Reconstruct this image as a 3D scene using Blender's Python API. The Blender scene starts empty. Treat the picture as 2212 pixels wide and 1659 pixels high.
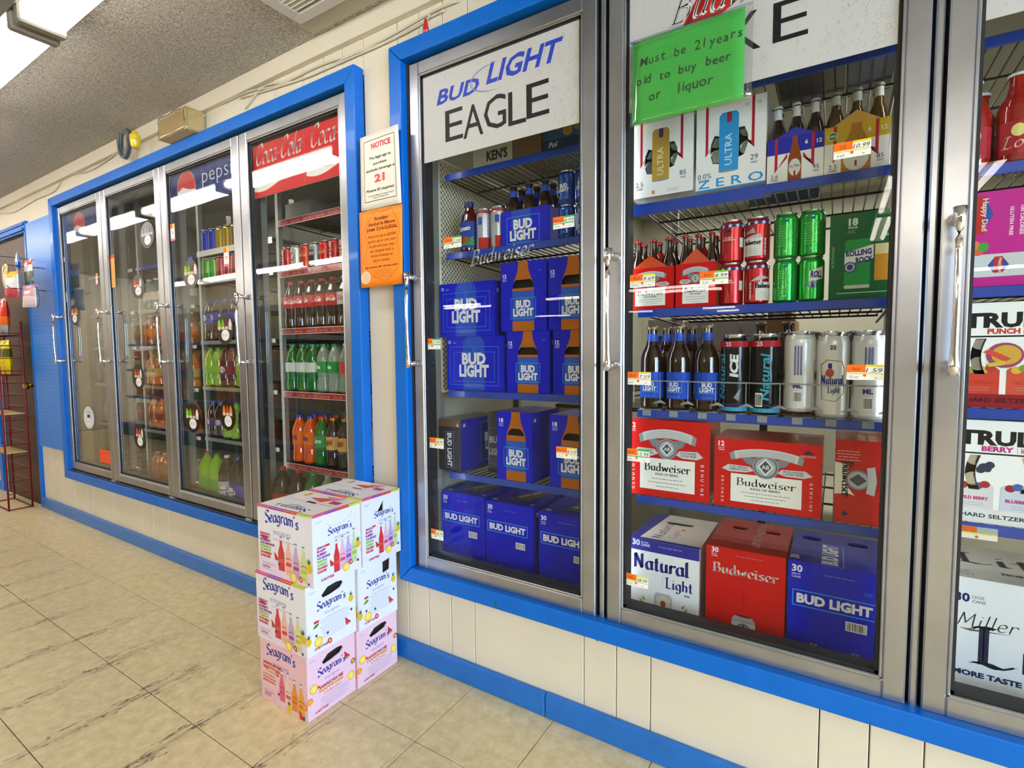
import bpy, bmesh, math, random
from mathutils import Vector, Matrix, geometry
random.seed(7)
PI = math.pi
COL = bpy.context.scene.collection
SC = bpy.context.scene

# ------------------------------------------------------------------ camera, world, lights, exposure
S = 1.343            # metres from the camera to the baseboard plane y = 0
HC = 1.128           # camera height
FPX = 1115.9
RW = Matrix(((0.8470678, 0.026446022, -0.530826479), (0.531428563, -0.05667948, 0.845204779), (-0.007734665, -0.998042106, -0.062065533)))
def at(px, py, y=0.0):
    """photo pixel (2212 x 1659) -> point on the plane Y = y"""
    r = RW @ Vector((px - 1106, py - 829.5, FPX))
    t = (y + S) / r.y
    return Vector((r.x * t, y, HC + r.z * t))
def at_z(px, py, z):
    r = RW @ Vector((px - 1106, py - 829.5, FPX))
    t = (z - HC) / r.z
    return Vector((r.x * t, -S + r.y * t, z))
cam = bpy.data.cameras.new('camera'); cam_o = bpy.data.objects.new('camera', cam); COL.objects.link(cam_o)
cam.sensor_width = 36.0; cam.lens = 36.0 * FPX / 2212; cam.clip_start = 0.02; cam.clip_end = 60
m = Matrix.Identity(4)
for i in range(3):
    m[i][0] = RW[i][0]; m[i][1] = -RW[i][1]; m[i][2] = -RW[i][2]
m[0][3], m[1][3], m[2][3] = 0, -S, HC
cam_o.matrix_world = m
SC.camera = cam_o
SC.view_settings.view_transform = 'Standard'; SC.view_settings.look = 'None'
SC.view_settings.gamma = 1; SC.view_settings.use_curve_mapping = False
SC.view_settings.exposure = 0.38
TUBE = 12.5; TUBE_FAR = 26.0          # emission of the fluorescent tubes
DAY = 190.0           # daylight through the shop windows, W each
COOL_LC = 2.2; COOL_RC = 6.0; WALKIN = 24
w = bpy.data.worlds.new('outside'); SC.world = w; w.use_nodes = True
w.node_tree.nodes['Background'].inputs[0].default_value = (0.45, 0.62, 1.0, 1); w.node_tree.nodes['Background'].inputs[1].default_value = 1.2
SC.cycles.max_bounces = 9; SC.cycles.transparent_max_bounces = 24
SC.cycles.sample_clamp_indirect = 6; SC.cycles.caustics_reflective = False; SC.cycles.caustics_refractive = False
def area_light(name, loc, rot, sx, sy, power, color):
    l = bpy.data.lights.new(name, 'AREA'); l.shape = 'RECTANGLE'; l.size = sx; l.size_y = sy; l.energy = power; l.color = color
    o = bpy.data.objects.new(name, l); COL.objects.link(o); o.location = loc; o.rotation_euler = rot; return o
for k, yy in enumerate((-1.9, -4.4)):      # daylight entering by the two windows of the right wall
    area_light('window_daylight', (4.93, yy, 1.45), (0, PI / 2, 0), 1.5, 2.0, DAY, (0.55, 0.75, 1.0))

# ------------------------------------------------------------------ materials
def lin(c):
    if isinstance(c, str):
        c = c.lstrip('#'); c = [int(c[i:i+2], 16) / 255 for i in (0, 2, 4)]
    return tuple((x / 12.92 if x <= 0.04045 else ((x + 0.055) / 1.055) ** 2.4) for x in c[:3]) + (1,)
MATS = {}
def mat(col, rough=0.5, metal=0.0, emit=0.0, coat=0.0, bump=0.0, bscale=50.0, trans=0.0, vary=0.0, vscale=8.0, aniso=0.0):
    key = (col, rough, metal, emit, coat, bump, bscale, trans, vary, vscale, aniso)
    if key in MATS: return MATS[key]
    mt = bpy.data.materials.new('paint_' + str(col).strip('#')); mt.use_nodes = True
    nt = mt.node_tree; b = nt.nodes['Principled BSDF']
    c = lin(col); b.inputs['Base Color'].default_value = c
    b.inputs['Roughness'].default_value = rough; b.inputs['Metallic'].default_value = metal
    if coat: b.inputs['Coat Weight'].default_value = coat; b.inputs['Coat Roughness'].default_value = 0.05
    if emit: b.inputs['Emission Color'].default_value = c; b.inputs['Emission Strength'].default_value = emit
    if aniso: b.inputs['Anisotropic'].default_value = aniso
    if bump or vary:
        g = nt.nodes.new('ShaderNodeNewGeometry')
        n = nt.nodes.new('ShaderNodeTexNoise'); nt.links.new(g.outputs['Position'], n.inputs['Vector'])
        n.inputs['Scale'].default_value = bscale; n.inputs['Detail'].default_value = 4
        if bump:
            bp = nt.nodes.new('ShaderNodeBump'); bp.inputs['Strength'].default_value = bump; bp.inputs['Distance'].default_value = 0.002
            nt.links.new(n.outputs[0], bp.inputs['Height']); nt.links.new(bp.outputs[0], b.inputs['Normal'])
        if vary:
            n2 = nt.nodes.new('ShaderNodeTexNoise'); nt.links.new(g.outputs['Position'], n2.inputs['Vector'])
            n2.inputs['Scale'].default_value = vscale; n2.inputs['Detail'].default_value = 5
            mr = nt.nodes.new('ShaderNodeMapRange'); mr.inputs['From Min'].default_value = 0.3; mr.inputs['From Max'].default_value = 0.7
            mr.inputs['To Min'].default_value = 1 - vary; mr.inputs['To Max'].default_value = 1.0
            nt.links.new(n2.outputs[0], mr.inputs['Value'])
            mx = nt.nodes.new('ShaderNodeMix'); mx.data_type = 'RGBA'; mx.blend_type = 'MULTIPLY'; mx.inputs[0].default_value = 1
            mx.inputs[6].default_value = c; nt.links.new(mr.outputs[0], mx.inputs[7]); nt.links.new(mx.outputs[2], b.inputs['Base Color'])
    if trans:      # thin clear plastic or bottle wall: part of the light goes straight through, tinted
        t = nt.nodes.new('ShaderNodeBsdfTransparent'); t.inputs[0].default_value = tuple(0.35 + 0.65 * x for x in c[:3]) + (1,)
        ms = nt.nodes.new('ShaderNodeMixShader'); ms.inputs[0].default_value = trans
        nt.links.new(b.outputs[0], ms.inputs[1]); nt.links.new(t.outputs[0], ms.inputs[2])
        nt.links.new(ms.outputs[0], nt.nodes['Material Output'].inputs[0])
    MATS[key] = mt
    return mt
def pm(col, rough=0.55):        # print ink
    m_ = mat(col, rough + .0001); m_.node_tree.nodes['Principled BSDF'].inputs['Specular IOR Level'].default_value = .22; return m_
WALL = mat('#e0d6bf', 0.55, bump=0.25, bscale=60, vary=0.07, vscale=3)
BLUE = mat('#0068ca', 0.4, coat=0.08, bump=0.25, bscale=35, vary=0.10, vscale=14)
BLUE.node_tree.nodes['Principled BSDF'].inputs['Specular IOR Level'].default_value = .25
STEEL = mat('#b4b7bd', 0.3, 0.9, vary=0.16, vscale=9, bump=0.05, bscale=120)
STEEL_DULL = mat('#b4aea2', 0.42, 1.0, vary=0.25, vscale=20)
CHROME = mat('#e8e8ea', 0.07, 1.0)
BLACK = mat('#0c0c0d', 0.5); RUBBER = mat('#17181a', 0.6)
CHAN = mat('#0c3aa0', 0.35, coat=0.15)
WIRE = mat('#3b3833', 0.35, 0.8)
WHITEM = mat('#e6e3da', 0.4)
LINER = mat('#a8a696', 0.5, vary=0.15, vscale=4)
KRAFT = mat('#b98f5c', 0.8, vary=0.08, vscale=12)
CARTW = mat('#e6e4e0', 0.35, coat=0.2)
GLASSY = mat('#101010', 0.05)
def glass_mat(name='door_glass', base=0.012, tint=(0.975, 0.99, 0.985, 1)):
    mt = bpy.data.materials.new(name); mt.use_nodes = True; nt = mt.node_tree
    nt.nodes.remove(nt.nodes['Principled BSDF'])
    tr = nt.nodes.new('ShaderNodeBsdfTransparent'); tr.inputs[0].default_value = tint
    gl = nt.nodes.new('ShaderNodeBsdfGlossy'); gl.inputs['Roughness'].default_value = 0.0
    lw = nt.nodes.new('ShaderNodeLayerWeight'); lw.inputs[0].default_value = 0.5
    pw = nt.nodes.new('ShaderNodeMath'); pw.operation = 'POWER'; pw.inputs[1].default_value = 3.5
    ma = nt.nodes.new('ShaderNodeMath'); ma.operation = 'MULTIPLY_ADD'; ma.inputs[1].default_value = 1 - base; ma.inputs[2].default_value = base
    ms = nt.nodes.new('ShaderNodeMixShader')
    g = nt.nodes.new('ShaderNodeNewGeometry'); n = nt.nodes.new('ShaderNodeTexNoise'); n.inputs['Scale'].default_value = 3.0; n.inputs['Detail'].default_value = 1
    bp = nt.nodes.new('ShaderNodeBump'); bp.inputs['Strength'].default_value = 0.12; bp.inputs['Distance'].default_value = 0.004
    L = nt.links.new
    L(g.outputs['Position'], n.inputs['Vector']); L(n.outputs[0], bp.inputs['Height']); L(bp.outputs[0], gl.inputs['Normal'])
    L(lw.outputs['Facing'], pw.inputs[0]); L(pw.outputs[0], ma.inputs[0]); L(ma.outputs[0], ms.inputs[0])
    L(tr.outputs[0], ms.inputs[1]); L(gl.outputs[0], ms.inputs[2]); L(ms.outputs[0], nt.nodes['Material Output'].inputs[0])
    return mt
GLASS = glass_mat()
def film_mat():
    return glass_mat('clear_plastic_film', 0.10, (0.96, 0.96, 0.94, 1))
FILM = film_mat()

# ------------------------------------------------------------------ mesh builder
class MB:
    def __init__(s): s.v = []; s.f = []; s.m = []; s.sm = []; s.mats = []
    def mi(s, mt):
        if mt not in s.mats: s.mats.append(mt)
        return s.mats.index(mt)
    def add(s, vs, fs, mt, smooth=False):
        o = len(s.v); s.v += [tuple(p) for p in vs]; k = s.mi(mt)
        for f in fs: s.f.append([o + i for i in f]); s.m.append(k); s.sm.append(smooth)
    def box(s, x0, x1, y0, y1, z0, z1, mt, c=0.0):
        if x0 > x1: x0, x1 = x1, x0
        if y0 > y1: y0, y1 = y1, y0
        if z0 > z1: z0, z1 = z1, z0
        if not c:
            s.add([(x, y, z) for z in (z0, z1) for y in (y0, y1) for x in (x0, x1)],
                  [(0, 2, 3, 1), (4, 5, 7, 6), (0, 1, 5, 4), (2, 6, 7, 3), (0, 4, 6, 2), (1, 3, 7, 5)], mt); return
        c = min(c, (x1 - x0) * .4, (y1 - y0) * .4, (z1 - z0) * .4)
        V = []; ix = {}
        for a in (0, 1):
            for b in (0, 1):
                for d in (0, 1):
                    X, Y, Z = (x0, x1)[a], (y0, y1)[b], (z0, z1)[d]
                    sx, sy, sz = (c, -c)[a], (c, -c)[b], (c, -c)[d]
                    ix[a, b, d, 'x'] = len(V); V.append((X, Y + sy, Z + sz))
                    ix[a, b, d, 'y'] = len(V); V.append((X + sx, Y, Z + sz))
                    ix[a, b, d, 'z'] = len(V); V.append((X + sx, Y + sy, Z))
        F = []
        for a in (0, 1): F.append([ix[a, b, d, 'x'] for b, d in ((0, 0), (0, 1), (1, 1), (1, 0))])
        for b in (0, 1): F.append([ix[a, b, d, 'y'] for a, d in ((0, 0), (1, 0), (1, 1), (0, 1))])
        for d in (0, 1): F.append([ix[a, b, d, 'z'] for a, b in ((0, 0), (0, 1), (1, 1), (1, 0))])
        for a in (0, 1):
            for b in (0, 1): F.append([ix[a, b, 0, 'x'], ix[a, b, 1, 'x'], ix[a, b, 1, 'y'], ix[a, b, 0, 'y']])
            for d in (0, 1): F.append([ix[a, 0, d, 'x'], ix[a, 1, d, 'x'], ix[a, 1, d, 'z'], ix[a, 0, d, 'z']])
        for b in (0, 1):
            for d in (0, 1): F.append([ix[0, b, d, 'y'], ix[1, b, d, 'y'], ix[1, b, d, 'z'], ix[0, b, d, 'z']])
        for k in [(a, b, d) for a in (0, 1) for b in (0, 1) for d in (0, 1)]: F.append([ix[k + (t,)] for t in 'xyz'])
        cc = Vector(((x0 + x1) / 2, (y0 + y1) / 2, (z0 + z1) / 2))
        for i, f in enumerate(F):
            p = [Vector(V[j]) for j in f]; n = (p[1] - p[0]).cross(p[2] - p[0])
            if n.dot(sum(p, Vector()) / len(p) - cc) < 0: F[i] = f[::-1]
        s.add(V, F, mt)
    def lathe(s, prof, mt, seg=20, cx=0, cy=0, z0=0, xf=None, smooth=True):
        """prof: [(r, z[, mat])...]; mat of a ring pair = the upper point's mat or mt"""
        rings = []
        for p in prof:
            r, z = p[0], p[1]
            if r < 1e-6: rings.append([Vector((cx, cy, z0 + z))])
            else: rings.append([Vector((cx + r * math.cos(2 * PI * i / seg), cy + r * math.sin(2 * PI * i / seg), z0 + z)) for i in range(seg)])
        if xf: rings = [[xf @ q for q in r] for r in rings]
        for k in range(len(rings) - 1):
            a, b = rings[k], rings[k + 1]; mm = prof[k + 1][2] if len(prof[k + 1]) > 2 else mt
            if len(a) == 1 and len(b) == 1: continue
            if len(a) == 1: s.add(a + b, [(0, i + 1, (i + 1) % seg + 1)[::-1] for i in range(seg)], mm, smooth)
            elif len(b) == 1: s.add(a + b, [(i, (i + 1) % seg, seg) for i in range(seg)], mm, smooth)
            else: s.add(a + b, [(i, (i + 1) % seg, seg + (i + 1) % seg, seg + i) for i in range(seg)], mm, smooth)
    def tube(s, pts, r, mt, seg=6, cap=True):
        pts = [Vector(p) for p in pts]; n = len(pts); rings = []
        for i, p in enumerate(pts):
            d = (pts[min(i + 1, n - 1)] - pts[max(i - 1, 0)]).normalized()
            u = d.cross(Vector((0, 0, 1)))
            if u.length < 0.05: u = d.cross(Vector((0, 1, 0)))
            u.normalize(); w_ = d.cross(u); rr = r[i] if isinstance(r, (list, tuple)) else r
            rings.append([p + (u * math.cos(2 * PI * k / seg) + w_ * math.sin(2 * PI * k / seg)) * rr for k in range(seg)])
        V = [q for ring in rings for q in ring]
        F = [(i * seg + k, i * seg + (k + 1) % seg, (i + 1) * seg + (k + 1) % seg, (i + 1) * seg + k) for i in range(n - 1) for k in range(seg)]
        if cap: F += [tuple(range(seg))[::-1], tuple((n - 1) * seg + k for k in range(seg))]
        s.add(V, F, mt, seg > 5)
    def prism(s, poly, y0, y1, mt, axis='y'):
        """extrude a polygon (x,z) along y, or (x,y) along z, or (y,z) along x"""
        n = len(poly)
        P = lambda p, t: {'y': (p[0], t, p[1]), 'z': (p[0], p[1], t), 'x': (t, p[0], p[1])}[axis]
        V = [P(p, y0) for p in poly] + [P(p, y1) for p in poly]
        F = [tuple(range(n)), tuple(range(2 * n - 1, n - 1, -1))] + [(i, n + i, n + (i + 1) % n, (i + 1) % n) for i in range(n)]
        s.add(V, F, mt)
    def build(s, name, parent=None, loc=(0, 0, 0), rz=0.0, fix=False):
        me = bpy.data.meshes.new(name); me.from_pydata(s.v, [], s.f)
        for mt in s.mats: me.materials.append(mt)
        me.polygons.foreach_set('material_index', s.m); me.polygons.foreach_set('use_smooth', s.sm)
        if fix:
            b = bmesh.new(); b.from_mesh(me); bmesh.ops.recalc_face_normals(b, faces=b.faces); b.to_mesh(me); b.free()
        me.update()
        return obj(name, me, parent, loc, rz)
def obj(name, me, parent=None, loc=(0, 0, 0), rz=0.0):
    o = bpy.data.objects.new(name, me); COL.objects.link(o); o.location = loc; o.rotation_euler = (0, 0, rz)
    if parent: o.parent = parent
    return o
def tag(o, label, cat, group=None):
    o['label'] = label; o['category'] = cat
    if group: o['group'] = group
    return o
def thing(name, label, cat, loc=(0, 0, 0), rz=0.0, group=None):
    return tag(obj(name, None, None, loc, rz), label, cat, group)
def struct(o): o['kind'] = 'structure'; return o
KIDS = {}
def children(o):
    return [c for c in o.children]
def dup(o, loc=None, rz=None, label=None, parent=None, group=None):
    c = o.copy(); COL.objects.link(c)
    if parent: c.parent = parent
    if loc is not None: c.location = loc
    if rz is not None: c.rotation_euler = (0, 0, rz)
    if label: c['label'] = label
    if group: c['group'] = group
    for ch in children(o): dup(ch, parent=c)
    return c
def sbox(name, x0, x1, y0, y1, z0, z1, mt, c=0.0, parent=None):
    b = MB(); b.box(x0, x1, y0, y1, z0, z1, mt, c); return b.build(name, parent)

# ------------------------------------------------------------------ lettering
_fc = bpy.data.curves.new('type', 'FONT'); _fo = bpy.data.objects.new('type', _fc); COL.objects.link(_fo)
_fc.resolution_u = 2
GL = {}
def glyphs(t, bold=0.0):
    k = (t, bold)
    if k not in GL:
        _fc.body = t; _fc.offset = bold
        bpy.context.view_layer.update()
        me = bpy.data.meshes.new_from_object(_fo)
        vs = [(v.co.x, v.co.y) for v in me.vertices]; fs = [tuple(p.vertices) for p in me.polygons]
        bpy.data.meshes.remove(me); GL[k] = (vs, fs)
    return GL[k]
_v, _ = glyphs('H', 0.0); CAPH = max(p[1] for p in _v)

def cr(pts, n=5):
    """Catmull-Rom through the points"""
    out = []; P = [pts[0]] + list(pts) + [pts[-1]]
    for i in range(1, len(P) - 2):
        for k in range(n):
            t = k / n
            out.append(tuple(0.5 * ((2 * P[i][j]) + (-P[i-1][j] + P[i+1][j]) * t + (2*P[i-1][j] - 5*P[i][j] + 4*P[i+1][j] - P[i+2][j]) * t * t + (-P[i-1][j] + 3*P[i][j] - 3*P[i+1][j] + P[i+2][j]) * t ** 3) for j in (0, 1)))
    out.append(tuple(pts[-1])); return out
# pen letters: width, strokes ('!' = straight segments); x-height .58, capital 1
SK = {
 'a': (.52, '.42 .48 .3 .58 .12 .5 .06 .26 .14 .04 .28 0 .42 .14', '!.42 .58 .42 .08 .52 .02'),
 'c': (.44, '.4 .5 .28 .58 .12 .5 .06 .28 .12 .06 .26 0 .4 .08'),
 'd': (.54, '.42 .48 .3 .58 .12 .5 .06 .26 .14 .04 .28 0 .42 .14', '!.42 1 .42 .08 .52 .02'),
 'e': (.46, '.08 .3 .38 .34 .36 .52 .22 .58 .08 .44 .06 .22 .14 .04 .28 0 .42 .1'),
 'g': (.54, '.42 .48 .3 .58 .12 .5 .06 .28 .14 .08 .28 .04 .42 .16', '.42 .58 .44 .1 .4 -.2 .24 -.3 .08 -.2'),
 'h': (.54, '!.1 1 .1 0', '.1 .4 .24 .57 .4 .5 .42 .3 .42 0'),
 'i': (.24, '!.1 .58 .1 .04 .2 0', '!.1 .78 .12 .84'),
 'l': (.24, '!.1 1 .1 .04 .2 0'),
 'm': (.78, '!.08 .58 .08 0', '.08 .4 .2 .57 .34 .5 .36 .3 .36 0', '.36 .4 .48 .57 .62 .5 .64 .3 .66 .02'),
 'o': (.5, '.26 .58 .1 .48 .06 .28 .12 .06 .26 0 .4 .08 .46 .3 .4 .5 .26 .58'),
 'r': (.4, '!.1 .58 .1 0', '.1 .36 .2 .54 .34 .56 .38 .46'),
 's': (.42, '.36 .5 .24 .58 .1 .5 .12 .36 .32 .24 .34 .08 .2 0 .06 .08'),
 't': (.34, '!.16 .85 .16 .06 .3 0', '!.02 .58 .3 .58'),
 'u': (.54, '.1 .58 .1 .2 .16 .02 .3 .02 .42 .16', '!.42 .58 .42 .06 .52 .02'),
 'w': (.76, '!.06 .58 .2 .02 .36 .5 .52 .02 .68 .58'),
 'B': (.66, '!.14 1 .14 0', '.02 .96 .3 1 .5 .9 .48 .62 .3 .54 .14 .54', '.3 .54 .54 .48 .58 .2 .44 .02 .14 0 .02 .02'),
 'C': (.7, '.62 .8 .5 .98 .3 .98 .1 .76 .06 .4 .18 .08 .4 0 .62 .16'),
 'L': (.6, '!.16 1 .16 .02', '.0 .92 .1 1 .28 .98', '.02 .02 .2 .04 .4 -.02 .58 .1'),
 'M': (.92, '!.1 .0 .16 .98 .42 .2 .7 .98 .78 .0 .88 .02'),
 'N': (.76, '!.12 0 .12 .98', '!.12 .98 .58 .02', '!.58 .02 .58 1'),
 'S': (.6, '.54 .84 .4 1 .16 .96 .08 .76 .2 .6 .44 .44 .54 .2 .4 .02 .16 -.02 .04 .14'),
 "'": (.2, '!.1 1 .06 .78'), '-': (.34, '!.04 .3 .3 .32'), '.': (.18, '!.06 .02 .1 .04'), ' ': (.3,),
}
class Print:
    """flat ink on a face: u to the right, v up, later items lie on earlier ones"""
    def __init__(s, step=0.00004): s.it = []; s.step = step; s.n = 0
    def raw(s, vs, fs, col, same=False):
        if not same: s.n += 1
        s.it.append((vs, fs, col, s.n))
    def poly(s, pts, col): 
        tri = geometry.tessellate_polygon([[Vector((p[0], p[1], 0)) for p in pts]])
        s.raw(list(pts), [tuple(t) for t in tri], col)
    def rect(s, x, y, w_, h, col, r=0):
        if r:
            P = []
            for cx, cy, a0 in ((x + w_ - r, y + r, -90), (x + w_ - r, y + h - r, 0), (x + r, y + h - r, 90), (x + r, y + r, 180)):
                for k in range(4): a = math.radians(a0 + 30 * k); P.append((cx + r * math.cos(a), cy + r * math.sin(a)))
            s.raw(P, [tuple(range(len(P)))], col)
        else: s.raw([(x, y), (x + w_, y), (x + w_, y + h), (x, y + h)], [(0, 1, 2, 3)], col)
    def ell(s, cx, cy, rx, ry, col, n=18, rot=0):
        c, d = math.cos(rot), math.sin(rot); P = []
        for i in range(n):
            a = 2 * PI * i / n; ex, ey = rx * math.cos(a), ry * math.sin(a); P.append((cx + ex * c - ey * d, cy + ex * d + ey * c))
        s.raw(P, [tuple(range(n))], col)
    def line(s, pts, w_, col, close=False, same=False):
        pts = [Vector(p) for p in pts]
        if close: pts = pts + [pts[0], pts[1]]
        V = []; n = len(pts)
        for i, p in enumerate(pts):
            d = (pts[min(i + 1, n - 1)] - pts[max(i - 1, 0)])
            d = d.normalized() if d.length > 0 else Vector((1, 0)); q = Vector((-d.y, d.x)) * (w_[i] if isinstance(w_, (list, tuple)) else w_) / 2
            V += [tuple(p - q), tuple(p + q)]
        s.raw(V, [(2 * i, 2 * i + 2, 2 * i + 3, 2 * i + 1) for i in range(n - 1)], col, same)
    def frame(s, x, y, w_, h, t, col):
        s.raw([(x, y), (x + w_, y), (x + w_, y + h), (x, y + h), (x + t, y + t), (x + w_ - t, y + t), (x + w_ - t, y + h - t), (x + t, y + h - t)],
              [(0, 1, 5, 4), (1, 2, 6, 5), (2, 3, 7, 6), (3, 0, 4, 7)], col)
    def text(s, t, x, y, h, col, al='c', bold=0.0, shear=0.0, rot=0.0, sx=1.0, w=None, arc=0.0):
        """h: capital height; w: squeeze to this width; arc: upward bow at mid text"""
        vs, fs = glyphs(t, bold)
        if not vs: return
        k = h / CAPH; x0 = min(p[0] for p in vs); x1 = max(p[0] for p in vs); W = (x1 - x0) * k * sx
        if w: sx *= w / W; W = w
        off = {'c': -W / 2, 'l': 0, 'r': -W}[al]; c, d = math.cos(rot), math.sin(rot); out = []
        for p in vs:
            u = (p[0] - x0) * k * sx + off + p[1] * k * shear; v = p[1] * k
            if arc: v += arc * (1 - (2 * (u - off) / W - 1) ** 2)
            out.append((x + u * c - v * d, y + u * d + v * c))
        s.raw(out, fs, col)
    def pen(s, t, x, y, h, col, nib=(.06, .03), w=None, slant=0.0, al='c', rot=0.0, arc=0.0, serif=False, track=0.06):
        X = 0; S_ = []
        for ch in t:
            g = SK[ch]
            for st in g[1:]:
                st_ = st.lstrip('!'); q = [float(a) for a in st_.split()]; pts = list(zip(q[::2], q[1::2]))
                P = pts if st[0] == '!' else cr(pts)
                S_.append([(X + p[0], p[1]) for p in P])
                if serif and st[0] == '!' and abs(pts[0][0] - pts[-1][0]) < .12 and len(pts) < 4:
                    for p in (pts[0], pts[-1] if len(pts) == 2 else pts[1]): S_.append([(X + p[0] - .08, p[1]), (X + p[0] + .08, p[1])])
            X += g[0] + track
        W = X - track; sx = (w / (W * h)) if w else 1.0; W_ = W * h * sx
        off = {'c': -W_ / 2, 'l': 0, 'r': -W_}[al]; c, d = math.cos(rot), math.sin(rot)
        nx, ny = nib[0] * h, nib[1] * h
        V = []; F = []
        def T(p, ex, ey):
            u = p[0] * h * sx + p[1] * h * slant + off + ex; v = p[1] * h + ey
            if arc: v += arc * (1 - (2 * (u - off) / W_ - 1) ** 2)
            return (x + u * c - v * d, y + u * d + v * c)
        for P in S_:
            for i in range(len(P) - 1):
                o = len(V)
                V += [T(P[i], -nx, -ny), T(P[i], nx, ny), T(P[i+1], nx, ny), T(P[i+1], -nx, -ny)]; F.append((o, o + 1, o + 2, o + 3))
            th = h * .018        # a hairline so the pen never vanishes along the nib
            for i in range(len(P) - 1):
                o = len(V); V += [T(P[i], -th, th), T(P[i], th, -th), T(P[i+1], th, -th), T(P[i+1], -th, th)]; F.append((o, o + 1, o + 2, o + 3))
        s.raw(V, F, col)
    def blurb(s, x, y, w_, n, dy, col, t=0.0012, al='c'):
        """print too small to read"""
        V = []; F = []
        for i in range(n):
            ww = w_ * random.uniform(.72, 1); x0 = x - ww / 2 if al == 'c' else x; u = x0
            while u < x0 + ww:
                L = random.uniform(2, 6) * t; o = len(V); L = min(L, x0 + ww - u + t)
                V += [(u, y - i * dy), (u + L, y - i * dy), (u + L, y - i * dy + t), (u, y - i * dy + t)]; F.append((o, o + 1, o + 2, o + 3)); u += L + t * .8
        s.raw(V, F, col)
    def bars(s, x, y, w_, h, col='#111111'):
        s.rect(x, y, w_, h, '#f2f2ee'); V = []; F = []; u = x + w_ * .06
        while u < x + w_ * .94:
            b = random.choice((1, 1, 2)) * w_ * .018; o = len(V); V += [(u, y + h * .1), (u + b, y + h * .1), (u + b, y + h * .9), (u, y + h * .9)]; F.append((o, o + 1, o + 2, o + 3)); u += b + random.choice((1, 1, 2)) * w_ * .02
        s.raw(V, F, col)
    def build(s, name, parent, fn, cut=None, loc=(0, 0, 0), rough=0.5, holes=()):
        V = []; F = []; M = []; mats = []
        for vs, fs, col, lay in s.it:
            mt = col if isinstance(col, bpy.types.Material) else pm(col, rough)
            if mt not in mats: mats.append(mt)
            k = mats.index(mt)
            if cut:
                b = bmesh.new(); bv = [b.verts.new((p[0], p[1], 0)) for p in vs]
                for f in fs:
                    try: b.faces.new([bv[i] for i in f])
                    except ValueError: pass
                us = [p[0] for p in vs]; a = math.ceil(min(us) / cut) * cut
                while a < max(us):
                    bmesh.ops.bisect_plane(b, geom=b.verts[:] + b.edges[:] + b.faces[:], plane_co=(a, 0, 0), plane_no=(1, 0, 0)); a += cut
                b.verts.index_update(); vs = [(v.co.x, v.co.y) for v in b.verts]; fs = [[v.index for v in f.verts] for f in b.faces]; b.free()
            for H in holes:          # ink never spans an opening cut in the board
                b = bmesh.new(); bv = [b.verts.new((p[0], p[1], 0)) for p in vs]
                hx0, hx1, hy0, hy1 = min(p[0] for p in H), max(p[0] for p in H), min(p[1] for p in H), max(p[1] for p in H)
                if max(p[0] for p in vs) < hx0 or min(p[0] for p in vs) > hx1 or max(p[1] for p in vs) < hy0 or min(p[1] for p in vs) > hy1: b.free(); continue
                for f in fs:
                    try: b.faces.new([bv[i] for i in f])
                    except ValueError: pass
                for h0, h1 in zip(H, H[1:] + H[:1]):
                    nrm = Vector((h1[1] - h0[1], h0[0] - h1[0], 0)).normalized()
                    near = [f for f in b.faces if not (max(v.co.x for v in f.verts) < hx0 or min(v.co.x for v in f.verts) > hx1 or max(v.co.y for v in f.verts) < hy0 or min(v.co.y for v in f.verts) > hy1)]
                    g_ = list({v for f in near for v in f.verts}) + list({e for f in near for e in f.edges}) + near
                    bmesh.ops.bisect_plane(b, geom=g_, plane_co=(h0[0], h0[1], 0), plane_no=nrm)
                def inside(c):
                    k_ = False
                    for h0, h1 in zip(H, H[1:] + H[:1]):
                        if (h0[1] > c.y) != (h1[1] > c.y) and c.x < (h1[0] - h0[0]) * (c.y - h0[1]) / (h1[1] - h0[1]) + h0[0]: k_ = not k_
                    return k_
                bmesh.ops.delete(b, geom=[f for f in b.faces if inside(f.calc_center_median())], context='FACES')
                b.verts.index_update(); vs = [(v.co.x, v.co.y) for v in b.verts]; fs = [[v.index for v in f.verts] for f in b.faces]; b.free()
            o = len(V); d = lay * s.step
            V += [fn(p[0], p[1], d) for p in vs]
            for f in fs: F.append([o + i for i in f]); M.append(k)
        me = bpy.data.meshes.new(name); me.from_pydata([tuple(p) for p in V], [], F)
        for mt in mats: me.materials.append(mt)
        me.polygons.foreach_set('material_index', M); me.update()
        return obj(name, me, parent, loc)
# placing print: on the front (-Y) face, the right (+X) face, the left (-X) face, the top, or round a cylinder
def on_front(x0, y, z0): return lambda u, v, d: (x0 + u, y - 0.0002 - d, z0 + v)
def on_right(x, y0, z0): return lambda u, v, d: (x + 0.0003 + d, y0 + u, z0 + v)
def on_left(x, y1, z0): return lambda u, v, d: (x - 0.0003 - d, y1 - u, z0 + v)
def on_top(x0, y0, z): return lambda u, v, d: (x0 + u, y0 + v, z + 0.0003 + d)
def round_can(r, z0, rot=0.0):
    def fn(u, v, d):
        a = u / r + rot; R = r + 0.0006 + d; return (R * math.sin(a), -R * math.cos(a), z0 + v)
    return fn

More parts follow.
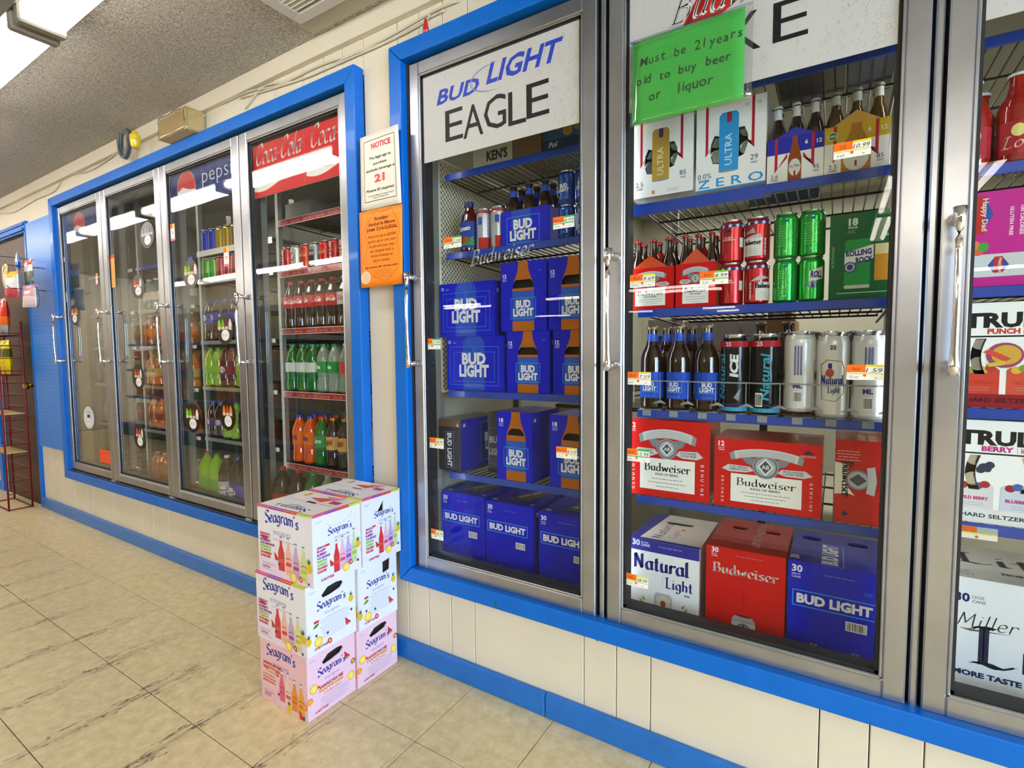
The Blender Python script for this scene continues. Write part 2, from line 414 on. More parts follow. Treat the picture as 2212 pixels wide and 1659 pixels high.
# ------------------------------------------------------------------ the room
CEIL = 2.33; XL, XR, YF = -9.6, 5.0, -17.0
def tile_material():
    mt = bpy.data.materials.new('vinyl_tile'); mt.use_nodes = True; nt = mt.node_tree; b = nt.nodes['Principled BSDF']; L = nt.links.new
    N = nt.nodes.new
    g = N('ShaderNodeNewGeometry'); sp = N('ShaderNodeSeparateXYZ'); L(g.outputs['Position'], sp.inputs[0])
    n1 = N('ShaderNodeTexNoise'); n1.inputs['Scale'].default_value = 26; n1.inputs['Detail'].default_value = 8; n1.inputs['Roughness'].default_value = .7; L(g.outputs['Position'], n1.inputs['Vector'])
    n0 = N('ShaderNodeTexNoise'); n0.inputs['Scale'].default_value = 1.4; n0.inputs['Detail'].default_value = 3; L(g.outputs['Position'], n0.inputs['Vector'])
    cr_ = N('ShaderNodeValToRGB'); e = cr_.color_ramp.elements
    e[0].position = .3; e[0].color = lin('#cbb687'); e[1].position = .72; e[1].color = lin('#f0e0b2'); L(n1.outputs[0], cr_.inputs[0])
    mx = N('ShaderNodeMix'); mx.data_type = 'RGBA'; mx.blend_type = 'MULTIPLY'; mx.inputs[0].default_value = .5
    r0 = N('ShaderNodeMapRange'); r0.inputs['From Min'].default_value = .3; r0.inputs['From Max'].default_value = .7; r0.inputs['To Min'].default_value = .8; L(n0.outputs[0], r0.inputs['Value'])
    L(cr_.outputs[0], mx.inputs[6]); L(r0.outputs[0], mx.inputs[7])
    # scuffed hair cracks that run along the joints across the aisle (x = const), strongest away from the wall
    def math_(op, a, b_=None, c=None):
        m_ = N('ShaderNodeMath'); m_.operation = op
        for i, q in enumerate((a, b_, c)):
            if q is None: continue
            if isinstance(q, (int, float)): m_.inputs[i].default_value = q
            else: L(q, m_.inputs[i])
        return m_.outputs[0]
    px = math_('MULTIPLY_ADD', sp.outputs[0], 1 / TILE, -TX0 / TILE)
    fx = math_('PINGPONG', px, 0.5)                      # 0 on a joint
    wob = N('ShaderNodeTexNoise'); wob.inputs['Scale'].default_value = 5; wob.inputs['Detail'].default_value = 5; L(g.outputs['Position'], wob.inputs['Vector'])
    mp = N('ShaderNodeMapping'); mp.inputs['Scale'].default_value = (46, 7, 1); L(g.outputs['Position'], mp.inputs[0])
    hair = N('ShaderNodeTexNoise'); hair.inputs['Scale'].default_value = 1; hair.inputs['Detail'].default_value = 4; L(mp.outputs[0], hair.inputs['Vector'])
    h1 = math_('ABSOLUTE', math_('SUBTRACT', hair.outputs[0], .5)); thin = math_('LESS_THAN', h1, .018)
    amp = math_('MULTIPLY', math_('SUBTRACT', wob.outputs[0], .34), .55)
    near = math_('LESS_THAN', fx, amp)
    far = N('ShaderNodeMapRange'); far.inputs['From Min'].default_value = -.25; far.inputs['From Max'].default_value = -.6; L(sp.outputs[1], far.inputs['Value'])
    k = math_('MULTIPLY', math_('MULTIPLY', thin, near), far.outputs[0])
    sm = N('ShaderNodeMapRange'); sm.inputs['From Min'].default_value = .07; sm.inputs['From Max'].default_value = 0; sm.inputs['To Max'].default_value = .35; L(fx, sm.inputs['Value'])
    k2 = math_('MAXIMUM', math_('MULTIPLY', k, .85), math_('MULTIPLY', math_('MULTIPLY', sm.outputs[0], far.outputs[0]), wob.outputs[0]))
    m2 = N('ShaderNodeMix'); m2.data_type = 'RGBA'; L(k2, m2.inputs[0]); L(mx.outputs[2], m2.inputs[6]); m2.inputs[7].default_value = lin('#4d3d30')
    L(m2.outputs[2], b.inputs['Base Color']); b.inputs['Roughness'].default_value = .33
    rr = N('ShaderNodeMapRange'); rr.inputs['To Min'].default_value = .26; rr.inputs['To Max'].default_value = .5; L(n1.outputs[0], rr.inputs['Value']); L(rr.outputs[0], b.inputs['Roughness'])
    bp = N('ShaderNodeBump'); bp.inputs['Strength'].default_value = .35; bp.inputs['Distance'].default_value = .0015; L(n1.outputs[0], bp.inputs['Height']); L(bp.outputs[0], b.inputs['Normal'])
    return mt
TILE = 0.3035; TX0 = -1.0095; TY0 = -0.2815
TILEM = tile_material()
GROUT = mat('#5d5140', .8)
floor = struct(sbox('floor', XL, XR, YF, 0.14, -0.06, -0.0035, GROUT))
# single tiles as far as the photograph lets them be told apart, the rest of the shop floor as one part
nx0, nx1 = -15, 7
cells = [(i, j) for j in range(-4, 1) for i in range(nx0, nx1)]
tm = MB(); tm.box(0, TILE - .0022, 0, TILE - .0022, -.0035, 0, TILEM, .0009); tme = None
for i, j in cells:
    x, y = TX0 + i * TILE + .0011, TY0 + j * TILE + .0011
    if tme is None: t = tm.build('tile', floor, (x, y, 0)); tme = t.data
    else: t = obj('tile', tme, floor, (x, y, random.uniform(-.0004, 0)))
rest = MB()
for j in range(-56, 1):
    for i in range(-29, 20):
        if (i, j) in cells or (nx0 <= i < nx1 and j == 1): continue
        x, y = TX0 + i * TILE + .0011, TY0 + j * TILE + .0011
        if x < XL or x + TILE > XR or y < YF: continue
        x2, y2 = x + TILE - .0022, min(y + TILE - .0022, .02); rest.add([(x, y, 0), (x2, y, 0), (x2, y2, 0), (x, y2, 0)], [(0, 1, 2, 3)], TILEM)
r_ = rest.build('tile_field', floor); r_['kind'] = 'stuff'
CEILM = mat('#bdb7ac', .85)
nt = CEILM.node_tree; b_ = nt.nodes['Principled BSDF']; g = nt.nodes.new('ShaderNodeNewGeometry'); vo = nt.nodes.new('ShaderNodeTexNoise'); vo.inputs['Scale'].default_value = 180; vo.inputs['Detail'].default_value = 3; vo.inputs['Roughness'].default_value = .7
rp = nt.nodes.new('ShaderNodeValToRGB'); rp.color_ramp.elements[0].position = .52; rp.color_ramp.elements[1].position = .68; bp = nt.nodes.new('ShaderNodeBump'); bp.inputs['Strength'].default_value = 1; bp.inputs['Distance'].default_value = .006
for q1, q2 in ((g.outputs['Position'], vo.inputs['Vector']), (vo.outputs[0], rp.inputs[0]), (rp.outputs[0], bp.inputs['Height']), (bp.outputs[0], b_.inputs['Normal'])): nt.links.new(q1, q2)
struct(sbox('ceiling', XL, XR, YF, 3.2, CEIL, CEIL + .08, CEILM))
struct(sbox('wall_left', XL - .1, XL, YF, 3.2, -.06, CEIL, WALL))
struct(sbox('wall_front', XL, XR, YF - .1, YF, -.06, CEIL, WALL))
# right wall with two shop windows
wr = MB(); X = XR
wy = [(-5.4, -3.4), (-2.9, -0.9)]
wr.box(X, X + .1, YF, -5.4, -.06, CEIL, WALL); wr.box(X, X + .1, -3.4, -2.9, -.06, CEIL, WALL); wr.box(X, X + .1, -.9, 3.2, -.06, CEIL, WALL)
for a, b_ in wy: wr.box(X, X + .1, a, b_, -.06, .7, WALL); wr.box(X, X + .1, a, b_, 2.15, CEIL, WALL)
struct(wr.build('wall_right'))
for k, (a, b_) in enumerate(wy):
    fr = MB()
    for y0, y1, z0, z1 in ((a, a + .06, .7, 2.15), (b_ - .06, b_, .7, 2.15), (a, b_, .7, .76), (a, b_, 2.09, 2.15), ((a + b_) / 2 - .03, (a + b_) / 2 + .03, .7, 2.15)): fr.box(X + .02, X + .08, y0, y1, z0, z1, STEEL)
    f = struct(fr.build('window_%d' % (k + 1))); sbox('pane', X + .045, X + .055, a + .06, b_ - .06, .76, 2.09, GLASS, parent=f)
# partition across the aisle, seen mirrored in the left doors
struct(sbox('wall_partition', XL, -5.6, -3.75, -3.65, 0, CEIL, WALL))

# cooler wall: vertical grooved panels, cut out round the two coolers and the door
L0, L1, LZ0, LZ1 = -4.43, -1.482, .298, 2.158      # outer edges of the blue frame of the left cooler
R0, R1, RZ0, RZ1 = -1.314, 1.05, .312, 2.158
TW = .056
D0, D1, DZ = -5.86, -4.98, 2.02                    # brown door
gx = [-9.5, -9.1, -8.8, -8.2, -7.9, -7.4, -7.0, -6.6, -6.3, -5.86, -4.98, -4.80, -4.62, -4.2, -4.1, -3.8, -3.42, -3.28, -3.1, -2.72, -2.58, -2.37, -2.28, -2.02, -1.83, -1.70, -1.595, -1.482, -1.314, -1.215, -1.113, -1.012, -.612, -.511, -.412, -.012, .085, .182, .59, .69, .79, 1.05, 1.25, 1.65, 1.75, 1.85, 2.25, 2.6, 3.0, 3.4, 3.8, 4.2, 4.6, 5.0]
cuts = sorted(set(gx + [L0 + .02, R1 - .02]))
wb = struct(sbox('wall_back', XL, XR, .034, .05, CEIL - .06, CEIL, WALL))
for a, b_ in zip(cuts[:-1], cuts[1:]):
    mid = (a + b_) / 2; spans = [(0, CEIL)]
    if L0 + .01 < mid < L1 - .01: spans = [(0, LZ0 + .02), (LZ1 - .02, CEIL)]
    if R0 + .01 < mid < R1 - .01: spans = [(0, RZ0 + .02), (RZ1 - .02, CEIL)]
    if D0 < mid < D1: spans = [(DZ, CEIL)]
    for z0, z1 in spans: sbox('panel', a + .0012, b_ - .0012, .02, .05, z0, z1, WALL, .0015, wb)
bk = MB()        # backing seen in the grooves, and the solid wall between and beside the coolers
for a, b_, z0, z1 in ((XL, D0, 0, CEIL), (D1, L0 + .02, 0, CEIL), (L1 - .02, R0 + .02, 0, CEIL), (R1 - .02, XR, 0, CEIL), (L0 + .02, L1 - .02, 0, LZ0 + .02), (L0 + .02, L1 - .02, LZ1 - .02, CEIL), (R0 + .02, R1 - .02, 0, RZ0 + .02), (R0 + .02, R1 - .02, RZ1 - .02, CEIL), (D0, D1, DZ, CEIL)):
    bk.box(a, b_, .05, .14, z0, z1, mat('#a79b80', .7))
bk.box(D0, D1, .08, .14, 0, DZ, mat('#3a342c', .8)); bk.build('backing', wb)  # dark panel behind the door is added to block light leaking under it
struct(sbox('trim_3', XL, XR, -.004, .02, 2.262, CEIL, WALL, .002))     # cream strip under the ceiling
# baseboards, in two lengths with a butt joint
BB = mat('#0e6cc4', .38, coat=.2, bump=.3, bscale=30, vary=.15, vscale=12)
bb = struct(sbox('baseboard_back', -4.975, -.735, 0, .02, 0, .075, BB, .004)); sbox('board', -.733, XR, -.001, .02, 0, .077, BB, .004, bb)
sbox('board', XL, -5.95, 0, .02, 0, .075, BB, .004, bb)

def mitred(name, x0, x1, z0, z1, w_, y0, y1, mt):
    """a picture frame of four mitred boards"""
    root = None; c = .004
    for poly in ([(x0, z1), (x1, z1), (x1 - w_, z1 - w_), (x0 + w_, z1 - w_)], [(x0, z0), (x0 + w_, z0 + w_), (x0 + w_, z1 - w_), (x0, z1)],
                 [(x0, z0), (x1, z0), (x1 - w_, z0 + w_), (x0 + w_, z0 + w_)], [(x1, z0), (x1, z1), (x1 - w_, z1 - w_), (x1 - w_, z0 + w_)]):
        cx = sum(p[0] for p in poly) / 4; cz = sum(p[1] for p in poly) / 4
        q = [(p[0] + (.0006 if p[0] < cx else -.0006), p[1] + (.0006 if p[1] < cz else -.0006)) for p in poly]
        b = MB(); b.prism(q, y0, y1, mt)
        o = b.build('board', root, fix=True)
        md = o.modifiers.new('edge', 'BEVEL'); md.width = .004; md.segments = 2; md.limit_method = 'ANGLE'; md.angle_limit = 1.0
        if root is None: o.name = name; root = struct(o)
    return root
t1 = mitred('trim_1', L0, L1, LZ0, LZ1, TW, -.025, .02, BLUE)
t2 = mitred('trim_2', R0, R1, RZ0, RZ1, TW, -.025, .02, BLUE)
# two small packing boards nailed to the inner upright, and green paint drips
sb = MB(); sb.box(R0 + .003, R0 + .048, -.03, -.025, 1.62, 1.86, BLUE, .002); sb.build('packing_board', t2)
for px, py, r, pr, zz in ((1070, 1306, .006, t2, 0), (1083, 1316, .003, t2, 0), (1290, 1384, .002, t2, 0), (476, 283, .006, t1, 0), (870, 560, .005, t2, 0)):
    p = at(px, py, -.0252); b = MB(); b.lathe([(0, 0), (r * .6, .0004), (r, 0)], mat('#0f5f55', .4), 12, xf=Matrix.Translation(p) @ Matrix.Rotation(PI / 2, 4, 'X') @ Matrix.Scale(1.6, 4, (0, 1, 0))); b.build('paint_drip', pr)

# brown door with blue casing at the far end
dr = struct(sbox('door_1', D0 + .005, D1 - .02, .03, .065, .004, DZ - .004, mat('#4a2f1f', .55, vary=.25, vscale=6), .003))
kb = MB()
for zz in (0,):
    kb.lathe([(0, 0), (.03, 0), (.03, .006), (.011, .008), (.011, .03), (.026, .045), (.028, .06), (.018, .072), (0, .074)], mat('#c9a24c', .15, 1.0), 20, xf=Matrix.Translation((D1 - .085, .03, .905)) @ Matrix.Rotation(PI / 2, 4, 'X'))
kb.build('knob', dr)
cs = MB()
for a, b_, z0, z1 in ((D0 - .075, D0, 0, DZ), (D1 - .028, D1, 0, DZ), (D0 - .075, D1, DZ, DZ + .08)): cs.box(a, b_, .0, .03, z0, z1, BLUE, .004)
cs.box(D0 - .06, D1 - .015, -.012, .0, DZ + .012, DZ + .03, BLUE, .003); cs.box(D0 - .06, D1 - .015, -.008, .0, DZ + .05, DZ + .068, BLUE, .003)
struct(cs.build('trim_4'))
# no hall behind the shut door, only a dark panel added against light leaks

# ------------------------------------------------------------------ fluorescent fixtures
TUBEM = mat('#fff9f2', .5, emit=TUBE); TUBEF = mat('#fff6ea', .5, emit=TUBE_FAR)
FIXM = mat('#e4e1d8', .4)
ORDN = ['first', 'second', 'third', 'fourth', 'fifth', 'sixth', 'seventh', 'eighth', 'ninth', 'tenth', 'eleventh']
def fixture(x0, x1, y0, label, along='x', tm_=None):
    """strip fixture with two tubes per length; x0..x1 along, y0 the centre across"""
    n = max(1, round((x1 - x0) / 1.24)); L = (x1 - x0) / n
    t = thing('ceiling_light', label, 'ceiling light', (x0, y0, CEIL) if along == 'x' else (y0, x0, CEIL), 0 if along == 'x' else PI / 2, 'strip lights on the ceiling')
    b = MB(); b.prism([(-.055, -.001), (.055, -.001), (.068, -.035), (.05, -.055), (-.05, -.055), (-.068, -.035)], 0, n * L, FIXM, 'x'); b.box(0, n * L, -.0715, -.0685, -.060, -.001, mat('#7d786c', .6)); b.box(0, n * L, .0685, .0715, -.060, -.001, mat('#7d786c', .6))  # side strips are darker: their shade is put into the colour
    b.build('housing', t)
    for k in range(n):
        for s in (-1, 1):
            tb = MB(); xf = Matrix.Translation((k * L + .062, s * .042, -.080)) @ Matrix.Rotation(PI / 2, 4, 'Y')
            tb.lathe([(0, 0), (.0195, .0), (.0195, L - .124), (0, L - .124)], tm_ or TUBEF, 14, xf=xf); tb.build('tube', t)
        for xx in (k * L + .035, (k + 1) * L - .035):
            sk = MB(); sk.box(xx - .02, xx + .02, -.066, .066, -.110, -.045, mat('#8f8a7e', .5), .006); sk.build('socket', t)
    return t
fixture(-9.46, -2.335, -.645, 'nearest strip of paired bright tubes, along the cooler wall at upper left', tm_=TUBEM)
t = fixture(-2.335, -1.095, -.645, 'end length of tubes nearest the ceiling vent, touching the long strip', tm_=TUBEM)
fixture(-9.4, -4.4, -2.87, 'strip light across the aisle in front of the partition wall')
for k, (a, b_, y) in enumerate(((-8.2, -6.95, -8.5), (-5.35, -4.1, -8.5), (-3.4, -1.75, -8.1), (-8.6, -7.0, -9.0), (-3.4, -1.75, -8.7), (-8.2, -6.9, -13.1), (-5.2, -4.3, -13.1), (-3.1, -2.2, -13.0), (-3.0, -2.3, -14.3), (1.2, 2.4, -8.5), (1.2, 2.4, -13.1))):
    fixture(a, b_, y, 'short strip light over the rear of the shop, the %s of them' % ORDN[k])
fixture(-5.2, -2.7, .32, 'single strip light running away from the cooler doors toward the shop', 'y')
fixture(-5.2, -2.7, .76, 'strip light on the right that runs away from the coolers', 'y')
for k, y in enumerate((-1.6, -3.4, -5.4)): fixture(2.1, 4.58, y, 'added fill strip light on the right side of the shop, %s from the coolers' % ORDN[k])  # unseen fixtures added to brighten the low part of the scene
# ceiling air vent
vt = thing('ceiling_vent', 'grey metal air vent grille on the ceiling above the red banner door', 'vent', (-1.665, -.10, CEIL))
VM = mat('#c9c4ba', .45, bump=.2)
b = MB(); W_, D_, F_ = 1.0, .62, .045
b.box(0, W_, -F_, 0, -.022, -.0005, VM, .004); b.box(0, W_, -D_, -D_ + F_, -.022, -.0005, VM, .004); b.box(0, F_, -D_ + F_, -F_, -.022, -.0005, VM, .0); b.box(W_ - F_, W_, -D_ + F_, -F_, -.022, -.0005, VM, .0)
b.box(.325, .345, -D_ + F_, -F_, -.022, -.006, VM); b.box(.655, .675, -D_ + F_, -F_, -.022, -.006, VM)
b.build('frame', vt); bk2 = MB(); bk2.box(.02, W_ - .02, -D_ + .02, -.02, -.004, 0, mat('#3b362f', .9)); bk2.box(-.03, W_ + .05, -.0, .075, -.006, .0, mat('#b3aa98', .7, bump=.4, bscale=80)); bk2.build('duct_collar', vt)
sl = None
for (a, b_) in ((F_, .325), (.345, .655), (.675, W_ - F_)):
    yy = -F_ - .012
    while yy > -D_ + F_ + .008:
        s_ = MB(); s_.add([(a, yy, -.021), (b_, yy, -.021), (b_, yy - .011, -.006), (a, yy - .011, -.006), (a, yy - .0015, -.022), (b_, yy - .0015, -.022), (b_, yy - .0125, -.007), (a, yy - .0125, -.007)], [(0, 1, 2, 3), (4, 7, 6, 5), (0, 4, 5, 1), (3, 2, 6, 7)], VM)
        s_.build('slat', vt); yy -= .0175

# ------------------------------------------------------------------ coolers
def pane_frame(b, x0, x1, z0, z1, y0, y1, ws, wt, wb_, mt):
    """door frame: two stiles and two rails, with the bright inner bead"""
    b.box(x0, x0 + ws, y0, y1, z0, z1, mt, .003); b.box(x1 - ws, x1, y0, y1, z0, z1, mt, .003)
    b.box(x0 + ws - .0005, x1 - ws + .0005, y0, y1, z0, z0 + wb_, mt, .003); b.box(x0 + ws - .0005, x1 - ws + .0005, y0, y1, z1 - wt, z1, mt, .003)
    e = .006
    for a in (x0 + ws, x1 - ws - e): b.box(a, a + e, y0 + .001, y0 + .008, z0 + wb_, z1 - wt, mt, .0015)
    for a in (z0 + wb_, z1 - wt - e): b.box(x0 + ws, x1 - ws, y0 + .001, y0 + .008, a, a + e, mt, .0015)
def door(cooler, x0, x1, z0, z1, ws=.042, hz=(1.077, 1.395)):
    b = MB(); pane_frame(b, x0, x1, z0, z1, 0, .034, ws, .042, .043, STEEL); d = b.build('door', cooler)
    g = MB(); gx0, gx1, gz0, gz1 = x0 + ws, x1 - ws, z0 + .043, z1 - .042
    e = .009
    for a in (gx0 + .004, gx1 - e - .004): g.box(a, a + e, .009, .05, gz0, gz1, RUBBER)
    for a in (gz0 + .004, gz1 - e - .004): g.box(gx0, gx1, .009, .05, a, a + e, RUBBER)
    g.build('gasket', d)
    sbox('glass_pane', gx0 + .005, gx1 - .005, .012, .0165, gz0 + .005, gz1 - .005, GLASS, parent=d)
    hx = x0 + ws * .5; h = MB(); za, zb = hz
    pts = []; rr = []
    for i in range(17):
        t = i / 16; pts.append((hx, -.05 - .006 * math.sin(t * PI), za + (zb - za) * t)); rr.append(.0068 + .0045 * max(0, abs(t - .5) * 2 - .72) / .28 - .0012 * math.sin(t * PI))
    h.tube(pts, rr, CHROME, 12)
    for z in (za + .014, zb - .014): h.tube([(hx, 0, z), (hx, -.02, z), (hx, -.052, z)], [.013, .008, .009], CHROME, 10)
    h.build('handle', d)
    hg = MB(); hg.box(x1 - .05, x1 - .002, -.004, .03, z0 - .014, z0 - .001, STEEL_DULL, .002); hg.lathe([(0, 0), (.004, 0), (.004, .002), (0, .003)], STEEL, 8, xf=Matrix.Translation((x1 - .03, -.004, z0 - .008)) @ Matrix.Rotation(PI / 2, 4, 'X')); hg.build('hinge', d)
    return d
def shelf(cooler, x0, x1, y, z, depth=.6, chan=CHAN, h=.023, wires=True, strip=None, rise=.0):
    """wire deck with a coloured price channel on its front edge; z = top of the shelf"""
    b = MB()
    if wires:
        n = int((x1 - x0) / .026)
        for i in range(n + 1):
            x = x0 + .004 + (x1 - x0 - .008) * i / n; b.tube([(x, y + .004, z - .004), (x, y + depth, z - .004)], .0022, WIRE, 5)
        for yy in (.012, depth * .33, depth * .66, depth - .01): b.tube([(x0, y + yy, z - .0085), (x1, y + yy, z - .0085)], .0035, WIRE, 5)
    else:
        b.box(x0, x1, y + .004, y + depth, z - .014, z, WHITEM)
    for xx in (x0 + .003, x1 - .003): b.tube([(xx, y, z - .012), (xx, y + depth, z - .03)], .004, WIRE, 5)
    s = b.build('shelf', cooler)
    c = MB(); c.box(x0, x1, y - .004, y + .002, z - h + rise, z + rise, chan, .0012); c.build('price_channel', s)
    return s
def cooler(name, label, xs, xe, z0, z1, x_in0, x_in1, depth, y_sh, back, dim):
    c = thing(name, label, 'cooler', ((xs + xe) / 2, .03, z0)); ox, oz = (xs + xe) / 2, z0
    mtx = Matrix.Translation((-ox, -.03, -oz))
    return c, mtx
# left cooler
LC = thing('display_cooler', 'built-in cooler with four tall glass doors of soft drinks in a blue frame', 'cooler')
LD = [(-4.395, -3.703), (-3.697, -2.986), (-2.980, -2.265), (-2.257, -1.546)]
DZ0, DZ1 = .366, 2.092
def shell(cool, x0, x1, z0, z1, y1, mt, floor_mt=None):
    for nm, bx in (('side_wall', (x0 - .03, x0, .05, y1, z0, z1)), ('side_wall', (x1, x1 + .03, .05, y1, z0, z1)), ('inner_ceiling', (x0, x1, .05, y1, z1, z1 + .03)), ('inner_floor', (x0, x1, .05, y1, z0 - .03, z0)), ('rear_wall', (x0 - .03, x1 + .03, y1, y1 + .03, z0, z1))):
        sbox(nm, *bx, mt, parent=cool)
LIN2 = mat('#77766c', .5, vary=.15, vscale=4)
shell(LC, -4.42, -1.5, .335, 2.13, 1.0, LIN2)
RC = thing('display_cooler', 'built-in cooler with three tall glass doors of beer in a blue frame', 'cooler')
RD = [(-1.244, -.568), (-.533, .143), (.170, .846)]
shell(RC, -1.285, .99, .325, 2.13, 2.6, LINER)
for cool, ds, xa, xb in ((LC, LD, L0 + TW, L1 - TW), (RC, RD, R0 + TW, R1 - TW)):
    # dark jamb and stainless sill between the blue boards and the doors
    j = MB(); JM = mat('#35281e', .5)
    j.box(xa, ds[0][0] - .004, .002, .05, LZ0 + TW, LZ1 - TW, JM); j.box(ds[-1][1] + .004, xb, .002, .05, LZ0 + TW, LZ1 - TW, JM if cool is LC else RUBBER)
    j.box(xa, xb, .012, .05, DZ1 + .003, LZ1 - TW + .004, RUBBER); j.box(xa, xb, .02, .05, .340, .3655, RUBBER)
    j.build('jamb', cool)
    s_ = MB(); s_.box(xa, xb, -.012, .02, .352, .3575, STEEL, .001); s_.box(xa, xb, -.012, -.009, .345, .3575, STEEL); s_.build('sill', cool)
    for i in range(len(ds) - 1):
        a, b_ = ds[i][1], ds[i + 1][0]; mid = (a + b_) / 2
        mu = MB(); mu.box(mid - .03, mid + .03, .036, .07, .345, 2.12, RUBBER)
        if b_ - a > .02: mu.box(mid - .007, mid + .007, .004, .036, .35, 2.11, STEEL, .003)
        mu.build('mullion', cool)
        lt = MB(); lt.box(mid - .028, mid + .028, .07, .115, .42, 2.05, mat('#8e8d86', .4), .01); lt.build('light_cover', cool)
    for i, (a, b_) in enumerate(ds):
        door(cool, a, b_, DZ0, DZ1, .054 if cool is LC else .041)
    # upright shelf posts
    for x in ([-4.378, -3.68, -2.963, -2.257, -1.545] if cool is LC else [-1.2845, -.5565, .128, .955]):
        yy = .165 if cool is LC else .16
        for y_ in (yy, yy + .57): sbox('shelf_post', x, x + .0205, y_, y_ + .022, .336, 2.128, mat('#8d8c86', .45, .3), parent=cool)
LDOOR = [o for o in LC.children if o.name.startswith('door')]
RDOOR = [o for o in RC.children if o.name.startswith('door')]
for cool, ds, n, pw in ((LC, LD, 4, COOL_LC), (RC, RD, 3, COOL_RC)):      # strip lamps on the inner side of the mullions, as reach-in coolers have
    for i in range(n + 1):
        x = (ds[0][0] + .02 if i == 0 else ds[-1][1] - .02 if i == n else (ds[i - 1][1] + ds[i][0]) / 2)
        area_light('mullion_lamp', (x, .118 if 0 < i < n else .06, 1.2), (-PI / 2, 0, 0), .03, 1.6, pw, (.93, .97, 1))
# walk-in lamp at the back of the beer cooler
area_light('walk_in_light', (-.2, 1.9, 2.10), (0, 0, 0), 1.6, .3, WALKIN, (1, .95, .85))
area_light('soda_light', (-3.0, .75, 2.10), (0, 0, 0), 2.4, .2, 3, (1, .97, .9))
YL, YR = .15, .14
K = (S + YR + .005) / (S + .2)
def q(x): return x * K
def qz(z): return HC + (z - HC) * K
LSH = {}
for i, (a, b_) in enumerate(LD):
    x0, x1 = a + .045, b_ - .0
    if i == 3: zs = [(1.742, 'c'), (1.509, 'c'), (1.245, 'c'), (.952, 'c'), (.612, 'c')]
    elif i == 2: zs = [(1.678, 'w'), (1.53, 'w'), (1.20, 'd'), (.953, 'd'), (.675, 'd')]
    else: zs = [(1.66, 'b' if i == 1 else 'd'), (1.40, 'd'), (1.18, 'd'), (.94, 'd'), (.67, 'd')]
    for k, (z, ty) in enumerate(zs):
        if ty == 'c':
            ch = mat('#a31a1d', .35, coat=.2); s = shelf(LC, x0, x1, YL, z, .7, ch, .028)
            p = Print(); u = 0
            p.rect(0, 0, x1 - x0, .0022, '#e8d9d6'); p.rect(0, .0255, x1 - x0, .0022, '#e8d9d6')
            while u < x1 - x0 - .06:
                p.pen('Coca-Cola', u + .04, .0075, .0135, '#f2e6e4', (.05, .03), w=.062, slant=.3); u += .086
                if (u / .086) % 2 > 1: p.line([(u - .004, .005), (u + .001, .024)], .002, '#f2e6e4')
            p.build('channel_print', s, on_front(x0, YL - .004, z - .028))
        else: s = shelf(LC, x0, x1, YL, z, .7, {'w': WHITEM, 'd': mat('#8b887c', .4), 'b': CHAN}[ty], .03 if ty == 'w' else .02)
RSH = {}
for i, zs in enumerate(([1.785, 1.497, .984, .670], [1.842, 1.563, 1.252, .950, .685], [1.80, 1.528, 1.264, .994, .731])):
    a, b_ = ((-1.206, -.60), (-.494, .112), (.20, .83))[i]; zs = [qz(z) for z in zs]
    for k, z in enumerate(zs):
        s = shelf(RC, a, b_, YR, z, .62); RSH[i, k] = s
a_ = at(1016, 574, .0115); p = Print(); p.pen('Budweiser', 0, 0, .046, '#c9cdd6', (.06, .04), w=.228, slant=.35, al='l', rot=.06); p.build('lettering', RDOOR[0], lambda u, v, d: (a_.x + u, .0116 - d, a_.z + v))

# ---- header signs inside the doors
def header(dr_, x0, x1, z0, z1, fn, y=.026, t=.006):
    p = Print(); W_ = x1 - x0; H_ = z1 - z0; fn(p, W_, H_)
    b = MB(); b.box(x0, x1, y, y + t, z0, z1, mat('#dddcd7', .5)); hb = b.build('header_sign', dr_)
    o = p.build('header_print', dr_, on_front(x0, y, z0)); return hb
def droplets(p, W_, H_, n):
    for _i in range(n):
        r = random.choice((.002, .003, .004, .006)); x, y = random.uniform(.01, W_ - .01), random.uniform(.01, H_ - .01)
        if random.random() < .5: x = W_ - abs(random.gauss(0, .1)) * W_ * 1.5
        if not 0.008 < x < W_ - .008: continue
        a0 = -2.2; p.line([(x + r * math.cos(a0 + k * .5), y + r * 1.15 * math.sin(a0 + k * .5)) for k in range(9)], .0011, '#a6a6a2', same=_i > 0)
def h_eagle(p, W, H):
    p.rect(0, 0, W, H, '#bdbcb8'); droplets(p, W, H, 240)
    p.text('BUD', W * .255, H * .615, .043, '#2b40b0', bold=.03, shear=.32, w=.165)
    p.text('LIGHT', W * .66, H * .665, .056, '#2b40b0', bold=.03, shear=.32, w=.245)
    arc_ = [(W * .5 + .088 * math.cos(a), H * .72 + .04 * math.sin(a)) for a in [math.radians(t) for t in range(75, 300, 9)]]
    p.line(arc_, [.0005 + .0032 * math.sin(PI * i / (len(arc_) - 1)) for i in range(len(arc_))], '#8287a8')
    p.line([(x + .006, y) for x, y in arc_[3:-3]], .0011, '#5a62a0')
    for t, x, w_ in (('E', .235, .072), ('A', .365, .078), ('G', .505, .082), ('L', .64, .062), ('E', .76, .076)): p.text(t, W * x, H * .15 + (.006 if t in 'GE' else 0), .098, '#161617', bold=.0, w=w_)
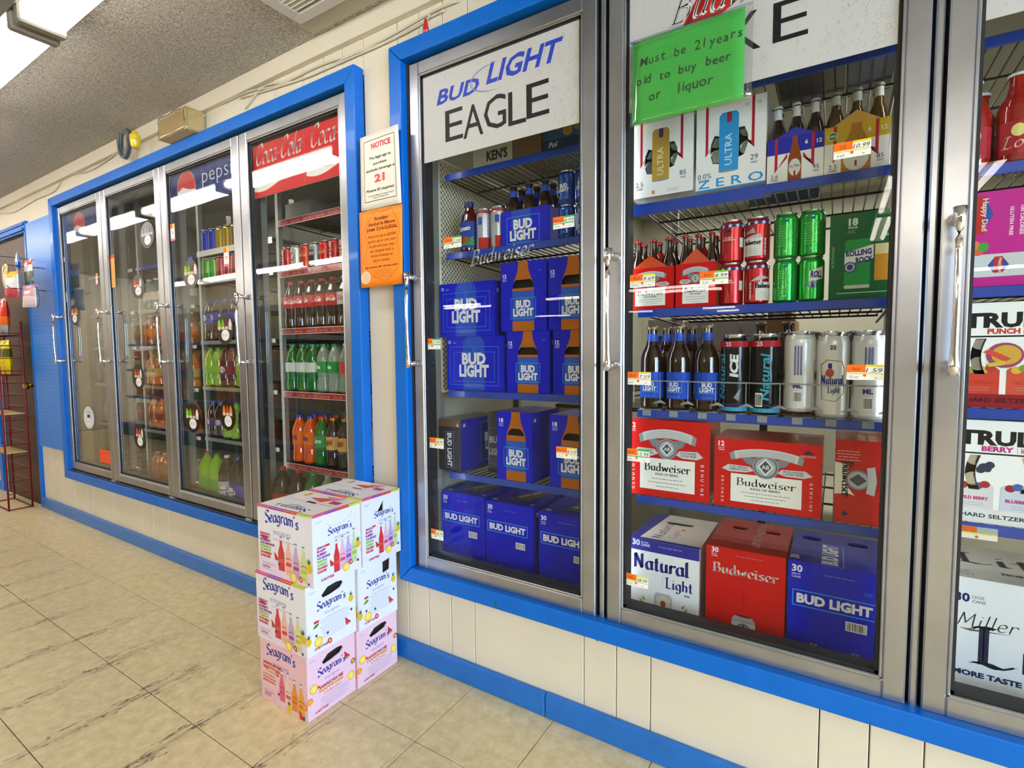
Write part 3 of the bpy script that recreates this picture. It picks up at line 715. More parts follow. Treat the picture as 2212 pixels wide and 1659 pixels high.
def h_lake(p, W, H):
    p.rect(0, 0, W, H, '#bdbcb8'); droplets(p, W, H, 260)
    p.poly([(.125, .135), (.16, .20), (.2, .262), (.5, .290), (.42, .258), (.28, .198), (.2, .155)], '#b5281e'); p.poly([(.135, .143), (.165, .20), (.2, .255), (.24, .26), (.18, .19)], '#8a1712')
    p.pen('Budweiser', .285, .186, .066, '#8b8780', (.085, .055), w=.34, slant=.35); p.pen('Budweiser', .285, .187, .066, '#e6e3dd', (.055, .04), w=.34, slant=.35)
    for t, x, w_ in (('L', .2, .055), ('A', .35, .07), ('K', .49, .07), ('E', .65, .07)): p.text(t, W * x, H * .24, .088, '#1b1a1a', bold=-.004, w=w_)
def h_plain(p, W, H): p.rect(0, 0, W, H, '#bdbcb8'); droplets(p, W, H, 120)
header(RDOOR[0], -1.200, -.613, 1.762, 2.046, h_eagle, y=.0098, t=.0016)
header(RDOOR[1], -.490, .099, 1.752, 2.046, h_lake, y=.0098, t=.0016)
header(RDOOR[2], .213, .803, 1.752, 2.046, h_plain, y=.0098, t=.0016)
def h_coke(p, W, H):
    p.rect(0, 0, W, H, '#cf1a1d')
    for k in (0, 1, 2):
        x0 = k * W * .62
        p.pen('Coca-Cola', x0 + W * .30, H * .62, .085, '#efe9e4', (.05, .035), w=W * .52, slant=.28)
        p.line([(x0 + W * .6, 0), (x0 + W * .6, H)], .0025, '#e06a66')
        c = [(x0 + u * W * .6, H * (.28 - .14 * math.sin(u * PI * 1.1 + .5) + .09 * u)) for u in [i / 16 for i in range(17)]]
        p.line(c, [.004 + .03 * (1 - i / 16) * math.sin(PI * min(1, i / 10 + .25)) + .003 for i in range(17)], '#e9e4df')
    q = Print()
def clip(fn):
    def f(p, W, H):
        fn(p, W, H); out = []
        for vs, fs, col, lay in p.it:
            b = bmesh.new(); bv = [b.verts.new((a[0], a[1], 0)) for a in vs]
            for ff in fs:
                try: b.faces.new([bv[i] for i in ff])
                except ValueError: pass
            bmesh.ops.bisect_plane(b, geom=b.verts[:] + b.edges[:] + b.faces[:], plane_co=(W, 0, 0), plane_no=(1, 0, 0), clear_outer=True)
            b.verts.index_update(); out.append(([(v.co.x, v.co.y) for v in b.verts], [[v.index for v in g_.verts] for g_ in b.faces], col, lay)); b.free()
        p.it = [o for o in out if o[0]]
    return f
def h_pepsi(left):
    def f(p, W, H):
        p.rect(0, 0, W, H, '#1e2f6e')
        for k in range(5): p.rect(W * (.35 + .13 * k), 0, W * .05, H, '#263b80')
        cx, cy, r = W * (.26 if left else .42), H * .45, .085
        p.ell(cx, cy, r + .004, r + .004, '#c9ccd4', 28); p.ell(cx, cy, r, r, '#e2e2e4', 28)
        top = [(cx + r * math.cos(a), cy + r * math.sin(a)) for a in [math.radians(t) for t in range(-8, 186, 8)]]; p.poly(top + [(cx - r * .4, cy + .012), (cx + r * .3, cy - .006)], '#c8352f')
        bot = [(cx + r * math.cos(a), cy + r * math.sin(a)) for a in [math.radians(t) for t in range(200, 345, 8)]]; p.poly(bot + [(cx + r * .3, cy - .045), (cx - r * .4, cy - .03)], '#1d4aa5')
        if left: p.text('pepsi', W * .72, H * .46, .07, '#cfd2dc', bold=-.01, w=W * .42)
    return f
header(LDOOR[3], -2.202, -1.60, 1.81, 2.03, clip(h_coke))
header(LDOOR[2], -2.925, -2.32, 1.87, 2.05, h_pepsi(True))
header(LDOOR[0], -4.34, -3.76, 1.86, 2.05, clip(h_pepsi(False)))

# ------------------------------------------------------------------ products
ORD = ['first', 'second', 'third', 'fourth', 'fifth', 'sixth', 'seventh', 'eighth', 'ninth', 'tenth']
BBLUE = '#0714bc'; CYAN = '#3aa0ee'; BRED = '#c8060c'; SILV = '#dcdee6'; BNAVY = '#10135a'
def carton(name, label, cat, x0, x1, z0, z1, depth, col, front=None, right=None, top=None, left=None, y=YR + .005, rz=0, holes=None, taper=0, rough=.32, group=None, sheen=.35):
    """cardboard case; front-left-bottom corner is its origin; holes: {face: [polygon, ...]} cut through the board"""
    W_, H_ = x1 - x0, z1 - z0; mt = mat(col, rough, coat=sheen) if isinstance(col, str) else col; b = MB(); holes = holes or {}; c = .0015
    def face(nm, w_, fn):
        hs = holes.get(nm)
        outer = [(0, 0), (w_, 0), (w_ - (taper if nm in ('front', 'back') else 0), H_ if nm not in ('top', 'bottom') else depth), (taper if nm in ('front', 'back') else 0, H_ if nm not in ('top', 'bottom') else depth)]
        if nm == 'top': outer = [(taper, 0), (w_ - taper, 0), (w_ - taper, depth), (taper, depth)]
        loops = [outer] + [list(reversed(h)) for h in (hs or [])]; allp = [p for l in loops for p in l]
        tri = geometry.tessellate_polygon([[Vector((p[0], p[1], 0)) for p in l] for l in loops])
        b.add([fn(*p) for p in allp], [tuple(t) for t in tri], mt)
        for h in hs or []:      # thickness of the board
            n = len(h); cx = sum(p[0] for p in h) / n; cy = sum(p[1] for p in h) / n
            A = [Vector(fn(*p)) for p in h]; o = Vector(fn(0, 0)); e1 = Vector(fn(1, 0)) - o; e2 = Vector(fn(0, 1)) - o; nn = e1.cross(e2).normalized() * -.004
            B = [p + nn for p in A]; b.add(A + B, [(i, (i + 1) % n, n + (i + 1) % n, n + i) for i in range(n)], mt)
    face('front', W_, lambda u, v: (u, 0, v)); face('back', W_, lambda u, v: (u, depth, v))
    face('right', depth, lambda u, v: (W_ - taper * v / H_, u, v)); face('left', depth, lambda u, v: (taper * v / H_, u, v))
    face('top', W_, lambda u, v: (u, v, H_)); face('bottom', W_, lambda u, v: (u, v, 0))
    o = b.build(name, None, (x0, y, z0), rz, fix=not holes)
    tag(o, label, cat, group)
    if holes: sbox('inner_shade', .012 + taper, W_ - .012 - taper, .022, depth - .022, .01, H_ - .02, mat('#14110f', .7), .004, o)  # near-black box added inside, its colour makes the openings read as shaded
    for fn, f, w_, h_, nm in ((front, on_front(0, 0, 0), W_, H_, 'front_print'), (right, on_right(W_, 0, 0), depth, H_, 'side_print'), (left, on_left(0, depth, 0), depth, H_, 'side_print'), (top, on_top(0, 0, H_), W_, depth, 'top_print')):
        if fn:
            p = Print(); fn(p, w_, h_)
            if nm == 'side_print' and taper and right is fn: f0 = f; f = lambda u, v, d: (f0(u, v, d)[0] - taper * v / H_, u, v)
            p.build(nm, o, f, holes=holes.get({'front_print': 'front', 'top_print': 'top'}.get(nm, 'right' if f is not None and fn is right else 'left'), ()))
    return o
def bl_logo(p, cx, cy, w, two=True, box=True):
    if two:
        h = w * .30; 
        if box: p.frame(cx - w * .62, cy - h * 1.45, w * 1.24, h * 2.9, .0016, CYAN)
        p.text('BUD', cx, cy + h * .12, h * .95, SILV, bold=.05, w=w * .72); p.text('LIGHT', cx, cy - h * 1.08, h * .98, SILV, bold=.05, w=w)
    else:
        h = w * .135
        if box: p.frame(cx - w * .56, cy - h * .95, w * 1.12, h * 1.95, .0022, CYAN)
        p.text('BUD LIGHT', cx, cy - h * .48, h, '#e4e6ee', bold=.05, w=w)
def bud_label(p, cx, y0, w, h, word='Budweiser'):
    """red label: white panel, name, medallion, banner"""
    k = w
    p.rect(cx - k * .36, y0, k * .72, h * .5, '#efeee9')
    p.pen(word, cx, y0 + h * .30, h * .13, '#16162a', (.09, .025), w=k * .60, serif=True)
    p.text('KING OF BEERS', cx, y0 + h * .235, h * .035, '#26263a', bold=.02, w=k * .30)
    p.blurb(cx, y0 + h * .17, k * .55, 2, h * .06, '#8d8d92', h * .012); p.blurb(cx, y0 + h * .05, k * .36, 1, .01, '#9a9aa0', h * .012)
    for s in (-1, 1):      # hexagonal wings
        p.poly([(cx + s * k * .12, y0 + h * .575), (cx + s * k * .20, y0 + h * .535), (cx + s * k * .38, y0 + h * .53), (cx + s * k * .46, y0 + h * .575), (cx + s * k * .39, y0 + h * .655), (cx + s * k * .16, y0 + h * .645)], '#c6c9ce')
        p.text('THE GREAT' if s < 0 else 'BUDWEISER', cx + s * k * .28, y0 + h * .605, h * .026, '#4a4e58', bold=.02, w=k * .2); p.text('AMERICAN' if s < 0 else 'LAGER BEER', cx + s * k * .28, y0 + h * .565, h * .026, '#4a4e58', bold=.02, w=k * .2)
        p.poly([(cx + s * k * .2, y0 + h * .70), (cx + s * k * .02, y0 + h * .6), (cx + s * k * .02, y0 + h * .78), (cx + s * k * .26, y0 + h * .82)], '#7d828b')
    p.ell(cx, y0 + h * .66, k * .135, k * .135, '#8f949d', 26); p.ell(cx, y0 + h * .66, k * .118, k * .118, '#5f646f', 26); p.ell(cx, y0 + h * .66, k * .105, k * .105, '#a7abb3', 26)
    p.poly([(cx, y0 + h * .66 + k * .1), (cx + k * .085, y0 + h * .66), (cx, y0 + h * .66 - k * .1), (cx - k * .085, y0 + h * .66)], '#e2e3e4')
    p.poly([(cx, y0 + h * .66 + k * .075), (cx + k * .062, y0 + h * .66), (cx, y0 + h * .66 - k * .075), (cx - k * .062, y0 + h * .66)], '#4a4e5a')
    p.text('AB', cx, y0 + h * .66 - k * .022, k * .042, '#e2e3e4', bold=.02)
    n = 12; up = []; dn = []
    for i in range(n + 1):
        t = -1 + 2 * i / n; up.append((cx + t * k * .33, y0 + h * (.97 - .07 * t * t))); dn.append((cx + t * k * .31, y0 + h * (.83 - .07 * t * t)))
    p.raw(up + dn, [(i, i + 1, n + 2 + i, n + 1 + i) for i in range(n)], '#c9ccd0')
    for s in (-1, 1): p.poly([(cx + s * k * .33, y0 + h * .90), (cx + s * k * .38, y0 + h * .86), (cx + s * k * .36, y0 + h * .74), (cx + s * k * .31, y0 + h * .76)], '#8a9098')
    for r in range(4): p.line([(cx + t * k * .29, y0 + h * (.935 - .03 * r - .07 * t * t)) for t in [i / 6 - 1 for i in range(13)]], .0009, '#6d7178')
def genuine(p, x, y, h, up=True):
    for i, ch in enumerate('GENUINE'): 
        p.text(ch, x, y + (i * h / 7 if up else h - (i + 1) * h / 7), h * .085, '#e9e2e0', bold=.01, rot=(PI / 2 if up else -PI / 2))
def count(p, x, y, n, h, what='CANS', sub=True):
    p.text(n, x, y, h, '#e8e8f2', 'l', bold=.03)
    if sub: p.blurb(x, y - h * .45, h * 1.2, 1, h * .3, '#c9cbe0', h * .16, 'l'); p.text(what, x, y - h * .95, h * .3, '#d8daea', 'l', bold=.02, w=h * 1.2)
def bottle_pic(p, cx, y0, y1, w, liquid='#a85e14', label='#2a52b4', neck=True):
    """printed bottle, body cut by the lower edge"""
    H = y1 - y0
    pr = [(.5, 0), (.5, .58), (.475, .66), (.40, .74), (.30, .82), (.235, .90), (.215, 1.0)]
    p.poly([(cx + w * a, y0 + H * b) for a, b in pr] + [(cx - w * a, y0 + H * b) for a, b in reversed(pr)], liquid)
    p.poly([(cx - w * .5, y0 + H * .14), (cx + w * .5, y0 + H * .14), (cx + w * .5, y0 + H * .58), (cx - w * .5, y0 + H * .58)], label)
    for k in range(4): p.line([(cx - w * (.42 - .1 * k), y0 + H * .56), (cx - w * (.3 - .1 * k), y0 + H * .47), (cx - w * (.40 - .1 * k), y0 + H * .2)], .0008, '#4d82d6')
def tealcan(p, cx, cy, w): 
    for k in range(7): p.line([(cx - w * .5 + w * k / 6, cy - w * .5), (cx - w * .3 + w * .6 * k / 6, cy + w * .1), (cx, cy + w * .3)], .0012, '#4a86d8')
    p.ell(cx, cy + w * .28, w * .16, w * .07, '#8fa9c8'); p.ell(cx, cy + w * .31, w * .1, w * .05, '#394a66')
def blob(cx, cy, rx, ry, n=14, seed=0, pw=1.0):
    out = []
    for i in range(n):
        a = 2 * PI * i / n; out.append((cx + rx * math.copysign(abs(math.cos(a)) ** pw, math.cos(a)), cy + ry * math.copysign(abs(math.sin(a)) ** pw, math.sin(a))))
    return out
# --- cans and bottles
LIDM = mat('#c3c6ca', .22, 1.0)
def can(name, label, cat, x, y, z, r, h, body, prints=None, rot=0.0, group=None, lid=LIDM, cut=None):
    b = MB(); bm_ = mat(body, .22, .55, coat=.3) if isinstance(body, str) else body
    b.lathe([(0, .002), (r * .75, .002), (r * .8, 0), (r * .93, h * .02), (r, h * .05), (r, h * .86), (r * .97, h * .9), (r * .86, h * .955, bm_), (r * .84, h * .965, lid)], bm_, 24)
    o = b.build(name, None, (x, y, z)); tag(o, label, cat, group)
    l = MB(); l.lathe([(r * .84, h * .965), (r * .87, h * .985), (r * .87, h), (r * .82, h * .997), (r * .78, h * .965), (0, h * .962)], lid, 24); lo = l.build('lid', o)
    t = MB(); t.box(-.004, .004, -.013, .004, h * .966, h * .978, lid, .001); t.build('pull_tab', lo)
    if prints:
        p = Print(.00004); prints(p, r, h); p.build('can_print', o, round_can(r, 0, rot), cut=r * .35)
    return o
AMBER = mat('#241004', .06, coat=.8); AMBER_L = mat('#5a2c08', .06, coat=.8)
def beer_profile(r, h):
    return [(0, .002), (r * .8, .001), (r * .95, h * .012), (r, h * .03), (r, h * .56), (r * .97, h * .61), (r * .82, h * .68), (r * .55, h * .76), (r * .43, h * .84), (r * .40, h * .94), (r * .46, h * .945), (r * .46, h * .97)]
def bottle(name, label, cat, x, y, z, r, h, body=AMBER, cap='#b01818', prints=None, neck=None, rot=0, group=None, parent=None, prof=None, capr=.5, caph=.03):
    b = MB(); pr = (prof or beer_profile)(r, h); b.lathe(pr, body, 20); o = b.build(name, parent, (x, y, z))
    if not parent: tag(o, label, cat, group)
    c = MB(); rt = pr[-1][0]; zt = pr[-1][1]
    c.lathe([(rt * 1.08, zt - h * caph), (rt * 1.16, zt - h * caph), (rt * 1.14, zt), (rt * .9, zt + .002), (0, zt + .0025)], mat(cap, .35, .2), 16); c.build('cap', o)
    if neck:
        n = MB(); a0, a1, col = neck; rr = lambda zz: next(p0[0] + (p1[0] - p0[0]) * (zz - p0[1]) / (p1[1] - p0[1]) for p0, p1 in zip(pr[:-1], pr[1:]) if p0[1] <= zz <= p1[1] and p1[1] > p0[1])
        n.lathe([(rr(h * a0) + .0006, h * a0), (rr(h * (a0 + a1) / 2) + .0006, h * (a0 + a1) / 2), (rr(h * a1) + .0006, h * a1)], mat(col, .4), 20); n.build('neck_label', o)
    if prints:
        p = Print(.00004); prints(p, r, h); p.build('label', o, round_can(r, 0, rot), cut=r * .35)
    return o
def soda_profile(r, h):
    return [(0, .004), (r * .7, .001), (r * .92, h * .015), (r, h * .05), (r * .98, h * .2), (r * .90, h * .3), (r * .97, h * .42), (r, h * .46), (r, h * .64), (r * .93, h * .72), (r * .62, h * .84), (r * .40, h * .90), (r * .38, h * .93), (r * .38, h * .975)]
def litre_profile(r, h):
    return [(0, .004), (r * .7, .001), (r * .95, h * .02), (r, h * .06), (r, h * .60), (r * .96, h * .68), (r * .72, h * .80), (r * .38, h * .90), (r * .27, h * .93), (r * .27, h * .98)]
def band(col, a=.44, b=.66, text=None, tcol='#f2eeee', pen=False, vert=False, tw=1.3, extra=None):
    def f(p, r, h):
        p.rect(-PI * r * .98, h * a, 2 * PI * r * .98, h * (b - a), col)
        if text:
            for u in (-r * .1,):
                if vert: (p.pen if pen else p.text)(text, u + r * .25, h * (a + b) / 2 - 0, r * .55, tcol, **({'nib': (.06, .04), 'w': h * (b - a) * .85, 'slant': .25, 'rot': PI / 2} if pen else {'bold': .03, 'rot': PI / 2, 'w': h * (b - a) * .85}))
                elif pen: p.pen(text, u, h * (a + (b - a) * .38), h * (b - a) * .4, tcol, (.06, .04), w=r * tw, slant=.25)
                else: p.text(text, u, h * (a + (b - a) * .35), h * (b - a) * .38, tcol, bold=.03, w=r * tw)
        if extra: extra(p, r, h)
    return f
def globe(cx, cy, r):
    def f(p, R, h):
        x, y = cx * R, cy * h
        p.ell(x, y, r, r, '#e9e9ec', 20); p.poly([(x + r * .95 * math.cos(math.radians(t)), y + r * .95 * math.sin(math.radians(t))) for t in range(0, 181, 18)], '#c33428')
        p.poly([(x + r * .95 * math.cos(math.radians(t)), y + r * .95 * math.sin(math.radians(t))) for t in range(200, 341, 14)], '#153d94')
        p.rect(x - r * 1.05, y - r * .2, r * 2.1, r * .42, '#f0f0f2'); p.text('PEPSI', x, y - r * .13, r * .28, '#111111', bold=.04, w=r * 1.7)
    return f
def row(first, xs, labels, group=None, rots=None, y=None):
    """copies of one thing along a shelf, each with its own label"""
    out = [first]
    first['label'] = labels[0]
    if group: first['group'] = group
    for x, l in zip(xs[1:], labels[1:]):
        c = dup(first, (x, first.location.y if y is None else y, first.location.z), random.uniform(-.15, .15) if rots is None else rots, l, group=group); out.append(c)
    return out

# ================= third beer door: right edge of the photo
def f_lite(p, W, H):
    p.rect(0, 0, W, H, '#dfe4ea'); p.text('30', .012, H * .80, .018, '#12235a', 'l', bold=.04); p.text('12OZ', .042, H * .835, .006, '#6d6a60', 'l', bold=.02); p.text('CANS', .042, H * .80, .006, '#6d6a60', 'l', bold=.02)
    p.pen('Miller', .016, H * .60, .03, '#6f6040', (.05, .035), w=.10, slant=.25, al='l'); p.poly([(.02, H * .575), (.11, H * .59), (.04, H * .56)], '#6f6040')
    p.pen('Lite', .045, H * .30, .085, '#0f1e44', (.1, .04), w=.22, al='l')
    p.text('MORE TASTE', .014, H * .185, .011, '#12235a', 'l', bold=.05, w=.115); p.text('| ONLY 96 CALS', .138, H * .185, .010, '#58595c', 'l')
def t_lite(p, W, H):
    p.rect(0, 0, W, H, '#c3c2bd'); p.pen('Lite', .03, H * .45, .07, '#0f1e44', (.1, .04), w=.2, al='l'); p.text('MORE TASTE', .10, H * .22, .012, '#12235a', 'l', bold=.05); p.blurb(.03, H * .2, .03, 5, .008, '#8c8c88', .004)
LX = .228
carton('beer_case', 'silver-grey thirty-can case with dark blackletter name, lowest in the right-hand door', 'case', LX, LX + .36, .345, qz(.60), .24, '#c6cbd1', f_lite, top=t_lite)
def truly(flav, sub, acc, c1, c2, l1, l2, base, btxt):
    def f(p, W, H):
        p.rect(0, 0, W, H, '#f3f3f2'); p.text('TRULY', .006, H * .77, H * .125, '#151515', 'l', bold=.05, w=.152)
        p.text(flav, .045, H * .705, H * .045, acc, 'l', bold=.05, w=.052); p.text('|', .104, H * .705, .010, '#777', 'l'.strip()) if 0 else None
        p.rect(.102, H * .70, .0007, H * .055, '#888888'); p.text(sub[0], .108, H * .728, H * .022, acc, 'l', bold=.04); p.text(sub[1], .108, H * .702, H * .022, acc, 'l', bold=.04)
        p.rect(0, H * .672, .165, .0035, '#151515')
        for k, (cx, l) in enumerate(((.035, l1), (.112, l2), (.186, l1))):
            p.poly([(cx - .033, H * .13), (cx + .033, H * .13), (cx + .033, H * .36), (cx + .027, H * .385), (cx - .027, H * .385), (cx - .033, H * .36)], (c1 if k % 2 == 0 else c2))
            for s in range(4): p.ell(cx - .018 + .012 * s, H * .36 + .004 * (s % 2), .009, .008, random.choice(base), 10)
            p.text(l, cx, H * .225, H * .028, acc, bold=.05, w=.05); p.blurb(cx, H * .19, .04, 2, .005, '#999999', .001)
        if flav == 'PUNCH':
            p.ell(.075, H * .50, .03, .027, '#a0426a', 18); p.ell(.077, H * .505, .024, .021, '#cfa53c', 18); p.poly([(.04, H * .53), (.075, H * .44), (.085, H * .47), (.05, H * .56)], '#d1483c'); p.poly([(.045, H * .42), (.075, H * .45), (.075, H * .41), (.05, H * .39)], '#c9bb3e')
            p.ell(.182, H * .52, .022, .03, '#d0403a', 14)
            p.rect(0, 0, W, H * .13, '#8f1524')
        else:
            for a, b_, r in ((.05, .545, .009), (.06, .57, .008), (.045, .52, .008), (.056, .53, .007)): p.ell(a, H * b_, r, r, '#27324e', 10)
            for a, b_ in ((.176, .52), (.19, .5), (.178, .46)): p.ell(a, H * b_, .013, .013, '#5a1022', 12)
            p.rect(0, 0, W, H * .14, '#dfe0e0')
        p.text('HARD SELTZER', .015, H * .055, H * .036, btxt, 'l', bold=.03, w=.105)
        p.rect(.134, H * .045, .0008, H * .06, btxt); p.text('5% ALC', .15, H * .055, H * .03, btxt, 'l', bold=.03)
        p.text('0', .2, 0.001, .0001, btxt) if 0 else None
    return f
def slot(cx, y0, y1, w, bend):
    n = 8; L = [(cx + bend * math.sin(PI * i / n) - w / 2, y0 + (y1 - y0) * i / n) for i in range(n + 1)]; R_ = [(x + w, y) for x, y in reversed(L)]; return R_ + L
def ends(parent, spots, r=.022, yy=.012):
    for x, z in spots:
        e = MB(); e.lathe([(0, 0), (r * .8, 0), (r * .84, -.003), (r * .92, -.003), (r, .008), (r, .08)], LIDM, 16, xf=Matrix.Translation((x, yy, z)) @ Matrix.Rotation(-PI / 2, 4, 'X')); e.build('can_end', parent)
for nm, z0, z1, a in (('PUNCH', qz(.995), qz(1.229), (('BOLDER', 'FLAVOR'), '#c93326', '#c8412e', '#d0503a', 'CITRUS', 'TROPICAL', ['#d9922e', '#7f9c34', '#d2b23c', '#b53a28'], '#3b0a10')), ('BERRY', qz(.732), qz(.966), (('LIGHTLY', 'FLAVORED'), '#c02a7c', '#d8d6d8', '#c9d2e2', 'WILD BERRY', 'BLUEBERRY', ['#a3262e', '#34528f', '#9c1f2c', '#3a62a4'], '#2a3038'))):
    H_ = z1 - z0
    o = carton('seltzer_case', 'white seltzer case with %s, right-hand door' % ('red base and citrus cans' if nm == 'PUNCH' else 'grey base and blueberry cans'), 'case', LX, LX + .36, z0, z1, .2, '#e3e3e2', truly(nm, *a),
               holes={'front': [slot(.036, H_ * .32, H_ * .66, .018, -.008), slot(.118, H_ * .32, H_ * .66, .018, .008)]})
    ends(o, [(.036, H_ * .62), (.034, H_ * .42), (.118, H_ * .62), (.116, H_ * .42)], r=.016)
def f_happy(p, W, H):
    p.rect(0, 0, W, H, '#bf1e8c')
    p.rect(.005, H * .56, .016, H * .4, '#b52a24'); p.poly([(.021, H * .92), (.034, H * .76), (.021, H * .62)], '#2c4a9c'); p.text('Happy Dad', .016, H * .76, .009, '#e8d7d0', bold=.02, rot=-PI / 2, w=H * .34)
    for i, t in enumerate(('1G SUGARS', '100 CALORIES', 'GLUTEN FREE')): p.text(t, .092 - i * .016, H * .67, .0055, '#f0d8e8', bold=.03, rot=-PI / 2, w=H * .3)
    p.rect(-0.0 + .001, H * .10, .105, H * .24, '#c9cdd0', .01); p.ell(.105, H * .22, .004, H * .11, '#9ea4a8', 12); p.rect(.038, H * .14, .014, H * .17, '#b52a24'); p.poly([(.052, H * .3), (.062, H * .22), (.052, H * .14)], '#2c4a9c'); p.poly([(.038, H * .3), (.028, H * .22), (.038, H * .14)], '#2c4a9c')
    p.text('Happy Dad', .046, H * .22, .005, '#e8d7d0', bold=.02, rot=-PI / 2, w=H * .15)
    for x, y, c in ((.012, .38, '#c9603f'), (.006, .44, '#d27a4c'), (.02, .42, '#3f9e3a')): p.ell(x, H * y, .009, .010, c, 12)
    p.blurb(.2, H * .5, .1, 8, .012, '#e8b8d8', .003)
carton('seltzer_case', 'bright magenta case lying with sideways lettering, behind the right-hand chrome handle', 'case', LX, LX + .36, qz(1.265), qz(1.472), .2, '#bf1e8c', lambda p, W, H: (f_happy(p, W, H), p.it.__setitem__(slice(None), [p.it[0]] + [([(a + .012, b_) for a, b_ in it[0]], *it[1:]) for it in p.it[1:]])))
REDB = mat('#a81505', .06, coat=.7, trans=.25)
pb = bottle('wine_bottle', '', 'bottle', .238, YR + .045, qz(1.529), .033, .195, REDB, '#cfd3d2', lambda p, r, h: (p.rect(-r * 1.2, h * .1, r * 2.4, h * .34, '#a31a2a'), p.ell(0, h * .34, r * .35, r * .4, '#d9cf7a', 14), p.pen('Lo', -r * .3, h * .16, h * .12, '#d8c79a', (.06, .04), slant=.3, w=r)), group='red bottles on the upper right shelf')
row(pb, [.238, .310, .382, .454], ['leftmost orange-red bottle on the top shelf beside the right door stile', 'second orange-red bottle on the top shelf of the right door', 'third orange-red bottle on the top shelf of the right door', 'fourth orange-red bottle, at the picture edge'])
for k in range(2):
    row(dup(pb), [.244 + .08 * k], ['orange-red bottle in the %s row behind the top right shelf front' % ('second', 'third')[k]]); c = bpy.data.objects[-1] if 0 else None
for i, o in enumerate([o for o in COL.objects if o.name.startswith('wine_bottle')][4:]): o.location = (.265 + .072 * i, YR + .125, qz(1.529))

# ================= second beer door
def handle_blob(cx, cy, w, h): return blob(cx, cy, w, h, 14, pw=.6)
def f_nl(p, W, H):
    p.rect(0, 0, W, H, '#f1f1f2'); p.rect(0, H * .845, W, H * .155, '#2b2c93'); count(p, .008, H * .91, '30', .016, 'CANS', False); p.text('CANS', .034, H * .91, .007, '#d8daea', 'l', bold=.04); p.blurb(.034, H * .955, .02, 1, .01, '#c5c8e0', .003, 'l'); p.blurb(.12, H * .93, .07, 1, .01, '#8587bf', .003)
    p.pen('Natural', W * .46, H * .60, H * .20, '#2c2f8d', (.10, .045), w=W * .80); p.pen('Light', W * .72, H * .40, H * .14, '#2c2f8d', (.085, .045), w=W * .38); p.text('BEER', W * .84, H * .335, .005, '#2c2f8d', bold=.03)
    p.line([(W * .49, H * .60), (W * .49, H * .38)], .0007, '#b5b6b8')
    p.poly([(W * .37, 0), (W * .63, 0), (W * .63, H * .27), (W * .60, H * .31), (W * .40, H * .31), (W * .37, H * .27)], '#b9bbbc'); p.poly([(W * .40, 0), (W * .60, 0), (W * .60, H * .24), (W * .50, H * .28), (W * .40, H * .24)], '#d6d3c4')
    p.ell(W * .5, H * .17, .008, .010, '#a8382c', 14); p.pen('Natural', W * .5, H * .035, .010, '#22245a', (.06, .04), w=W * .2)
    for s in (-1, 1):
        for a, b_ in ((.30, .14), (.26, .18), (.34, .10), (.24, .10)): p.poly([(W * (.5 + s * a), H * b_), (W * (.5 + s * (a + .05)), H * (b_ + .05)), (W * (.5 + s * (a + .03)), H * (b_ - .02))], '#a98d4a')
def t_nl(p, W, H):
    p.rect(0, 0, W, H, '#e6e3dc'); p.poly([(0, 0), (W * .12, 0), (W * .24, H), (0, H)], '#2b2c93'); p.rect(0, 0, W, H * .06, '#2b2c93'); p.pen('Natural', W * .42, H * .42, .03, '#2c2f8d', (.075, .035), w=H * .62, rot=PI / 2); p.pen('Light', W * .60, H * .32, .02, '#2c2f8d', (.05, .03), w=H * .28, rot=PI / 2); p.ell(W * .62, H * .5, .006, .006, '#cc4a2a', 10)
def hole_top(W, D): return {'top': [handle_blob(W * .5, D * .72, W * .22, D * .06)]}
z0, z1 = .345, qz(.545)
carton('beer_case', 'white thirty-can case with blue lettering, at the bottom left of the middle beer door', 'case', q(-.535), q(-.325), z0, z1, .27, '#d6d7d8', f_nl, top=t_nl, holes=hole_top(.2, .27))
def f_b30(p, W, H):
    p.rect(0, 0, W, H, BRED); count(p, .014, H * .93, '30', .013); p.blurb(W * .55, H * .92, .07, 1, .01, '#b5575a', .003)
    p.pen('Budweiser', W * .5, H * .70, H * .115, '#ecdcd2', (.09, .025), w=W * .82, serif=True)
    p.line([(W * .5, H * .55), (W * .5, H * .30)], .0014, '#7a1a18')
    p.poly([(W * .35, 0), (W * .65, 0), (W * .65, H * .19), (W * .61, H * .24), (W * .39, H * .24), (W * .35, H * .19)], '#a8a9ab'); p.rect(W * .35, H * .10, W * .3, H * .07, '#cfcfcf'); p.ell(W * .5, H * .09, .017, .017, '#666b73', 18); p.ell(W * .5, H * .09, .013, .013, '#b4b7bb', 18); p.poly([(W * .5, H * .15), (W * .56, H * .09), (W * .5, H * .03), (W * .44, H * .09)], '#4a4e5a')
    p.ell(W * .5, H * .245, W * .1, H * .014, '#6b1512', 12)
def t_b30(p, W, H):
    p.rect(0, 0, W, H, '#ae1014'); p.pen('Budweiser', W * .55, H * .55, .034, '#e3cfc6', (.05, .02), w=H * .8, rot=-PI / 2, serif=True)
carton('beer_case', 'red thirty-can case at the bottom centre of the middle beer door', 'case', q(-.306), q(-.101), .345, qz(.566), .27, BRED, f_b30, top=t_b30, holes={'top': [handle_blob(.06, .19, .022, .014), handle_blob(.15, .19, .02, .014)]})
def f_bl30(p, W, H):
    p.rect(0, 0, W, H, BBLUE); count(p, .008, H * .885, '30', .017, 'CANS'); p.blurb(W * .55, H * .89, .08, 1, .01, '#5a60c0', .003); bl_logo(p, W * .5, H * .60, W * .80, False)
    p.bars(W * .63, H * .36, W * .22, H * .10); 
    for cx in (.30, .74): tealcan(p, W * cx, H * .07, .05)
    p.blurb(W * .85, H * .79, .02, 3, .003, CYAN, .0008)
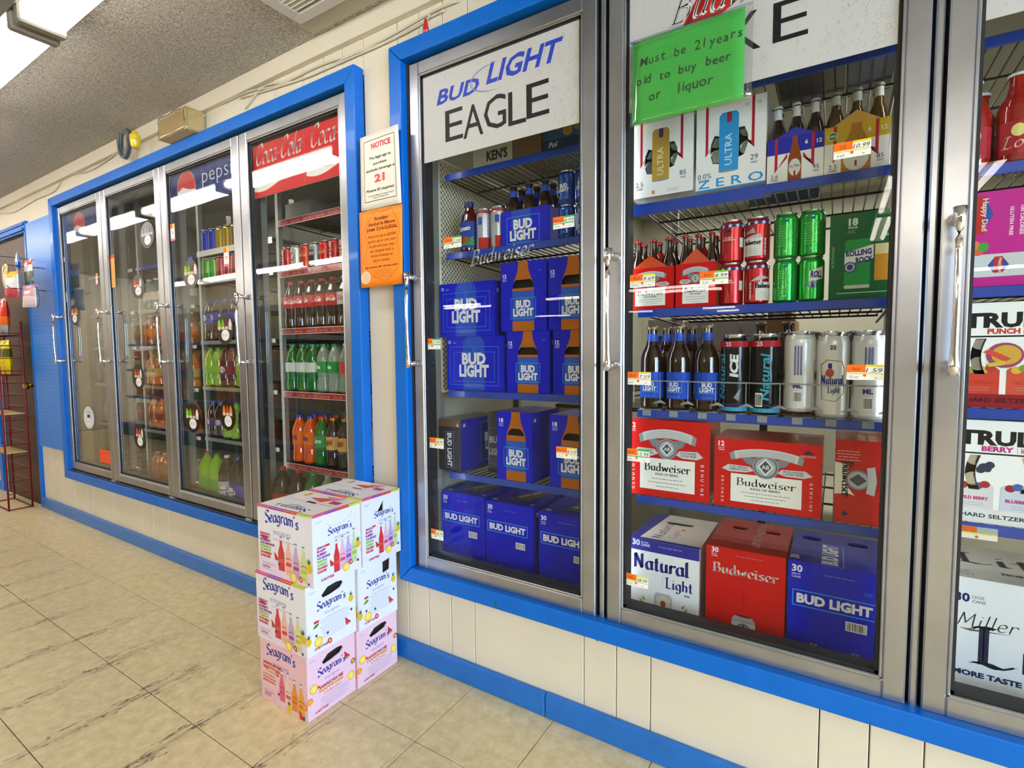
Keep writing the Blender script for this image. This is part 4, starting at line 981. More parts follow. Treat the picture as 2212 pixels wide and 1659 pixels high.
def t_bl30(p, W, H):
    p.rect(0, 0, W, H, '#181f9c'); p.frame(W * .36, -.0, W * .24, H * .62, .002, CYAN); p.text('BUD LIGHT', W * .53, H * .32, .032, '#d6d9e4', bold=.05, w=H * .55, rot=PI / 2); p.text('30', W * .11, H * .12, .02, '#d6d9e4', bold=.04, rot=PI / 2)
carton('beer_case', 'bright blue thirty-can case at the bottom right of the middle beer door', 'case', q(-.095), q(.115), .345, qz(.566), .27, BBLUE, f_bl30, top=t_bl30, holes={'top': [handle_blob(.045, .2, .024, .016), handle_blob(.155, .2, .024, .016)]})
zs5 = qz(.686)
def f_b12(gx=.075, word=True):
    def f(p, W, H):
        p.rect(0, 0, W, H, BRED); count(p, .010, H * .89, '12', .013, 'BOTTLES' if not word else 'CANS'); bud_label(p, W * .5, H * .09, W * .92, H * .82)
        genuine(p, W * .085 + .004, H * .08, H * .42); genuine(p, W * .90, H * .10, H * .42, False)
        if word: p.poly([(W * .83, H * .865), (W * .88, H * .92), (W * .93, H * .865)], '#1c1f55'); p.text('FOLDS of HONOR', W * .88, H * .82, .005, '#d8b9b4', bold=.02, w=.035)
    return f
carton('beer_case', 'red twelve-bottle case with slanted sides, at the left under the upright single bottles', 'case', q(-.546), q(-.300), zs5, qz(.920), .19, BRED, f_b12(word=False), taper=.010)
carton('beer_case', 'long red twelve-can case in the middle of the shelf with the red cases', 'case', q(-.288), q(-.024), zs5 + .001, qz(.880), .19, BRED, f_b12())
def f_btall(p, W, H):
    p.rect(0, 0, W, H, '#b80f14'); x = W * .35
    p.poly([(0, H * .34), (0, H * .73), (W * .27, H * .70), (W * .27, H * .36)], '#dcdbd6'); p.pen('Budweiser', W * .15, H * .53, .022, '#16162a', (.09, .025), w=H * .42, rot=-PI / 2, serif=True)
    p.poly([(W * .27, H * .36), (W * .40, H * .34), (W * .27, H * .43)], '#e6e1dc'); p.ell(W * .46, H * .53, .025, .025, '#70757f', 20); p.ell(W * .46, H * .53, .021, .021, '#a7abb3', 20); p.poly([(W * .46 - .018, H * .53), (W * .46, H * .53 + .015), (W * .46 + .018, H * .53), (W * .46, H * .53 - .015)], '#4a4e5a')
    p.poly([(W * .62, H * .38), (W * .78, H * .36), (W * .82, H * .53), (W * .78, H * .70), (W * .62, H * .68), (W * .66, H * .53)], '#b9bcc2'); p.poly([(W * .82, H * .40), (W * .95, H * .44), (W * .95, H * .62), (W * .82, H * .67)], '#8e0a10')
    p.text('12', W * .9, H * .9, .009, '#e0d0d0', bold=.04, rot=-PI / 2); p.poly([(W * .17, H * .15), (W * .30, H * .11), (W * .17, H * .07)], '#1c1f55')
    p.blurb(W * .25, H * .86, .05, 4, .007, '#d9a6a4', .002)
carton('beer_case', 'red case standing on end with a sideways label, right of the long red case', 'case', q(.004), q(.112), zs5 + .001, qz(.90), .19, '#b80f14', f_btall)
# upright bottles and tall cans in clear pusher lanes
zs4 = qz(.951)
def l_blb(p, r, h):
    p.rect(-r * 2.1, h * .13, r * 4.2, h * .31, '#1546b8'); bl_logo(p, 0, h * .27, r * 1.15); p.bars(-r * 1.5, h * .2, r * .32, h * .1); p.blurb(0, h * .16, r * 1.2, 2, .003, '#6f92d8', .0008)
    for k in range(6): p.line([(-r * 1.6 + r * .6 * k, h * .43), (-r * 1.4 + r * .6 * k, h * .40), (-r * 1.6 + r * .6 * k, h * .37)], .0008, '#4477d8')
bx = [q(-.482), q(-.402), q(-.321)]
for i, (x, rt) in enumerate(zip(bx, (.1, -.35, .45))):
    bottle('beer_bottle', '%s tall brown bottle with blue label in the clear pusher lanes' % ('leftmost', 'middle', 'rightmost')[i], 'bottle', x, YR + .045, zs4, .034, .248, AMBER, '#7d6a4a', l_blb, (.80, .89, '#1546b8'), rot=rt * .5, group='tall bottles in the pusher lanes')
for i, (x, yy) in enumerate(((q(-.46), .125), (q(-.385), .125), (q(-.445), .21), (q(-.212), .33), (q(-.134), .33))):
    bottle('beer_bottle', ['brown bottle directly behind the leftmost blue-labelled bottle', 'brown bottle behind the middle blue-labelled bottle', 'brown bottle third in line behind the leftmost blue-labelled bottles', 'brown bottle neck rising behind the left dark tall can', 'brown bottle neck rising behind the right dark tall can'][i], 'bottle', x, YR + yy, zs4, .034, .248 if i < 3 else .262, AMBER if i < 3 else AMBER_L, '#7d6a4a', None, (.80, .89, '#1546b8') if i < 3 else None, group='tall bottles in the pusher lanes')
def l_ice(n):
    def f(p, r, h):
        p.rect(-r * 2.6, h * .84, r * 5.2, h * .075, '#b0182c'); p.text('25', -r * .3, h * .852, h * .05, '#dccfd2', bold=.03); p.rect(-r * 2.6, h * .03, r * 5.2, h * .05, '#35a0cc'); p.rect(-r * 2.6, h * .11, r * 5.2, h * .012, '#3a2ba0')
        p.text('Natural', -r * (.55 if n == 0 else -.35), h * .46, r * .55, '#2f9fc4', bold=.02, shear=.2, rot=PI / 2, w=h * .56)
        if n == 0: p.text('ICE', r * .35, h * .60, r * .5, '#e0e2e6', bold=.05, shear=.15, rot=PI / 2, w=h * .28); p.poly([(r * .1, h * .2), (r * .6, h * .34), (r * .45, h * .16)], '#8a8f98')
        else: p.bars(-r * .55, h * .1, r * .5, h * .17)
    return f
for i, (x, rt) in enumerate(((q(-.245), 0), (q(-.166), 0))):
    can('tall_beer_can', 'dark tall can with turquoise lettering, %s in the pusher lanes' % ('left one beside the bottles' if i == 0 else 'right one beside the white cans'), 'can', x, YR + .045, zs4, .037, .213, '#101114', l_ice(i), rt, group='dark tall cans')
def l_nat(n):
    def f(p, r, h):
        G = '#a08a3e'
        for du in ((0,) if n == 1 else (-r * 1.75, r * 1.75)):
            pts = [(du - r * .72, h * .62), (du - r * .3, h * .68), (du + r * .55, h * .66), (du + r * .72, h * .58), (du + r * .72, h * .30), (du + r * .2, h * .2), (du - r * .6, h * .22)]
            p.line(pts, .0022, G, close=True)
            p.pen('Natural', du, h * .40, r * .6, '#22307e', (.06, .035), w=r * 1.3); p.pen('Light', du + r * .1, h * .30, r * .4, '#22307e', (.06, .035), w=r * .7)
            p.rect(du - r * .25, h * .58, r * .22, h * .06, '#22307e'); p.ell(du - r * .15, h * .53, r * .25, r * .28, '#b04a34', 14); p.text('25', du, h * .80, r * .25, '#22307e', bold=.04)
        if n != 1: 
            for k in range(3): p.rect(-r * .28 + k * r * .18, h * .46, r * .10, h * .36, '#6a73b0')
            p.bars(-r * .3, h * .12, r * .5, h * .14); p.text('ML', -r * .05, h * .3, r * .3, '#3d4794', bold=.05)
    return f
for i, x in enumerate((q(-.083), q(-.008), q(.07))):
    can('tall_beer_can', ['left white tall can in the pusher lanes, showing its back panel', 'middle white tall can in the pusher lanes, showing its gold-framed label', 'right white tall can in the pusher lanes, behind the last price tag'][i], 'can', x, YR + .045, zs4 + (.012 if i == 0 else 0), .037, .205 if i == 0 else .213, mat('#dfe2e6', .3, .2, coat=.3), l_nat(i), 0, group='white tall cans')
for i, (x, yy) in enumerate([(q(-.11), .13), (q(-.03), .13), (q(.06), .13), (q(-.04), .21), (q(.07), .21), (q(-.12), .21)]):
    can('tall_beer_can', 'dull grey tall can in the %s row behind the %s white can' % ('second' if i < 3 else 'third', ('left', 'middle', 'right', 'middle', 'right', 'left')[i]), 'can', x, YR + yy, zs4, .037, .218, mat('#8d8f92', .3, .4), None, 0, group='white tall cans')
PUSH = mat('#c3c8ca', .12, coat=.5, trans=.55)
pt = thing('shelf_pusher_tray', 'clear plastic pusher lanes holding the upright bottles and tall cans', 'tray', (0, YR, zs4))
for i, x in enumerate([*bx, q(-.245), q(-.166), q(-.083), q(-.008), q(.07)]):
    b = MB(); b.tube([(x - .0405, .0, .02), (x - .0405, 0, .085)], .0016, PUSH, 5); b.tube([(x - .04 + .08 * k / 6, -.0 + .004 * math.sin(PI * k / 6) * -3, .084) for k in range(7)], .0022, PUSH, 5)
    b.lathe([(0, .0), (.034, .0), (.036, -.004), (.03, -.006), (0, -.006)], PUSH, 14, cx=x, cy=.040, z0=0); b.box(x - .012, x + .012, -.008, .004, -.018, .0, PUSH, .001); b.tube([(x + .02, -.012, .02), (x + .04, -.006, .026), (x + .055, -.010, .020)], [.002, .005, .002], PUSH, 6)
    b.build('lane', pt)
# second shelf: carriers and stacked cans
def carrier(name, label, x0, x1, z0, hz, depth, col, front, nb=3, body=AMBER, cap='#a31818', neck=None, y=None, bh=.205, peak=.0, peakcol=None, rz=0):
    y = YR + .005 if y is None else y; W_ = x1 - x0; t = thing(name, label, 'six-pack', (x0, y, z0), rz)
    cm = pm(col, .6); b = MB()
    b.box(0, W_, 0, .0015, 0, hz, cm); b.box(0, W_, depth - .0015, depth, 0, hz, cm); b.box(0, .0015, 0, depth, 0, hz, cm); b.box(W_ - .0015, W_, 0, depth, 0, hz, cm); b.box(0, W_, 0, depth, 0, .002, cm)
    pc = mat(peakcol or col, .35)
    b.prism([(W_ * .12, hz - .01), (W_ * .88, hz - .01), (W_ * .64, hz + .05), (W_ * .36, hz + .05)], depth / 2 - .001, depth / 2 + .001, cm)
    if peak: b.prism([(W_ * .12, hz - .001), (W_ * .88, hz - .001), (W_ * .5, hz + peak)], 0, .0015, pc)
    b.build('carrier', t); p = Print(); front(p, W_, hz); p.build('front_print', t, on_front(0, 0, 0))
    r = min(W_ / nb / 2, depth / 4) * .96
    pr = bottle('bottle', '', '', W_ / nb / 2, depth * .27, .003, r, bh, body, cap, None, neck, parent=t)
    for k in range(nb):
        for j in range(2):
            if k or j: dup(pr, ((k + .5) * W_ / nb, depth * (.27, .75)[j], .003), parent=t)
    return t
zs3 = qz(1.253)
def f_b6(p, W, H): p.rect(0, 0, W, H, BRED); bud_label(p, W * .5, H * .08, W * .9, H * .86)
carrier('beer_six_pack', 'red six-bottle carrier at the far left of the shelf with the green cans', q(-.549), q(-.408), zs3, .118, .115, BRED, f_b6, peak=.035, peakcol='#c8441c')
carrier('beer_six_pack', 'second red six-bottle carrier, beside the red stacked cans', q(-.403), q(-.292), zs3, .120, .115, BRED, f_b6, peak=.04, peakcol='#c8441c')
def l_bud(v):
    def f(p, r, h):
        p.rect(-r * 2.8, h * .82, r * 5.6, h * .15 if 0 else h * .07, '#1d2a6c')
        for k in range(9): 
            x = (-2.4 + .6 * k) * r; P = []
            for i in range(10): a = PI / 2 + i * PI / 5; rr = .0062 if i % 2 == 0 else .0026; P.append((x + rr * math.cos(a), h * .855 + rr * math.sin(a)))
            p.poly(P, '#dadce4')
        if v == 0: p.text('10 YEAR', -r * .1, h * .56, .004, '#e8c9c8', bold=.03); p.text('PARTNERSHIP', -r * .1, h * .51, .004, '#e8c9c8', bold=.03, w=r); p.rect(r * .8, h * .35, r * .4, h * .22, '#d9d2cc'); p.poly([(-r * .4, h * .70), (-r * .1, h * .78), (r * .2, h * .70)], '#16204f')
        elif v == 1: p.rect(-r * 1.1, h * .1, r * 1.6, h * .42, '#dcdbd6'); p.pen('Budweiser', -r * .35, h * .36, h * .12, '#16162a', (.09, .025), w=r * 1.5, serif=True); p.poly([(-r * 1.1, h * .52), (r * .2, h * .60), (r * .5, h * .56), (r * .1, h * .50)], '#b9bcc2'); p.blurb(-r * .3, h * .25, r * 1.1, 3, .006, '#8d8d92', .0009); p.poly([(-r, h * .62), (-r * .2, h * .75), (0, h * .62)], '#9da2aa'); p.text('GENUINE', r * .8, h * .3, .004, '#eee0de', bold=.03, rot=PI / 2, w=h * .4)
        else: p.rect(r * .05, h * .08, r * 1.6, h * .42, '#dcdbd6'); p.pen('Budweiser', r * .8, h * .36, h * .13, '#16162a', (.09, .025), w=r * 1.5, serif=True); p.poly([(-r * .4, h * .52), (r * .4, h * .66), (r * 1.2, h * .60), (r * .3, h * .54)], '#b9bcc2'); p.text('GENUINE', -r * .3, h * .3, .004, '#eee0de', bold=.03, rot=PI / 2, w=h * .4); p.blurb(r * .8, h * .25, r * 1.1, 3, .006, '#8d8d92', .0009)
    return f
bc = [[q(-.257), q(-.192)], [q(-.255), q(-.190)]]; ch = qz(1.379) - qz(1.263)
for lv in (1, 0):
    for k in (0, 1):
        can('beer_can', '%s %s of the four red star-rimmed cans stacked beside the carriers' % (('lower', 'upper')[lv], ('left', 'right')[k]), 'can', bc[0][k], YR + .036, zs3 + lv * (ch + .001), .0305, ch, mat('#b5121c', .25, .5, coat=.3), l_bud((2, 2)[k] if lv == 0 and k == 1 else (0, 1)[k]), 0, group='red stacked cans')
def l_rr(v):
    def f(p, r, h):
        if v < 3:
            for k in range(9): p.blurb(0, h * (.70 - .055 * k), r * 1.2, 1, .01, '#9fdca0', .0009)
            p.poly([(-r * .25, h * .80), (r * .3, h * .86), (r * .2, h * .78)], '#1a5fae'); p.text('33', 0, h * .12, .005, '#cfeecb', bold=.02)
        else: p.poly([(-r * .1, h * .40), (r * 1.0, h * .50), (r * 1.0, h * .76), (-r * .1, h * .66)], '#dfe2e4'); p.text('ROLL', r * .45, h * .52, h * .13, '#262a7a', bold=.05, w=r * .95, shear=.1); p.ell(r * .15, h * .36, r * .32, r * .32, '#3d4b8c', 16); p.ell(r * .15, h * .36, r * .26, r * .26, '#c9d0dc', 16); p.ell(r * .15, h * .36, r * .16, r * .18, '#3d4b8c', 12)
    return f
GRN = mat('#1fa53a', .2, .6, coat=.3)
for lv in (1, 0):
    for k in (0, 1):
        can('beer_can', '%s %s of the four bright green cans stacked two by two' % (('lower', 'upper')[lv], ('left', 'right')[k]), 'can', q(-.122) + k * q(.060), YR + .036, zs3 + lv * (ch + .001), .029, ch, GRN, l_rr(3 if (lv, k) == (0, 1) else 0), 0, group='green stacked cans', lid=mat('#7fae84', .25, .9))
def f_rr(p, W, H):
    p.rect(0, 0, W, H, '#0d5c33'); p.text('18', W * .33, H * .86, .015, '#cfe3d4', bold=.05); p.text('PACK', W * .33, H * .82, .005, '#cfe3d4', bold=.03); p.blurb(W * .3, H * .79, .015, 2, .004, '#9fc4ab', .001)
    p.rect(W * .22, H * .15, W * .36, H * .54, '#1d8f45', .006); p.rect(W * .22, H * .12, W * .36, H * .04, '#b9c2be', .003); p.rect(W * .64, H * .2, W * .22, H * .36, '#c9902c'); p.rect(W * .64, H * .5, W * .22, H * .12, '#dccf9f')
    p.poly([(W * .22, H * .40), (W * .62, H * .46), (W * .62, H * .62), (W * .22, H * .54)], '#e3e5e6'); p.text('ROLLING', W * .42, H * .505, .012, '#2b2e86', bold=.05, w=W * .36, rot=.06); p.text('ROCK', W * .50, H * .42, .012, '#2b2e86', bold=.05, w=W * .24, rot=.06)
    p.ell(W * .30, H * .37, W * .09, W * .09, '#343d7c', 18); p.ell(W * .30, H * .37, W * .07, W * .07, '#b4bccc', 18); p.ell(W * .30, H * .37, W * .045, W * .05, '#343d7c', 12)
    p.line([(W * .12, H * .07), (W * .82, H * .07)], .0015, '#cfe3d4'); p.text('TASTE', W * .85, H * .70, .005, '#cfe3d4', bold=.03); p.text('AS EXTRA PALE', W * .07, H * .5, .005, '#7fb394', bold=.02, rot=PI / 2)
carton('beer_case', 'dark green eighteen-can case with a can and glass of beer, right of the green cans', 'case', q(-.022), q(.125), zs3, qz(1.462), .2, '#0d5c33', f_rr)
# first shelf: white packs with red ribbons
zs2 = qz(1.564)
def ribbon(p, x0, x1, y0, y1, w, col='#b01c33'):
    p.poly([(x0, y1), (x0 + w, y1), (x0 + w, y0 + .01), (x0 + .028, y0 + .034), (x0 + .028, y0 + .046), (x0, y0)], col); p.poly([(x1, y1), (x1 - w, y1), (x1 - w, y0 + .022), (x1 - .024, y0 + .03), (x1 - .024, y0 + .042), (x1, y0 + .004)], col)
def ultra(num, cal, cc, canc, zero=False, gold='#b08d3c'):
    def f(p, W, H):
        p.rect(0, 0, W, H, '#e9e9eb'); ribbon(p, W * .14, W * .84, H * .40, H, .007)
        p.poly([(W * .34, H * .20), (W * .62, H * .20), (W * .62, H * .84), (W * .58, H * .88), (W * .38, H * .88), (W * .34, H * .84)], canc); p.ell(W * .48, H * .2, W * .14, H * .012, '#8b8f90', 14)
        p.poly([(W * .45, H * .76), (W * .52, H * .76), (W * .52, H * .88), (W * .45, H * .88)], '#a02440' if zero else '#5a2a6a'); p.text('ULTRA', W * .525, H * .45, W * .10, '#dfe6ea' if zero else '#e6e0c4', bold=-.004, rot=PI / 2, w=H * .36)
        x = W * .13
        p.text(num, x, H * .15, .013, '#2a3560', 'c', bold=.0); p.text('ALC./VOL.' if zero else 'CARBS', x, H * .11, .0045, '#2a3560', bold=.02)
        p.text(cal, W * .84, H * (.22 if not zero else .28), .013, '#2a3560'); p.text('CALS', W * .84, H * (.18 if not zero else .24), .0045, '#2a3560', bold=.02)
        if zero: p.rect(0, 0, W, H * .02, '#1f86cf'); p.text('Z E R O', W * .5, H * -.0 + .008, .022, '#2b93d8', bold=.012, w=W * .94); p.text('12', W * .73, H * .9, .007, '#2a3560'); p.text('12', W * .90, H * .9, .007, '#2a3560')
        else: p.rect(W * .34, H * .03, W * .05, H * .05, '#c98d5e'); p.blurb(W * .68, H * .075, W * .22, 4, .003, '#9a9ba0', .0008)
    return f
def hg(W, H): 
    a = [(W * .34, H * .30), (W * .34, H * .62), (W * .27, H * .64), (W * .22, H * .55), (W * .21, H * .42), (W * .25, H * .31)]
    b = [(W * .62, H * .34), (W * .70, H * .36), (W * .75, H * .48), (W * .75, H * .58), (W * .70, H * .68), (W * .62, H * .68)]
    return {'front': [a[::-1], b]}
g_ = (q(-.536), q(-.358)); zz = (q(-.350), q(-.172))
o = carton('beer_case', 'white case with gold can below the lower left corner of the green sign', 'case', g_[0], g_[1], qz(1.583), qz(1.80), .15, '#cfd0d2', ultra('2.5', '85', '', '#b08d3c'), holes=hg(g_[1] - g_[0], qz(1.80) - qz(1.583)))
ends(o, [(.05, .085), (.05, .125), (.125, .095), (.125, .135)], r=.019)
o = carton('beer_case', 'white case with bright blue can, right below the green sign', 'case', zz[0], zz[1], qz(1.572), qz(1.803), .15, '#cfd0d2', ultra('0.0%', '29', '', '#2b93d8', True), holes=hg(zz[1] - zz[0], qz(1.803) - qz(1.572)))
ends(o, [(.05, .09), (.05, .13), (.125, .10), (.125, .145)], r=.019)
sbox('shelf_lip', q(-.536), q(-.172), YR - .006, YR - .003, qz(1.53), qz(1.563), CHAN, parent=RC)
def f_u6(cola, bot, num, cal, badge=False):
    def f(p, W, H):
        p.rect(0, 0, W, H, '#e9e9eb'); p.rect(0, H * .64, W, H * .36, cola); ribbon(p, W * .14, W * .84, H * .22, H, .0065)
        w_ = W * (.24 if not badge else .46)
        p.poly([(W * .5 - w_ / 2, 0), (W * .5 + w_ / 2, 0), (W * .5 + w_ / 2, H * .5), (W * .5 + w_ * .2, H * .84), (W * .5 + w_ * .18, H), (W * .5 - w_ * .18, H), (W * .5 - w_ * .2, H * .84), (W * .5 - w_ / 2, H * .5)], bot)
        p.ell(W * .5, H * .30, w_ * .44, w_ * (.7 if not badge else .55), '#d5d5d2', 18); p.text('ULTRA', W * .5, H * .30, .006, '#4a3a4e', bold=.01, w=w_ * .75); p.rect(W * .5 - .002, H * .1, .004, H * .12, '#a01c33')
        p.text(num, W * .14, H * .10, .010, '#2a3560'); p.text('CARBS', W * .14, H * .045, .0038, '#2a3560', bold=.02); p.text(cal, W * .87, H * .19, .010, '#2a3560'); p.text('CALS', W * .87, H * .13, .0038, '#2a3560', bold=.02)
        p.text('6', W * .70, H * .78, .009, '#e9e9ee', bold=.03); p.text('12', W * .92, H * .76, .009, '#e9e9ee', bold=.03)
        if badge: p.ell(W * .13, H * .80, .010, .010, '#d9ddd2', 16); p.ell(W * .13, H * .80, .0085, .0085, '#3f7a3c', 16); p.text('USDA', W * .13, H * .80 - .002, .004, '#e6e6dc', bold=.03)
    return f
carrier('beer_six_pack', 'blue-topped white six-bottle carrier beside the case with the blue can', q(-.169), q(-.0405), qz(1.564), .108, .10, '#cdced0', f_u6('#1f25a6', '#8a4218', '2.6', '95'), cap='#b9bcc2', neck=(.80, .93, '#c9ccd2'), peak=.022, peakcol='#1f25a6', bh=.198)
carrier('beer_six_pack', 'yellow-topped white six-bottle carrier behind the ten-dollar price tag', q(-.0395), q(.093), qz(1.564), .110, .10, '#cdced0', f_u6('#c5a41c', '#a8761c', '2.5', '85', True), body=mat('#4a3206', .06, coat=.8), cap='#8f8a80', neck=(.82, .93, '#b9bcb4'), peak=.03, peakcol='#c79a2a', bh=.20)
carton('snack_box', 'dark teal box standing behind the white-capped bottles', 'box', q(-.26), q(-.06), qz(1.60), qz(1.80), .05, '#24414f', lambda p, W, H: (p.text("s'mores", W * .55, H * .58, .022, '#8d9aa0', bold=.04, w=.11),), y=YR + .35)
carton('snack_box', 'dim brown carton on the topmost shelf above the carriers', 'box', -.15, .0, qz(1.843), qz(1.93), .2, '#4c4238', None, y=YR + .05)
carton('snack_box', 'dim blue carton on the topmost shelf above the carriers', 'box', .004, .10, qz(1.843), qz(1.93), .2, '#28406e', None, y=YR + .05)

# ================= first beer door
def f_30(p, W, H):
    p.rect(0, 0, W, H, BBLUE); count(p, .008, H * .89, '30', .015); p.blurb(W * .5, H * .89, .06, 1, .01, '#5a60c0', .003); bl_logo(p, W * .46, H * .66, W * .76, False); p.bars(W * .64, H * .42, W * .19, H * .085)
    for cx in (.30, .72): tealcan(p, W * cx, H * .10, .045)
def t_30(p, W, H): p.rect(0, 0, W, H, '#181f9c'); p.text('30', W * .12, H * .07, .014, '#c9cce0', bold=.04); p.text('30', W * .9, H * .08, .010, '#c9cce0', bold=.04); p.poly([(W * .3, H * .2), (W * .62, H * .95), (W * .9, H * .95), (W * .75, H * .2)], '#5a5446'); p.text('BUD LIGHT', W * .62, H * .55, .02, '#a9acb8', bold=.04, rot=1.2, w=H * .5)
def r_30(p, W, H): p.rect(0, 0, W, H, '#161c90'); p.text('30', .03, H * .86, .014, '#c9cce0', bold=.04)
xs30 = [(q(-1.300), q(-1.094)), (q(-1.088), q(-.885)), (q(-.863), q(-.655))]
for i, (a, b_) in enumerate(xs30):
    carton('beer_case', ['dark blue thirty-can case at the bottom left of the leftmost beer door', 'dark blue thirty-can case in the middle of the bottom row, leftmost beer door', 'dark blue thirty-can case at the bottom right of the leftmost beer door'][i], 'case', a, b_, .335, qz(.588 - .006 * i), .26, BBLUE, f_30, right=r_30, top=t_30, group='blue thirty-can cases')
def f_18(p, W, H):
    p.rect(0, 0, W, H, BBLUE); count(p, .010, H * .84, '18', .014, 'BOTTLES'); bottle_pic(p, W * .55, 0, H, W * .56); bl_logo(p, W * .55, H * .34, W * .56)
def hole18(W, H): return {'front': [[(W * .30, H * .66), (W * .80, H * .66), (W * .74, H * .73), (W * .66, H * .76), (W * .44, H * .76), (W * .36, H * .73)]]}
def r_18(p, W, H): p.rect(0, 0, W, H, '#171e98'); p.text('18', .02, H * .86, .012, '#c9cce0', bold=.04)
z4 = qz(.671)
for i, (a, b_) in enumerate(((q(-1.032), q(-.886)), (q(-.816), q(-.66)))):
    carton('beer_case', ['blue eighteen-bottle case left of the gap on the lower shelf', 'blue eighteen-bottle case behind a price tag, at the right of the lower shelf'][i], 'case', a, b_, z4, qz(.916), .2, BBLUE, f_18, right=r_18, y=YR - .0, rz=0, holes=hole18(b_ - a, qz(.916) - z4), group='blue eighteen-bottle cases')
def f_dark(p, W, H): p.rect(0, 0, W, H, '#16151c'); p.rect(0, H * .86, W, H * .14, '#5a4433'); p.frame(W * .30, H * .05, W * .38, H * .72, .001, CYAN); p.text('BUD LIGHT', W * .40, H * .41, .019, '#d6d8de', bold=.04, rot=-PI / 2, w=H * .66); p.text('18', W * .82, H * .9, .008, '#d6d8de', rot=-PI / 2, bold=.04)
def r_dark(p, W, H): p.rect(0, 0, W, H, '#1d2496'); p.frame(W * .5, H * .1, W * .46, H * .8, .002, CYAN); p.text('18', .02, H * .86, .012, '#c9cce0', bold=.04); p.text('BUD', W * .78, H * .5, .03, SILV, bold=.05); p.text('LIGHT', W * .78, H * .32, .03, SILV, bold=.05, w=.08)
carton('beer_case', 'black-fronted case with vertical lettering at the left of the lower shelf', 'case', q(-1.309), q(-1.20), z4 + .001, qz(.87), .25, '#16151c', f_dark, right=r_dark)
carton('beer_case', 'dark case with silver lettering set back left of the eighteen-bottle case', 'case', q(-1.115), q(-1.045), z4 + .001, qz(.90), .2, '#1b1c26', lambda p, W, H: (p.frame(.004, H * .15, W - .008, H * .6, .0012, '#3d7cc4'), p.text('BUD', W * .5, H * .50, .022, '#9fa4b0', bold=.04, w=W * .8), p.text('LIGHT', W * .5, H * .30, .022, '#9fa4b0', bold=.04, w=W * .85)), y=YR + .06)
z3 = qz(.985)
def f_12c(p, W, H):
    p.rect(0, 0, W, H, BBLUE); p.poly([(W * .3, 0), (W * .68, 0), (W * .68, H * .9), (W * .6, H), (W * .38, H), (W * .3, H * .9)], '#2448b8')
    for k in range(5): p.line([(W * (.34 + .07 * k), H), (W * .49, H * (.75 - .02 * k))], .001, '#3f78d0')
    p.text('12', .008, H * .88, .010, '#dfe1ea', 'l', bold=.04); p.blurb(.03, H * .90, .014, 2, .004, '#c5c8e0', .0012, 'l')
    p.frame(W * .06, H * .10, W * .86, H * .72, .0018, '#2f7ad0'); p.frame(W * .13, H * .17, W * .72, H * .55, .0018, '#2f7ad0')
    p.text('BUD', W * .49, H * .50, H * .19, SILV, bold=.05, w=W * .42); p.text('LIGHT', W * .49, H * .27, H * .20, SILV, bold=.05, w=W * .52); p.blurb(W * .49, H * .12, W * .35, 3, .005, '#9ba3c8', .001)
def r_12(p, W, H): p.rect(0, 0, W, H, '#191f9c'); p.text('12', .02, H * .8, .010, '#c9cce0', bold=.04)
c1 = (q(-1.292), q(-1.040)); c2 = (q(-1.262), q(-1.003)); h12 = .193
carton('beer_case', 'lower blue twelve-can case at the left of the middle shelf', 'case', c2[0], c2[1], z3, z3 + h12, .2, BBLUE, f_12c, right=r_12)
carton('beer_case', 'upper blue twelve-can case with bent top, leftmost beer door', 'case', c1[0], c1[1], z3 + h12 + .001, z3 + 2 * h12, .2, BBLUE, f_12c, right=r_12)
def f_12b(p, W, H):
    p.rect(0, 0, W, H, BBLUE); count(p, .008, H * .78, '12', .012, 'BOTTLES'); bottle_pic(p, W * .5, 0, H, W * .48); bl_logo(p, W * .5, H * .33, W * .45); p.blurb(W * .86, H * .86, .015, 2, .004, CYAN, .001)
def hole12(W, H): return {'front': [[(W * .27, H * .62), (W * .73, H * .62), (W * .73, H * .68), (W * .66, H * .74), (W * .34, H * .74), (W * .27, H * .68)]]}
hb = [qz(1.199) - z3, qz(1.438) - qz(1.2)]
for lv in (0, 1):
    for k, (a, b_) in enumerate(((q(-.99), q(-.818)), (q(-.806), q(-.64))) if lv == 0 else ((q(-1.012), q(-.830)), (q(-.822), q(-.64)))):
        zb = z3 + (hb[0] + .001 if lv else 0); H_ = hb[lv]
        carton('beer_case', '%s %s blue twelve-bottle case with a pictured bottle on the middle shelf' % (('lower', 'upper')[lv], ('left', 'right')[k]), 'case', a, b_, zb, zb + H_, .14, BBLUE, f_12b, right=r_12, holes=hole12(b_ - a, H_), group='blue twelve-bottle cases')
z2 = qz(1.498)
def f_bl6(p, W, H): p.rect(0, 0, W, H, BBLUE); p.rect(W * .22, 0, W * .40, H, '#1c47b4'); bl_logo(p, W * .46, H * .42, W * .55)
carrier('beer_six_pack', 'blue six-bottle carrier standing above the white script lettering', q(-1.008), q(-.818), z2, .112, .115, BBLUE, f_bl6, neck=(.78, .88, '#1546b8'), cap='#3c3a38')
def l_blc(p, r, h):
    p.rect(-r * 2.8, 0 + h * .06, r * 5.6, h * .10, '#0f2f7c'); bl_logo(p, 0, h * .48, r * 1.25, box=False); p.blurb(0, h * .2, r * 1.3, 2, .005, '#88a4d8', .001)
    for k in range(6): p.line([(-r * 1.6 + r * .6 * k, h * .84), (-r * 1.3 + r * .6 * k, h * .72), (-r * 1.5 + r * .6 * k, h * .62)], .001, '#5e96dc')
def l_blc2(p, r, h): p.text('BUD LIGHT', r * .1, h * .45, r * .4, '#c9ccd4', bold=.05, rot=PI / 2, w=h * .7); p.rect(-r * .8, h * .2, r * .4, h * .5, '#9fb4d8')
ch2 = .105
